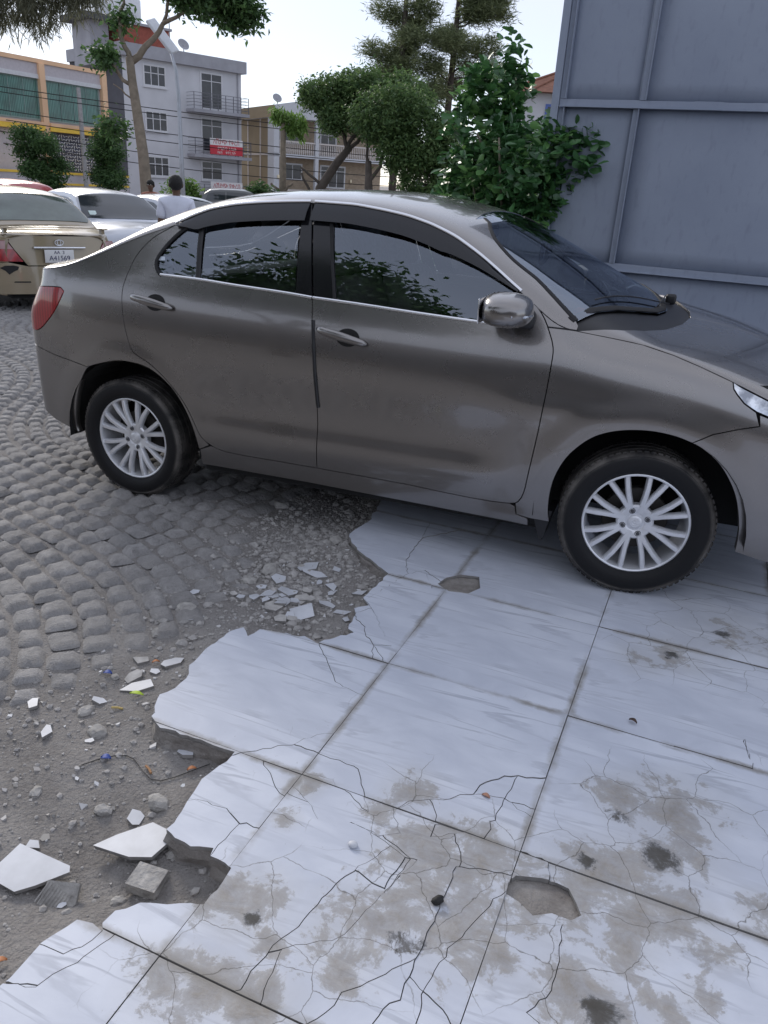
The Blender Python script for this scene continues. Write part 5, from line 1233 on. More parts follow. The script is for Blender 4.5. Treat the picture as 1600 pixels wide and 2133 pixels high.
sedanG = [(-.98,.90),(-.8,.955),(-.5,1.0),(-.35,1.03),(-.1,1.13),(.15,1.25),(.35,1.32),(.7,1.365),(1.1,1.38),(1.5,1.36),(1.8,1.29),(2.1,1.15),(2.35,1.0),(2.5,.95),(2.8,.90),(3.1,.82),(3.35,.70),(3.48,.55)]
sedanC = [(-.98,.965),(-.8,1.005),(-.5,1.035),(-.38,1.06),(-.1,1.20),(.15,1.33),(.35,1.41),(.7,1.46),(1.1,1.475),(1.5,1.45),(1.75,1.38),(2.1,1.21),(2.4,1.05),(2.55,1.0),(2.8,.96),(3.1,.88),(3.35,.75),(3.48,.62)]
tanS = GCar(.85, -.95, 3.45, sedanG, sedanC, .92, 2.60)
def place(px_x, px_y, az): return (px_x, px_y, gz1(px_x, px_y))
rw = [(-.20,1.03),(.10,1.19),(.40,1.285),(.80,1.32),(.80,.965),(.20,.985)]; fw = [(.86,1.32),(1.2,1.335),(1.5,1.315),(1.78,1.23),(2.12,1.05),(2.12,.955),(.86,.963)]
TAN_AZ = math.radians(-62)
tan_rear = (-5.25, 5.0)
tcx, tcy = tan_rear[0]+.95*math.sin(TAN_AZ), tan_rear[1]+.95*math.cos(TAN_AZ)
tan = gcar('champagne_sedan', 'champagne sedan with boot spoiler and damaged rear bumper parked on the cobbles', tanS, (tcx, tcy, gz1(tcx, tcy)), TAN_AZ, M_tan, M_cg, [rw, fw], (1.62, 2.42), (.33, -.30), seams=[[(.83,1.32),(.83,.6),(.80,.30)]], gmat=M_cg2)
RF = endsurf(tanS, -.985, -1, .13, [(.2,.06),(.42,0.),(.62,0.),(.64,.02),(.97,.06)])
def rp(name, poly, mat, off, parent, hh=.03): return emit(name, shell(poly, RF, hh, gap=.002, off=off, flange=.02), mat, parent)
bump_o = rp('rear_bumper', [(-.76,.26),(.76,.26),(.80,.40),(.78,.63),(.60,.645),(.40,.605),(-.40,.605),(-.60,.645),(-.78,.63),(-.80,.40)], M_tan, .0, tan)
lid_o = rp('boot_face', [(-.40,.612),(.40,.612),(.53,.80),(.62,.96),(-.62,.96),(-.53,.80)], M_tan, .004, tan)
for s in (-1, 1):
    P = [(s*.44,.655),(s*.775,.655),(s*.79,.76),(s*.72,.90),(s*.60,.90),(s*.53,.79)]
    lamp = rp('tail_lamp', P, M_red, .008, tan)
    rp('reversing_lens', [(s*.535,.80),(s*.755,.80),(s*.71,.895),(s*.60,.895)], simple('pinkish_lens', (.45,.28,.28), .15, var=.2), .012, lamp)
    for k in range(4): rp('lamp_louvre', [(s*.735,.665+.032*k),(s*.772,.665+.032*k),(s*.772,.688+.032*k),(s*.735,.688+.032*k)], M_rub, .012, lamp, .02)
# spoiler, badge, plate recess, plate
mb = MB(); V = []; F = []; n_ = 15
for k in range(n_):
    y = -.66+1.32*k/(n_-1); e = abs(y)/.66; x = -.905 + .10*e**3; z = 1.055 - .02*e**2
    for (dx, dz_) in ((.07,-.004),(.06,.012),(-.03,.018),(-.095,.020),(-.10,.008),(-.03,-.004)): V.append((x+dx, y, z+dz_))
for k in range(n_-1):
    for j in range(6): F.append((k*6+j, k*6+(j+1)%6, (k+1)*6+(j+1)%6, (k+1)*6+j))
F += [tuple(range(6)), tuple(range((n_-1)*6, n_*6))[::-1]]; mb.add(V, F)
for s in (-1, 1): mb.box((-.88, s*.60-.02, .985), (-.80, s*.60+.02, 1.052))
mb.build('boot_spoiler', M_tan, tan, sharp=40)
rp('plate_recess', [(-.30,.655),(.30,.655),(.30,.815),(-.30,.815)], M_tan, .0045, lid_o); MB().rbox((-.975,0,.825),(.05,.64,.028),.01).build('plate_garnish', M_chrome, lid_o, sharp=40)
mb = MB().tube([(-.968+.0,.052*math.cos(a*.3142),.885+.034*math.sin(a*.3142)) for a in range(21)], .006, 6).tube([(-.968,.022*math.cos(a*.3142),.885+.030*math.sin(a*.3142)) for a in range(21)], .005, 6); mb.build('badge', M_chrome, lid_o, smooth=True)
plate = MB().rbox((-1.003,.02,.725),(.008,.36,.155),.003).build('number_plate', M_plate, tan, sharp=40)
def text(body, size, mat, parent, loc, rot, name='lettering', ext_=.001, font=None, align='CENTER'):
    cu = bpy.data.curves.new(name, 'FONT'); cu.body = body; cu.size = size; cu.extrude = ext_; cu.align_x = align; cu.align_y = 'CENTER'
    if font: cu.font = font
    o = bpy.data.objects.new(name, cu); link(o); bpy.context.view_layer.update()
    me = bpy.data.meshes.new_from_object(o.evaluated_get(bpy.context.evaluated_depsgraph_get())); bpy.data.objects.remove(o)
    me.materials.clear(); me.materials.append(mat); m = bpy.data.objects.new(name, me); m.location = loc; m.rotation_euler = rot; return link(m, parent)
text('AA  3', .055, M_ink, plate, (-1.0085,.02,.770), (math.pi/2,0,-math.pi/2)); text('A41569', .082, M_ink, plate, (-1.0085,.02,.700), (math.pi/2,0,-math.pi/2))
# torn black patch in the bumper corner and a slot
mb = MB(); P = []; r_ = random.Random(2)
hole = [(.50,.60),(.56,.615),(.66,.61),(.72,.58),(.66,.545),(.62,.50),(.57,.535),(.52,.56)]
rp('bumper_tear', hole, M_rub, .006, bump_o, .02); rp('bumper_slot', [(.38,.405),(.58,.405),(.57,.425),(.39,.425)], M_rub, .004, bump_o, .02)
# white hatchbacks
hG = [(-.62,.80),(-.55,1.0),(-.45,1.20),(-.2,1.36),(.2,1.41),(.8,1.425),(1.2,1.415),(1.45,1.375),(1.75,1.22),(2.0,1.05),(2.15,1.0),(2.4,.965),(2.7,.91),(2.9,.83),(3.0,.70),(3.06,.55)]
hC = [(-.62,.86),(-.55,1.06),(-.45,1.28),(-.2,1.46),(.2,1.505),(.8,1.515),(1.2,1.50),(1.42,1.455),(1.75,1.29),(2.05,1.12),(2.2,1.06),(2.4,1.035),(2.7,.99),(2.9,.91),(3.0,.80),(3.06,.65)]
hat = GCar(.83, -.60, 3.05, hG, hC, .96, 2.40)
hw = [[(-.35,1.03),(-.25,1.27),(.05,1.35),(.42,1.365),(.42,1.0)], [(.48,1.365),(.9,1.37),(1.2,1.355),(1.42,1.30),(1.86,1.04),(1.86,1.0),(.48,1.0)]]
HAZ = math.radians(118)
def front_face(root, car, xe, mat):
    FF = endsurf(car, xe, 1, .20, [(.2,.05),(.45,0.),(.65,.02),(.9,.20)])
    def fp(nm, poly, m_, off, par): return emit(nm, shell(poly, FF, .05, gap=.002, off=off, flange=.02), m_, par)
    bo = fp('front_bumper', [(-.74,.20),(.74,.20),(.76,.55),(.60,.78),(-.60,.78),(-.76,.55)], mat, .0, root)
    fp('grille', [(-.34,.60),(.34,.60),(.36,.70),(-.36,.70)], M_rub, .006, bo); fp('lower_grille', [(-.45,.27),(.45,.27),(.42,.42),(-.42,.42)], M_rub, .006, bo)
hx, hy = -8.62, 9.12
hatch = gcar('white_hatchback', 'white hatchback facing us with windscreen sticker parked behind the champagne sedan', hat, (hx, hy, gz1(hx, hy)), HAZ, M_white, M_cg, hw, (1.42, 2.12), None, seams=[[(.45,1.36),(.45,.45)],[(1.50,1.0),(1.52,.30)]])
front_face(hatch, hat, 3.06, M_white)
def lamp_on(root, car, poly, name='head_lamp', mat=None):
    for s in (-1, 1): emit(name, (lambda q: q if s > 0 else mirror(q))(shell(poly, car.side, .04, gap=0, off=.006, flange=.006)), mat or M_lens, root)
lamp_on(hatch, hat, [(2.62,.86),(2.72,.80),(2.88,.74),(2.93,.80),(2.84,.87),(2.70,.90)])
p_, n_v = hat.top(np.array([1.93]), np.array([.34]), .012); mb = MB(); mb.rbox((0,0,0),(.10,.12,.004),.002, Matrix.Translation((p_[0][0], -p_[0][1], p_[0][2])) @ Matrix.Rotation(.62, 4, 'Y')); mb.build('windscreen_sticker', simple('sticker', (.62,.74,.70), .5), hatch)
for s in (-1, 1): MB().rbox((1.78, s*.90, 1.03), (.09,.14,.10), .035).build('door_mirror', M_white, hatch, sharp=40)
# the further white saloon
fx, fy = -9.0, 11.35
far = gcar('white_saloon', 'white saloon behind the hatchback beside the person in the white shirt', tanS, (fx, fy, gz1(fx, fy)), math.radians(112), M_white, M_cg, [rw, fw], (1.62, 2.42), (.33, -.30), seams=[[(.83,1.32),(.83,.6),(.80,.30)]]); front_face(far, tanS, 3.47, M_white); lamp_on(far, tanS, [(2.95,.80),(3.1,.70),(3.3,.62),(3.34,.68),(3.15,.79)])
rx, ry = -13.9, 12.95
redc = gcar('red_hatchback', 'red hatchback with only its roof showing behind the champagne sedan', hat, (rx, ry, gz1(rx, ry)), math.radians(-70), M_redp, M_cg, [[(q[0], min(q[1], 1.20)) for q in wp] for wp in hw], (1.42, 2.12), None, seams=[[(.45,1.36),(.45,.45)]])
kx, ky = -17.2, 26.0
M_dk = paint('charcoal_paint', (.05,.055,.06), .3, .35, .2)
darkc = gcar('charcoal_hatchback', 'charcoal hatchback parked in front of the banner on the white building', hat, (kx, ky, gz1(kx, ky)), math.radians(60), M_dk, M_cg, hw, (1.42, 2.12), (-.22, -.5), seams=[[(.45,1.36),(.45,.45)]])

# ================================================================ PEOPLE
def skin_body(name, joints, edges, radii, mat, parent, sub=2, loc=None, rot=None):
    me = bpy.data.meshes.new(name); me.from_pydata(joints, edges, []); o = bpy.data.objects.new(name, me); link(o)
    s = o.modifiers.new('skin', 'SKIN'); s.use_smooth_shade = True
    for d, r in zip(me.skin_vertices[0].data, radii): d.radius = r if isinstance(r, tuple) else (r, r)
    me.skin_vertices[0].data[0].use_root = True
    u = o.modifiers.new('sub', 'SUBSURF'); u.levels = sub; u.render_levels = sub
    bpy.context.view_layer.update(); m2 = bpy.data.meshes.new_from_object(o.evaluated_get(bpy.context.evaluated_depsgraph_get())); bpy.data.objects.remove(o)
    m2.polygons.foreach_set('use_smooth', [True]*len(m2.polygons)); m2.materials.clear(); m2.materials.append(mat); r = bpy.data.objects.new(name, m2)
    if loc is not None: r.location = loc
    if rot is not None: r.rotation_euler = rot
    return link(r, parent)
M_skin = simple('brown_skin', (.12,.065,.042), .55, var=.12, scale=20); M_hair = simple('black_hair', (.012,.011,.011), .8, var=.3, scale=90, bumps=.8, bscale=150)
def person(loc, rz, shirt, trousers, label, H=1.70, group=None):
    """standing figure facing -y at rz = 0"""
    k = H/1.70
    J = [(0,0,.95),(0,.01,1.10),(0,.015,1.26),(0,.01,1.38),(0,.0,1.45),(0,-.012,1.51),(0,-.015,1.575),(0,-.01,1.635),
         (.17,.01,1.375),(.215,.02,1.10),(.20,-.06,.88),(.195,-.09,.79),(-.17,.01,1.375),(-.215,.02,1.10),(-.20,-.06,.88),(-.195,-.09,.79),
         (.095,0,.90),(.105,-.01,.50),(.11,.02,.09),(.115,-.12,.035),(-.095,0,.90),(-.105,-.01,.50),(-.11,.02,.09),(-.115,-.12,.035)]
    Ed = [(0,1),(1,2),(2,3),(3,4),(4,5),(5,6),(6,7),(3,8),(8,9),(9,10),(10,11),(3,12),(12,13),(13,14),(14,15),(0,16),(16,17),(17,18),(18,19),(0,20),(20,21),(21,22),(22,23)]
    Rr = [(.14,.10),(.13,.095),(.15,.105),(.125,.085),.052,.05,(.078,.092),(.062,.075),.062,.046,.036,.03,.062,.046,.036,.03,.085,.060,.042,.036,.085,.060,.042,.036]
    J = [tuple(c*k for c in p) for p in J]; sc_ = lambda r: tuple(q*k for q in r) if isinstance(r, tuple) else r*k
    root = skin_body('person', J, Ed, [sc_(r) for r in Rr], M_skin, None, 2, loc, (0,0,rz)); tag(root, label, 'person', group)
    # shirt with sleeves, trousers, hair
    q = lambda i: tuple(J[i])
    Js = [q(0),q(1),q(2),(0,.008*k,1.425*k),(.165*k,.01*k,1.38*k),(.215*k,.018*k,1.16*k),(-.165*k,.01*k,1.38*k),(-.215*k,.018*k,1.16*k),(0,0,.90*k),(0,.004*k,1.475*k)]
    skin_body('shirt', Js, [(0,1),(1,2),(2,3),(3,4),(4,5),(3,6),(6,7),(0,8),(3,9)], [(.16*k,.12*k),(.155*k,.115*k),(.172*k,.122*k),(.105*k,.085*k),.088*k,.072*k,.088*k,.068*k,(.155*k,.118*k),.066*k], shirt, root)
    Jt = [q(0),(.095*k,0,.88*k),(.105*k,-.01*k,.50*k),(.11*k,.02*k,.10*k),(-.095*k,0,.88*k),(-.105*k,-.01*k,.50*k),(-.11*k,.02*k,.10*k)]
    skin_body('trousers', Jt, [(0,1),(1,2),(2,3),(0,4),(4,5),(5,6)], [(.15*k,.11*k),.10*k,.078*k,.068*k,.10*k,.078*k,.068*k], trousers, root)
    v = []; 
    for p in ICO3[0]:
        p = Vector(p); y = p.y*.100; z = p.z*.100
        if p.z < -.1 and p.y < .1: sc2 = .80
        elif p.z < .25 and p.y < -.25: sc2 = .84
        elif p.y > .2 and p.z < 0: sc2 = 1.12
        else: sc2 = 1.02 + .05*noise.noise(p*5)
        v.append((p.x*.090*sc2*k, (y*sc2-.002)*k, (1.632+z*sc2*.95)*k))
    meshobj('hair', v, ICO3[1], M_hair, root, smooth=True)
    # face: nose, ears, eyes, mouth
    mb = MB(); mb.add([(p[0]*.014*k, (-.104+p[1]*.018)*k, (1.590+p[2]*.022)*k) for p in ICO2[0]], ICO2[1]); mb.build('nose', M_skin, root, smooth=True)
    for s in (-1, 1):
        MB().add([(s*.087*k+p[0]*.010*k, (.004+p[1]*.018)*k, (1.60+p[2]*.03)*k) for p in ICO2[0]], ICO2[1]).build('ear', M_skin, root, smooth=True)
        MB().add([(s*.032*k+p[0]*.012*k, (-.086+p[1]*.008)*k, (1.617+p[2]*.007)*k) for p in ICO2[0]], ICO2[1]).build('eye', simple('eye', (.6,.58,.55), .2), root, smooth=True)
        # five fingers on each hand
        hd = MB(); base = Vector((s*.195, -.10, .775))
        for fi, (dx, L) in enumerate(((-.030,.055),(-.013,.072),(.004,.078),(.020,.070))): hd.tube([base+Vector((0,dx,0)), base+Vector((-s*.006,dx-.004,-L*.5)), base+Vector((-s*.022,dx-.008,-L))], [.010,.0095,.007], 6)
        hd.tube([base+Vector((-s*.01,-.035,.03)), base+Vector((-s*.02,-.062,.0)), base+Vector((-s*.025,-.068,-.025))], [.011,.010,.008], 6)
        h_ = hd.build('fingers', M_skin, root, smooth=True); h_.scale = (k, k, k)
    MB().add([(p[0]*.024*k, (-.094+p[1]*.007)*k, (1.548+p[2]*.008)*k) for p in ICO2[0]], ICO2[1]).build('mouth', simple('lips', (.16,.06,.05), .5), root, smooth=True)
    return root
M_shirtw = simple('white_cotton', (.68,.70,.80), .9, var=.06, scale=12, bumps=.3, bscale=9); M_shirto = simple('rust_cotton', (.32,.13,.09), .9, var=.1); M_jean = simple('dark_denim', (.04,.05,.08), .9, var=.2)
P1 = (-4.43, 6.34); P2 = (-10.0, 12.85)
person((P1[0], P1[1], gz1(*P1)), math.radians(214), M_shirtw, M_jean, 'person in a white shirt seen from behind beside the parked cars', 1.72)
person((P2[0], P2[1], gz1(*P2)), math.radians(20), M_shirto, M_jean, 'person whose head shows over the white saloon roof facing this way', 1.68)

# ================================================================ BUILDINGS
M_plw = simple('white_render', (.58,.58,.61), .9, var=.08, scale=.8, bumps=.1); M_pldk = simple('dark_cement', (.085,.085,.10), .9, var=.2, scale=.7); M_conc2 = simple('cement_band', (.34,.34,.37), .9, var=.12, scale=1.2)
M_win = simple('window_glass_dark', (.035,.038,.045), .12, var=.4, scale=1.5, spec=.6); M_frame = simple('window_frame_white', (.62,.62,.64), .6, var=.06); M_rail = simple('railing_paint', (.14,.14,.16), .6)
M_brick = simple('red_brick', (.30,.085,.06), .9, var=.2, scale=6, bumps=.3, bscale=18); M_tank = simple('water_tank', (.66,.67,.70), .6, var=.05)
M_peach = simple('peach_paint', (.82,.53,.33), .8, var=.07, scale=1.2); M_yel = simple('yellow_paint', (.88,.58,.08), .7, var=.08); M_lil = simple('pale_lilac_render', (.52,.48,.50), .9, var=.06)
M_curt, nt, b = newmat('green_glass_curtains'); b.inputs['Roughness'].default_value = .22
t1 = tex(nt, 'ShaderNodeTexWave', scale=3.2, mapscale=(1,1,.02)); t1.inputs['Distortion'].default_value = 3; t2 = tex(nt, scale=1.3, detail=5)
c = ramp(nt, t1.outputs['Fac'], [(.2, (.045,.13,.11)), (.8, (.15,.30,.26))]); c = mixc(nt, ramp(nt, t2.outputs['Fac'], [(.42, 0.), (.68, .7)]), c, (.07,.10,.09)); nt.links.new(c, b.inputs['Base Color'])
M_stone, nt, b = newmat('tan_stone_cladding'); b.inputs['Roughness'].default_value = .9
tb = tex(nt, 'ShaderNodeTexBrick', scale=1.0, mapscale=(1,1,1)); tb.inputs['Color1'].default_value = (.40,.31,.22,1); tb.inputs['Color2'].default_value = (.30,.23,.165,1); tb.inputs['Mortar'].default_value = (.36,.33,.28,1); tb.inputs['Scale'].default_value = 2.6; tb.inputs['Mortar Size'].default_value = .012
rotn = N(nt, 'ShaderNodeMapping'); rotn.inputs['Rotation'].default_value = (math.pi/2, 0, 0); nt.links.new(N(nt, 'ShaderNodeTexCoord').outputs['Object'], rotn.inputs['Vector']); nt.links.new(rotn.outputs['Vector'], tb.inputs['Vector']); nt.links.new(tb.outputs['Color'], b.inputs['Base Color'])
M_ochre = simple('ochre_render', (.30,.235,.15), .9, var=.12, scale=.6); M_balus = simple('baluster_white', (.60,.55,.52), .85, var=.06); M_fascia = simple('pale_fascia', (.56,.57,.60), .8, var=.05)
M_rtile = simple('clay_roof_tiles', (.25,.115,.075), .85, var=.25, scale=5); M_blue = simple('blue_frame', (.10,.16,.45), .5)
M_flat = simple('roof_screed', (.30,.30,.31), .95, var=.15)
def bframe(name, origin, az, label):
    o = empty(name, (origin[0], origin[1], 0), (0, 0, math.radians(90-az))); return tag(o, label, 'building')
def part(name, mat, root, *boxes, parent=None):
    mb = MB()
    for a, b_ in boxes: mb.box(a, b_)
    return mb.build(name, mat, parent or root)
def window(root, u0, u1, z0, z1, nx=3, nz=2, fr=M_frame, gl=M_win, y=0., t=.06, split=.62, sill=True):
    """recessed pane with frame bars: window > pane, sill"""
    mb = MB(); d0, d1 = y-.045, y+.02
    mb.box((u0-.05,d0,z0-.05),(u0+t,d1,z1+.05)).box((u1-t,d0,z0-.05),(u1+.05,d1,z1+.05)).box((u0+t,d0+.003,z0-.05),(u1-t,d1,z0+t)).box((u0+t,d0+.003,z1-t),(u1-t,d1,z1+.05))
    for k in range(1, nx): u = u0+(u1-u0)*k/nx; mb.box((u-t*.45,d0+.008,z0+t),(u+t*.45,d1,z1-t))
    if nz == 2: z = z0+(z1-z0)*split; mb.box((u0+t,d0+.012,z-t*.4),(u1-t,d1,z+t*.4))
    w_ = mb.build('window', fr, root)
    for k in range(nx):
        a = u0+(u1-u0)*k/nx; b_ = u0+(u1-u0)*(k+1)/nx; MB().box((a+.02, y-.012+.004*(k%2), z0+.02), (b_-.02, y+.012, z1-.02)).build('pane', gl, w_)
    if sill: MB().box((u0-.10, y-.12, z0-.12), (u1+.10, y+.01, z0-.052)).build('sill', fr, w_)
    return w_
def rails(root, u0, u1, z0, z1, y, name='balcony_railing', n=5, posts=8, y2=None):
    mb = MB()
    for k in range(n): z = z0+(z1-z0)*(k+1)/n; mb.box((u0,y-.015,z-.015),(u1,y+.015,z+.015))
    for k in range(posts): u = u0+(u1-u0)*k/(posts-1); mb.box((u-.02,y-.020,z0),(u+.02,y+.020,z1+.014))
    for uu in (u0, u1):
        for k in range(n): z = z0+(z1-z0)*(k+1)/n; mb.box((uu-.012,y+.021,z-.012),(uu+.012,-.02,z+.012))
    return mb.build(name, M_rail, root)
# --- white three-storey block
W1 = bframe('apartment_block', (-35.87, 43.24), 24.5, 'white three-storey block with balconies, red banner and brick roof room')
part('wall', M_plw, W1, ((0,0,-.8),(8.95,8.0,8.1)))
part('side_wall', M_pldk, W1, ((-.05,-.02,-.8),(-.002,8.0,8.12))); part('parapet', M_conc2, W1, ((-.2,-.35,8.1),(9.2,8.1,8.85)))
for (z0, z1) in ((6.58,7.79),(3.90,5.07),(1.09,2.31)): window(W1, 1.46, 3.02, z0, z1, 3, 2, split=.62)
window(W1, 5.68, 7.36, 5.62, 7.84, 2, 2, split=.78, sill=False); window(W1, 5.65, 7.32, 2.9, 5.03, 2, 2, split=.78, sill=False); window(W1, 5.59, 7.27, 1.05, 2.26, 2, 2)
for zb_, u1 in ((5.50,8.97),(2.68,9.15)):
    part('balcony_slab', M_conc2, W1, ((4.5,-1.05,zb_-.20),(u1,-.003,zb_)))
    rails(W1, 4.56, u1-.06, zb_, zb_+1.0, -1.0)
rails(W1, 4.56, 9.05, -.35, .75, -1.0)
part('drain_pipe', M_conc2, W1, ((8.60,-.08,-.5),(8.68,-.004,8.1)))
bann = MB(); bann.box((5.68,-1.065,2.74),(8.35,-1.045,3.33)); banner = bann.build('banner', simple('banner_red', (.52,.03,.05), .6, var=.1), W1); MB().box((5.68,-1.066,3.332),(8.35,-1.044,3.76)).build('banner_head', simple('banner_white', (.72,.70,.70), .6, var=.05), banner)
M_br = simple('banner_letter_red', (.45,.04,.05), .6); M_bw = simple('banner_letter_white', (.75,.72,.70), .6)
text('ለሽያጭ የቀረበ', .40, M_br, banner, (7.0,-1.072,3.54), (math.pi/2,0,0)); text('የሚሸጥ ንብረት', .27, M_bw, banner, (7.05,-1.072,3.13), (math.pi/2,0,0)); text('ስልክ    ቁጥር ቤት', .22, M_bw, banner, (7.0,-1.072,2.88), (math.pi/2,0,0))
b2 = MB().box((5.67,-1.065,-.30),(8.31,-1.045,.42)).build('banner', simple('banner_red2', (.48,.05,.06), .6, var=.1), W1); MB().box((5.67,-1.066,.422),(8.31,-1.044,.95)).build('banner_head', simple('banner_white2', (.70,.68,.68), .6, var=.05), b2)
text('ለሽያጭ የቀረበ', .42, M_br, b2, (7.0,-1.072,.67), (math.pi/2,0,0)); text('የሚሸጥ', .26, M_bw, b2, (6.9,-1.072,.22), (math.pi/2,0,0))
part('roof_room', M_brick, W1, ((.5,.6,8.85),(3.75,4.0,10.0))); part('roof_room_slab', M_conc2, W1, ((.35,.45,10.0),(3.9,4.1,10.14)))
for k in range(2): MB().lathe([(.001,1.75),(.35,1.72),(.95,1.45),(1.0,1.38),(1.0,.05),(.98,0),(.001,0)], 28, axis='z').build('water_tank', M_tank, W1, sharp=40, loc=(1.35+.0*k+1.6*k*0, 1.9+2.0*k, 10.15))
part('stair_tower', M_conc2, W1, ((-1.3,1.5,7.5),(-.06,4.2,10.0))); part('stair_roof', M_pldk, W1, ((-1.9,.9,10.0),(.3,4.6,10.35)))
def dish(root, u, y, z, r, tilt=.9, rz=0.):
    mb = MB().lathe([(r*k/6, -.28*r*(1-(k/6)**2)) for k in range(7)], 24, axis='z', M=Matrix.Translation((u,y,z+.55)) @ Matrix.Rotation(rz,4,'Z') @ Matrix.Rotation(tilt,4,'X')); mb.tube([(u,y,z),(u,y,z+.5)], .03, 6)
    o = mb.build('satellite_dish', M_conc2, root, smooth=True); s = o.modifiers.new('t','SOLIDIFY'); s.thickness = .02; return o
dish(W1, 4.75, .5, 8.85, .40, 1.0); part('antenna', M_rail, W1, ((4.0,1.0,8.85),(4.04,1.04,11.0)))
# --- peach-framed two-storey shop block
W2 = bframe('shop_block', (-31.82, 36.53), 6, 'peach-framed two-storey block with green curtained windows and yellow ledges')
part('wall', M_lil, W2, ((-14,0,-.8),(.05,9.0,6.2)))
part('frieze', M_lil, W2, ((-14,-.10,5.62),(.0,-.004,6.16))); part('cornice', M_peach, W2, ((-14,-.18,6.16),(.25,.3,6.36)))
for k, u in enumerate((-8.1,-4.12,.02)): part('column', M_peach, W2, ((u-.17,-.26,-.8),(u+.17,-.02,6.15)))
part('beam', M_frame, W2, ((-14,-.16,5.44),(-.16,-.101,5.64))); part('ledge', M_yel, W2, ((-3.94,-.34,3.02),(-.16,-.02,3.26))); part('ledge', M_yel, W2, ((-7.92,-.34,3.02),(-4.30,-.02,3.26))); part('ledge_cap', M_peach, W2, ((-3.94,-.36,3.26),(-.16,-.02,3.42))); part('ledge_cap', M_peach, W2, ((-7.92,-.36,3.26),(-4.30,-.02,3.42)))
window(W2, -3.80, -.30, 3.55, 5.42, 4, 1, simple('alu_frame', (.22,.30,.28), .5), M_curt, t=.03, sill=False); window(W2, -7.85, -4.32, 3.55, 5.42, 4, 1, simple('alu_frame2', (.22,.30,.28), .5), M_curt, t=.03, sill=False)
# pierced screen below the ledge
mb = MB()
for i in range(22):
    for j in range(11):
        u = -3.85+i*.162; z = 1.12+j*.165; a = ((i*7+j*5) % 4)*math.pi/4; mb.box((-.07,-.02,-.017),(.07,.02,.017), Matrix.Translation((u+.08,-.10,z+.08)) @ Matrix.Rotation(a,4,'Y'))
scr = mb.build('pierced_screen', M_frame, W2); scr['kind'] = 'stuff'; part('screen_backing', simple('screen_dark', (.10,.10,.13), .8), W2, ((-3.92,-.06,1.02),(-.16,-.003,3.0)))
part('plinth', M_lil, W2, ((-14,-1.2,-.8),(.45,-.30,.95))); part('plinth_line', M_yel, W2, ((-14,-1.24,.95),(.48,-.28,1.06))); part('plinth_line', M_yel, W2, ((-14,-1.23,.42),(.47,-1.205,.52)))
# --- stone-clad two-storey house with balustrade
W3 = bframe('stone_house', (-30.48, 52.34), 37, 'stone-clad two-storey house with white balustrade balcony and pale fascia')
part('wall', M_stone, W3, ((0.45,0,-.8),(9.6,7.0,5.5))); part('side_wall', M_ochre, W3, ((.40,.05,-.8),(.448,7.0,5.5)))
part('corner_pier', M_fascia, W3, ((-.02,-1.15,-.8),(.40,.04,5.48))); part('pier', M_fascia, W3, ((3.28,-1.2,-.8),(3.55,-.9,6.7)))
mb = MB(); mb.add([(-.1,-1.4,5.5),(9.8,-1.4,5.5),(9.8,7.2,5.5),(-.1,7.2,5.5),(-.1,-1.4,6.25),(9.8,-1.4,8.2),(9.8,7.2,8.2),(-.1,7.2,6.25)], [(0,3,2,1),(4,5,6,7),(0,1,5,4),(1,2,6,5),(2,3,7,6)]); mb.build('fascia', M_fascia, W3)
mb = MB(); mb.add([(-.12,-1.41,5.48),(-.12,7.2,5.48),(-.12,7.2,6.24),(-.12,-1.41,6.24)], [(0,3,2,1)]); mb.build('side_fascia', M_ochre, W3)
part('balcony_slab', M_fascia, W3, ((-.02,-1.15,2.92),(9.4,-.003,3.14)))
part('handrail', M_balus, W3, ((.42,-1.12,3.92),(9.3,-.92,4.02)))
for k in range(56):
    u = .50+k*.157
    if abs(u-3.41) < .2: continue
    MB().lathe([(.03,0),(.045,.06),(.058,.22),(.042,.42),(.032,.55),(.045,.68),(.05,.775)], 8, axis='z').build('baluster', M_balus, W3, smooth=True, loc=(u,-1.02,3.141))
for (u0, u1, z0, z1, n) in ((.97,2.65,4.0,5.14,2),(4.21,5.54,3.2,5.08,2),(1.19,2.71,1.42,2.5,2),(4.29,6.38,1.0,2.53,3)): window(W3, u0, u1, z0, z1, n, 2 if u0 > 4 else 1, split=.78, sill=z0 > 3.5)
part('stone_wall', M_balus, W3, ((.3,-1.6,-.8),(9.5,-1.4,.75)))
for k in range(2): part('side_pilaster', M_balus, W3, ((-.0+.36,2.4+2.6*k,-.8),(.40,2.6+2.6*k,5.48)))
part('side_band', M_balus, W3, ((.36,.06,3.0),(.397,7.0,3.12)))
part('drum_tank', M_tank, W3, ((3.0,2.0,6.8),(3.05,2.05,7.0))); MB().lathe([(.001,.95),(.5,.85),(.55,.8),(.55,0),(.001,0)], 24, axis='z').build('water_tank', M_tank, W3, sharp=40, loc=(3.5,1.2,6.95)); dish(W3, .9, .5, 6.3, .35, 1.0)
# wall lamps that are lit
for u in (.32, 6.9):
    MB().rbox((u,-.10 if u > 1 else -1.2,1.55),(.16,.12,.26),.05).build('wall_lamp', (lambda m: m)(M_lampw if 'M_lampw' in globals() else None) or simple('lamp_white', (.8,.7,.5), .4), W3, sharp=40)
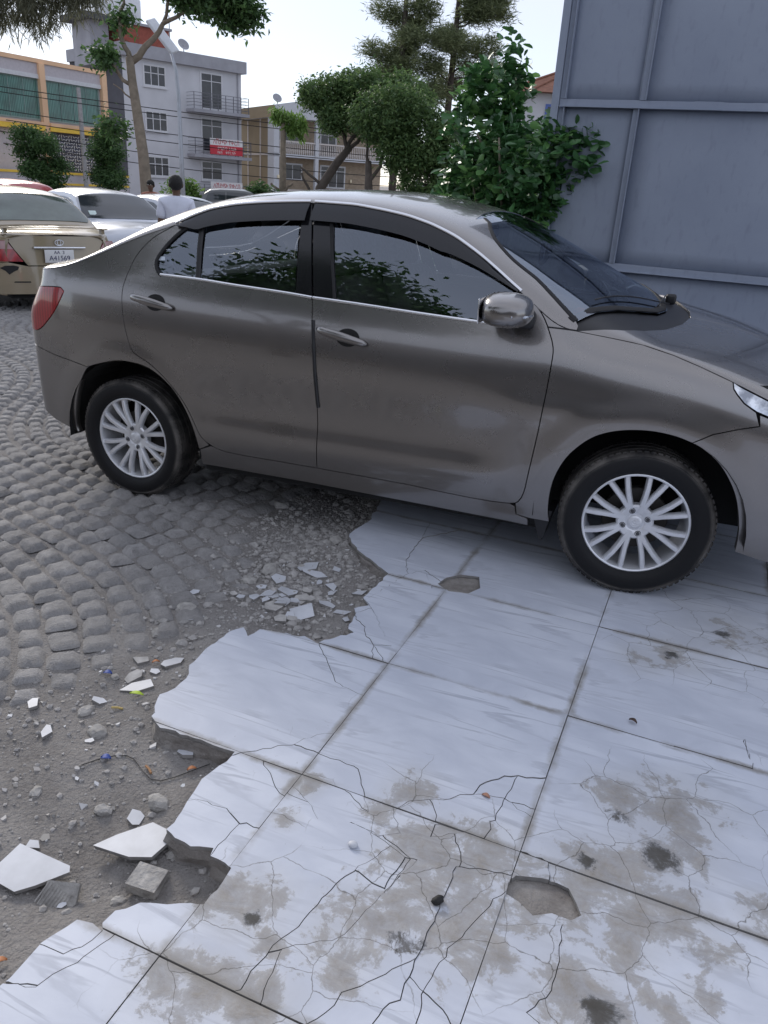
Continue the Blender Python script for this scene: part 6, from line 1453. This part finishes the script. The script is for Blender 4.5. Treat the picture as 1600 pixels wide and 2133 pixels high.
# --- far house with clay roof
W4 = bframe('clay_roof_house', (-7.7, 38.2), 75, 'distant white house with clay tile roof and blue window beside the hoarding')
part('wall', M_plw, W4, ((-.6,0,-.8),(7.0,6.0,5.9))); mb = MB().add([(-1.2,-.6,5.9),(7.6,-.6,5.9),(7.6,6.6,5.9),(-1.2,6.6,5.9),(2.2,3.0,7.5),(4.4,3.0,7.5)], [(0,1,5,4),(1,2,5),(2,3,4,5),(3,0,4),(0,3,2,1)]); mb.build('roof', M_rtile, W4)
window(W4, .75, 1.45, 3.6, 5.4, 2, 2, M_blue, M_win)
for k in range(9):
    MB().tube([(-1.1+k*1.05,-.55,5.96),(1.2+k*.42,1.9,7.05)], .05, 6).build('roof_ridge_tile', M_rtile, W4)
# ================================================================ STREET LAMP, POLES, WIRES
M_galv = simple('galvanised_steel', (.42,.44,.48), .5, .5, var=.1); M_led = simple('lamp_housing', (.62,.64,.68), .5, var=.06)
sl = empty('street_lamp', (-14.4, 20.05, gz1(-14.4, 20.05))); tag(sl, 'tall galvanised street lamp with a broad flat white head', 'street lamp')
MB().tube([(0,0,0),(-.05,.03,2.4),(-.10,.06,4.2),(-.22,.14,4.9),(-.42,.20,5.35)], [.085,.075,.06,.05,.045], 10).build('pole', M_galv, sl, smooth=True)
MB().rbox((0,0,0),(1.15,.42,.10),.04, Matrix.Translation((-.80,.30,5.85)) @ Euler((.5,.85,.35)).to_matrix().to_4x4()).build('lamp_head', M_led, sl, sharp=40)
tag(MB().tube([(-26.9,31.5,-.7),(-27.1,31.8,2.7)], [.10,.085], 8).build('utility_post', simple('weathered_wood', (.30,.28,.25), .9, var=.2)), 'short weathered post standing at the corner of the dark side wall', 'post')
up = tag(MB().tube([(-30.4,33.2,-.8),(-30.6,33.4,4.2),(-30.7,33.5,5.2)], [.13,.11,.10], 8).build('utility_pole', simple('pole_grey', (.34,.33,.33), .9, var=.2)), 'grey utility pole in front of the peach-framed block carrying wires', 'pole')
for k, (z, dz_, lab) in enumerate(((4.05,0,'uppermost'),(3.85,.1,'second'),(3.1,0,'third'),(2.7,.2,'fourth'),(2.2,.0,'fifth'),(1.7,.1,'lowest'))):
    P = []
    for i in range(31):
        t = i/30; a = Vector((-34-2*k*.1,28.0,z+.9)); b_ = Vector((-10.0,47.0,z-.1+dz_)); p = a.lerp(b_, t); p.z -= 3.2*t*(1-t)*(.35+.1*k)
        P.append(tuple(p))
    tag(MB().tube(P, .020, 5).build('overhead_cable', M_rub), lab+' black overhead cable strung in front of the blocks, counted from above', 'cable')

# ================================================================ VEGETATION
def bark(name, col): return simple(name, col, .95, var=.25, scale=6, bumps=.6, bscale=30)
M_bark1 = bark('grey_bark', (.20,.165,.125)); M_bark2 = bark('dark_bark', (.075,.062,.052)); M_bark3 = bark('pale_stem', (.16,.14,.10))
def leafmat(name, a, b_, trans=.35, rough=.5, spec=.35):
    m, nt, b = newmat(name); b.inputs['Roughness'].default_value = rough; b.inputs['Specular IOR Level'].default_value = spec
    nt.links.new(ramp(nt, island(nt), [(0., a), (1., b_)]), b.inputs['Base Color'])
    tl_ = N(nt, 'ShaderNodeBsdfTranslucent'); nt.links.new(ramp(nt, island(nt), [(0., tuple(min(1,q*1.5) for q in a)), (1., tuple(min(1,q*1.7) for q in b_))]), tl_.inputs['Color']); mx = N(nt, 'ShaderNodeMixShader'); mx.inputs[0].default_value = trans
    nt.links.new(b.outputs[0], mx.inputs[1]); nt.links.new(tl_.outputs[0], mx.inputs[2]); nt.links.new(mx.outputs[0], nt.nodes['Material Output'].inputs['Surface']); return m
M_l1 = leafmat('broad_leaf_dark', (0.034,0.074,0.028), (0.090,0.165,0.053)); M_l2 = leafmat('acacia_leaf', (0.046,0.096,0.034), (0.128,0.195,0.068)); M_l3 = leafmat('pine_leaf', (0.085,0.112,0.054), (0.195,0.225,0.112)); M_l4 = leafmat('glossy_shrub_leaf', (0.028,0.085,0.031), (0.083,0.203,0.068), .18, .34, .5); M_l5 = leafmat('feathery_leaf', (0.085,0.093,0.062), (0.195,0.195,0.128)); M_l6 = leafmat('bright_leaf', (0.078,0.155,0.031), (0.180,0.285,0.075))
M_l4n = leafmat('glossy_shrub_new_leaf', (0.093,0.217,0.062), (0.165,0.315,0.105), .25, .36, .5)
def leaves(centres, n_per, size, spread, rng, aspect=.5, droop=0., fold=True, up=.3, taper=True, rounded=False):
    """leaf blades scattered round centres: each a pointed six-vertex blade with a fold"""
    c = np.repeat(np.asarray(centres, float), n_per, 0); n = len(c)
    sp_ = np.broadcast_to(np.asarray(spread, float), (3,)); c = c + rng.normal(0, 1, (n,3))*sp_
    d = rng.normal(0, 1, (n,3)); d[:,2] = d[:,2]*.5 - droop; d /= np.linalg.norm(d, axis=1, keepdims=True)
    nn = rng.normal(0, .7, (n,3)) + np.array([0,0,up*2]); s = np.cross(d, nn); s /= np.linalg.norm(s, axis=1, keepdims=True)+1e-9; u = np.cross(s, d)
    L = size*rng.uniform(.6, 1.25, (n,1)); w_ = L*aspect/2
    a0 = c; a1 = c+d*L*.45+s*w_+u*w_*.25; a2 = c+d*L*.45-s*w_+u*w_*.25; a3 = c+d*L-u*L*.08; am = c+d*L*.48-u*w_*.1
    if rounded:
        q1, q2 = c+d*L*.22+s*w_*.62+u*w_*.1, c+d*L*.22-s*w_*.62+u*w_*.1; a1 = c+d*L*.62+s*w_+u*w_*.22; a2 = c+d*L*.62-s*w_+u*w_*.22
        e1, e2 = c+d*L*.88+s*w_*.66, c+d*L*.88-s*w_*.66; am = c+d*L*.55-u*w_*.12
        V = np.stack([a0,q1,a1,e1,a3,e2,a2,q2,am], 1).reshape(-1,3); b0 = np.arange(n)*9
        F = np.concatenate([np.stack([b0+8,b0+i,b0+(i+1)%8],1) for i in range(8)], 0); return V, F
    V = np.stack([a0,a1,am,a2,a3], 1).reshape(-1,3); b0 = np.arange(n)*5
    F = np.concatenate([np.stack([b0,b0+1,b0+2],1), np.stack([b0,b0+2,b0+3],1), np.stack([b0+1,b0+4,b0+2],1), np.stack([b0+2,b0+4,b0+3],1)], 0)
    return V, F
def fastmesh(name, V, F, mat, parent):
    me = bpy.data.meshes.new(name); V = np.asarray(V, np.float32); F = np.asarray(F, np.int32); k = F.shape[1]
    me.vertices.add(len(V)); me.vertices.foreach_set('co', V.ravel()); me.loops.add(F.size); me.loops.foreach_set('vertex_index', F.ravel())
    me.polygons.add(len(F)); me.polygons.foreach_set('loop_start', np.arange(0, F.size, k, dtype=np.int32)); me.update(calc_edges=True); me.validate()
    me.materials.append(mat); o = bpy.data.objects.new(name, me); return link(o, parent)
def limb(p0, p1, r0, r1, rr, wob_=.08, n=5):
    P = []; a, b_ = Vector(p0), Vector(p1); L = (b_-a).length
    for i in range(n+1):
        t = i/n; p = a.lerp(b_, t)
        if 0 < i < n: p += Vector((rr.gauss(0,1), rr.gauss(0,1), rr.gauss(0,.6)))*L*wob_*.5
        P.append(p)
    return P, [r0+(r1-r0)*i/n for i in range(n+1)]
def blobs(rng, n, c, r, shell_=.55):
    """points spread through an ellipsoid, denser towards the outside"""
    d = rng.normal(0,1,(n,3)); d /= np.linalg.norm(d,axis=1,keepdims=True); q = rng.uniform(shell_,1,(n,1))**.6
    return np.asarray(c)+d*q*np.asarray(r)
def tree(name, label, base, trunk_pts, trunk_r, tips, mat_l, mat_b, lobes, n_cl, n_leaf, size, spread, seed, aspect=.5, droop=.2, cat='tree', group=None, extra=None):
    root = empty(name, (base[0], base[1], base[2])); tag(root, label, cat, group); rr = random.Random(seed); rng = np.random.default_rng(seed); o = Vector(base)
    mb = MB(); L = [Vector(p)-o for p in trunk_pts]; mb.tube(L, trunk_r, 9)
    for (frm, to, r0, r1) in tips:
        P, R_ = limb(Vector(frm)-o, Vector(to)-o, r0, r1, rr); mb.tube(P, R_, 6)
    mb.build('trunk', mat_b, root, smooth=True)
    cs = []; tot = sum(q[2] for q in lobes)
    tw = MB()
    for (c, r, wgt) in lobes:
        k = max(3, int(n_cl*wgt/tot)); P = blobs(rng, k, np.array(c)-np.array(o), r); cs.append(P)
        for p in P[:max(2, k//5)]:
            q, R_ = limb(np.array(c)-np.array(o)+np.array([0,0,-r[2]*.5]), p, .03*max(r)/1.5, .006, rr, .12, 4); tw.tube(q, R_, 5)
    tw.build('twigs', mat_b, root, smooth=True)
    cs = np.concatenate(cs); V, F = leaves(cs, n_leaf, size, spread, rng, aspect, droop); fastmesh('crown', V, F, mat_l, root)
    if extra: V, F = leaves(cs[rng.random(len(cs)) < extra[1]], max(1, n_leaf//3), size, spread, rng, aspect, droop); fastmesh('crown', V, F, extra[0], root)
    return root
g_ = lambda x, y: (x, y, gz1(x, y)-.05)
# slender pruned street tree in front of the white block
tree('street_tree', 'slender pruned street tree with bare forked trunk before the white block', g_(-12.78,16.22),
     [(-12.78,16.22,-.55),(-12.80,16.2,.9),(-13.05,16.45,1.8),(-13.45,16.78,2.9),(-13.78,17.05,3.7),(-13.95,17.2,4.3)], [.20,.165,.15,.135,.12,.11],
     [((-13.92,17.2,4.2),(-13.3,17.9,5.25),.10,.06),((-13.3,17.9,5.25),(-12.3,18.3,5.75),.06,.03),((-13.92,17.2,4.2),(-14.35,17.35,5.3),.08,.05),((-14.35,17.35,5.3),(-14.2,17.6,6.2),.05,.03),((-13.75,17.0,3.6),(-14.5,16.8,4.3),.06,.035),((-13.6,16.9,3.2),(-14.15,16.7,3.6),.03,.015),((-13.3,17.9,5.25),(-13.0,18.1,6.3),.05,.03),((-12.3,18.3,5.75),(-11.6,18.7,5.6),.03,.012)],
     M_l1, M_bark1, [((-12.2,18.4,6.05),(1.1,.7,.40),3.2),((-11.5,18.8,5.75),(.65,.5,.36),2),((-13.4,17.9,6.9),(1.3,.9,.5),3),((-14.5,16.8,4.35),(.25,.2,.15),.35),((-14.2,16.7,2.55),(.25,.2,.2),.3),((-14.3,17.4,5.2),(.25,.2,.2),.25)], 210, 60, .20, .16, 3, .42, .5)
# feathery drooping tree over the corner
fr = np.random.default_rng(9)
ft = empty('feathery_tree', g_(-12.4, 8.3)); tag(ft, 'drooping grey-green feathery tree hanging over the peach-framed block', 'tree')
o_ = Vector(ft.location); mb = MB(); mb.tube([Vector((-12.4,8.3,-.5))-o_, Vector((-12.2,8.4,2.0))-o_, Vector((-11.9,8.6,4.2))-o_, Vector((-11.2,9.0,6.5))-o_], [.26,.22,.17,.10], 9)
for k in range(9):
    P, R_ = limb(Vector((-11.9,8.6,3.4+.3*k))-o_, Vector((-10.6+.28*k, 9.0+.12*k, 4.2+.22*(k%5)))-o_, .07, .015, random.Random(k), .10, 6); mb.tube(P, R_, 6)
mb.build('trunk', M_bark2, ft, smooth=True)
V_, F_ = [], []; st = 0
cs = np.concatenate([blobs(fr, 170, (-10.0,9.35,4.35), (1.25,.8,.75), .15), blobs(fr, 190, (-11.2,8.9,4.4), (1.2,.9,.95), .15), blobs(fr, 75, (-8.95,9.75,4.45), (.7,.5,.5), .15)]) - np.array(o_)
V, F = leaves(cs, 46, .24, (.075,.075,.12), fr, .075, 1.3); fastmesh('crown', V, F, M_l5, ft)
# clump of dark trees in front of the peach-framed block
for k, (x, y, r, h, lab) in enumerate(((-25.9,25.6,1.25,2.9,'dark bushy tree rising over the red hatchback in front of the peach-framed block'),(-24.9,28.6,1.15,2.7,'dark bushy tree on a thin trunk before the pierced screen'))):
    tree('dark_shrub_tree', lab, g_(x, y), [(x,y,-.6),(x+.05,y,.8),(x,y+.1,1.7)], [.12,.10,.07], [((x,y,.7),(x-.6,y+.2,1.9),.05,.02),((x,y,.8),(x+.6,y+.1,1.8),.05,.02)], M_l1, M_bark2, [((x+.9*math.cos(q*2.4+k)*r*.62, y+.5*math.sin(q*2.4), .75+.27*q+.2*math.sin(q*1.7+k)), (.42+.16*((q*5+k)%4)/3,.45,.30+.14*((q*3+k)%3)/2), 1.) for q in range(8)], 210, 52, .16, (.15,.15,.13), 20+k, .4, .4)
# umbrella acacias
tree('acacia_tree', 'spreading acacia with leaning trunk and flat dark crown before the stone house', g_(-12.5,25.7), [(-12.5,25.7,-.6),(-12.35,25.8,1.2),(-11.9,26.2,2.1),(-11.55,26.6,2.7)], [.21,.19,.16,.13],
     [((-11.6,26.5,2.6),(-12.6,27.0,4.3),.09,.03),((-11.6,26.5,2.6),(-11.2,27.3,4.6),.09,.03),((-11.6,26.5,2.6),(-10.3,27.5,4.4),.08,.03),((-12.3,25.8,1.3),(-13.1,25.6,1.9),.06,.04),((-12.6,25.75,.8),(-13.0,25.5,1.7),.06,.04)], M_l2, M_bark2,
     [((-12.7,27.0,4.45),(1.15,1.1,.55),2.2),((-11.4,27.4,4.7),(1.3,1.2,.62),2.6),((-10.2,27.9,4.55),(1.2,1.1,.75),2.4),((-12.0,26.8,3.75),(.9,.9,.5),1.2),((-10.6,27.3,3.7),(1.1,1,.6),1.5)], 460, 62, .17, .15, 31, .40, .5)
tree('acacia_tree', 'round-crowned acacia with forked trunk standing between the stone house and the big-leaved shrub', g_(-9.85,24.5), [(-9.85,24.5,-.6),(-9.8,24.6,1.3),(-9.95,24.8,2.2)], [.17,.15,.11],
     [((-9.8,24.6,1.35),(-9.3,25.0,2.6),.09,.04),((-9.95,24.8,2.1),(-10.2,25.2,3.2),.07,.03),((-9.3,25.0,2.6),(-8.4,25.3,3.3),.06,.03)], M_l2, M_bark2,
     [((-9.4,25.2,3.75),(1.35,1.1,.95),3),((-8.3,25.4,3.0),(1.05,.9,1.1),2.4),((-8.0,25.5,1.9),(.9,.8,.9),1.8),((-9.0,25.0,2.6),(.7,.7,.5),.9),((-7.4,25.8,2.6),(.7,.7,1.2),1.5)], 470, 62, .16, .15, 33, .40, .5)
# small pollarded tree
tree('pollard_tree', 'small pollarded tree with a tuft of drooping leaves before the stone house', g_(-15.3,28.1), [(-15.3,28.1,-.6),(-15.35,28.2,1.5),(-15.65,28.7,3.2),(-15.72,28.9,3.9)], [.16,.14,.11,.08],
     [((-15.32,28.1,.9),(-15.75,27.9,1.25),.06,.05),((-15.32,28.1,.9),(-14.9,28.2,1.3),.06,.05)], M_l6, M_bark1, [((-15.4,29.0,3.7),(.55,.4,.35),1.6),((-15.85,28.8,3.85),(.35,.3,.3),.8),((-15.3,29.1,3.3),(.3,.3,.3),.6)], 44, 26, .26, .10, 41, .3, 1.1)
# tall pines
for k, (x, y, lab, dx) in enumerate(((-14.9,39.0,'tall thin pine with a bare lower trunk standing behind the acacias',0.),(-12.6,40.2,'tall wide feathery pine rising behind the big-leaved shrub',1.0))):
    rr = random.Random(60+k); tips = []; lobes = []
    for i in range(20 if k else 12):
        z = 5.2+ (8.5 if k else 7.5)*i/20 + rr.uniform(-.3,.3); a = rr.uniform(0,6.28); L = (rr.uniform(1.0,2.7) if k else rr.uniform(.6,1.5))*(1.1-.3*abs(z-8)/5)
        to = (x+L*math.cos(a)+.25*k, y+L*math.sin(a), z+rr.uniform(.1,.8)); tips.append(((x+.02*z,y,z-.3),to,.05,.015)); lobes.append((to,(.75,.7,.42),1)); lobes.append(((x+.55*L*math.cos(a),y+.55*L*math.sin(a),z+.2),(.5,.5,.32),.55))
    tree('tall_pine', lab, g_(x,y), [(x,y,-.7),(x+.05,y,4.),(x+.15,y,8.5),(x+.25,y,13.5)], [.22,.19,.14,.06], tips, M_l3, M_bark2, lobes, 760 if k else 380, 60, .36, (.19,.19,.15), 70+k, .11, -.2, group=None)
# low hedge trees that close the gap towards the street on the right
for k, (x, y, h, lab) in enumerate(((-6.2,27.5,3.6,'olive green tree filling the gap between the round acacia and the big-leaved shrub'),(-4.3,30.5,4.3,'pale green tree behind the big-leaved shrub'))):
    tree('background_tree', lab, g_(x,y), [(x,y,-.6),(x,y,1.6)], [.15,.10], [((x,y,1.2),(x+.6,y,2.6),.06,.02)], M_l3 if k else M_l2, M_bark2, [((x,y,h*.55),(1.3,1.1,h*.42),3),((x+.5,y,h*.8),(.9,.8,.7),1.5)], 230, 52, .17, .18, 80+k, .35, .3)
cw = empty('compound_wall', (-16.5, 47.0, -.6), (0, 0, .30)); tag(cw, 'pale plastered compound wall seen low between the acacias and the shrub', 'wall')
for k in range(6): MB().box((k*4.0+.15,0,0),(k*4.0+3.95,.2,2.3)).build('wall_panel', M_plw, cw); MB().box((k*4.0-.15,-.05,0),(k*4.0+.148,.25,2.55)).build('wall_post', M_conc2, cw)
# big-leaved shrub beside the hoarding
br = np.random.default_rng(5); rb_ = random.Random(5)
bsh = empty('big_leaved_shrub', (1.2, 2.95, -.06)); tag(bsh, 'big-leaved glossy green shrub growing at the end of the steel hoarding', 'shrub'); o_ = Vector(bsh.location)
mb = MB(); tipsB = []
for k in range(15):
    a = rb_.uniform(0, 6.28); L = rb_.uniform(.15,.55); h = rb_.uniform(1.3,2.05); P, R_ = limb(Vector((.02*math.cos(a),.02*math.sin(a),0)), Vector((L*math.cos(a)-.05,L*math.sin(a),h)), .022, .007, rb_, .10, 7); mb.tube(P, R_, 6)
mb.build('stems', M_bark3, bsh, smooth=True)
lobB = [(c_, r_, w_) for c_, r_, w_ in [((.90,3.0,1.55),(.50,.42,.42),3.2),((.62,3.1,1.80),(.34,.32,.30),1.5),((1.22,2.78,1.72),(.24,.20,.22),1.0),((.80,3.1,2.12),(.27,.25,.20),.8),((.93,3.1,2.33),(.09,.09,.17),.20),((.50,3.15,1.40),(.34,.32,.36),1.5),((1.02,2.9,1.22),(.30,.28,.28),1.0),((.62,3.0,1.0),(.50,.40,.40),1.8),((1.0,2.95,.75),(.34,.3,.4),.8)]]
lobB += [((1.02,2.62,1.50),(.22,.16,.30),1.0),((.98,2.68,1.08),(.26,.18,.30),1.0)]
lobB = [((c_[0]+(.22 if c_[2] < 1.85 else .02), c_[1]-.12, c_[2]), r_, w_) for c_, r_, w_ in lobB]
tot = sum(q[2] for q in lobB); cl = np.concatenate([blobs(br, int(820*q[2]/tot), q[0], q[1], .35) for q in lobB]) - np.array(o_)
# whorls: each cluster carries leaves fanning out from one twig end
VV, FF = [], []
for sel, mt in ((cl[br.random(len(cl)) > .22], M_l4), (cl[br.random(len(cl)) < .20], M_l4n)):
    V, F = leaves(sel, 12, .078, .030, br, .52, -.15, up=.5, rounded=True); fastmesh('crown', V, F, mt, bsh)
# planting below the person by the white block
for k, (x, y, lab) in enumerate(((-18.9,25.8,'leafy light green bush at the foot of the slender street tree'),(-15.9,27.0,'small leafy bush beside the street lamp foot'))):
    tree('bush', lab, g_(x,y), [(x,y,-.6),(x,y,.6)], [.05,.03], [], M_l6 if k == 0 else M_l1, M_bark3, [((x,y,.55),(.9 if k == 0 else .45,.5,.6),1),((x+.5,y,.75),(.4,.4,.4),.6)], 60, 34, .18, .12, 90+k, .45, .2, cat='bush')

# ================================================================ BEHIND THE CAMERA (seen only mirrored in the paint and the glass)
W5 = tag(empty('reflection_building', (-9.0, -13.0, 0)), 'plain brown building across from the car, added unseen to darken its reflections', 'building')  # added out of view so the door sides mirror something dark
part('wall', simple('brown_render', (.07,.056,.046), .9, var=.2, scale=.7), W5, ((-8,-6,-.6),(26,0,3.7))); part('shop_front', M_win, W5, ((-6,0.003,.3),(24,.03,2.4))); part('parapet', M_conc2, W5, ((-8.2,-6,3.7),(26.2,.2,4.0)))
tree('shade_tree', 'broad shade tree mirrored in the car windows', g_(-3.4,-7.6), [(-3.4,-7.6,-.5),(-3.4,-7.6,2.5),(-3.2,-7.5,3.6)], [.22,.18,.12], [((-3.4,-7.6,2.4),(-4.4,-7.2,4.2),.09,.04),((-3.4,-7.6,2.6),(-2.3,-7.8,4.4),.09,.04)], M_l1, M_bark2, [((-3.4,-7.6,6.2),(2.0,1.8,1.8),3),((-4.8,-7.3,5.3),(1.2,1,1.0),1),((-2.0,-7.8,5.6),(1.2,1,1.0),1)], 330, 60, .20, .25, 51, .45, .3)
tree('shade_tree', 'second shade tree mirrored in the rear door glass', g_(-8.6,-5.2), [(-8.6,-5.2,-.5),(-8.6,-5.2,2.5)], [.22,.16], [((-8.6,-5.2,2.3),(-9.4,-5,4.2),.09,.04)], M_l1, M_bark2, [((-8.6,-5.2,6.4),(2.6,2.2,2.3),3)], 300, 60, .20, .28, 52, .45, .3)
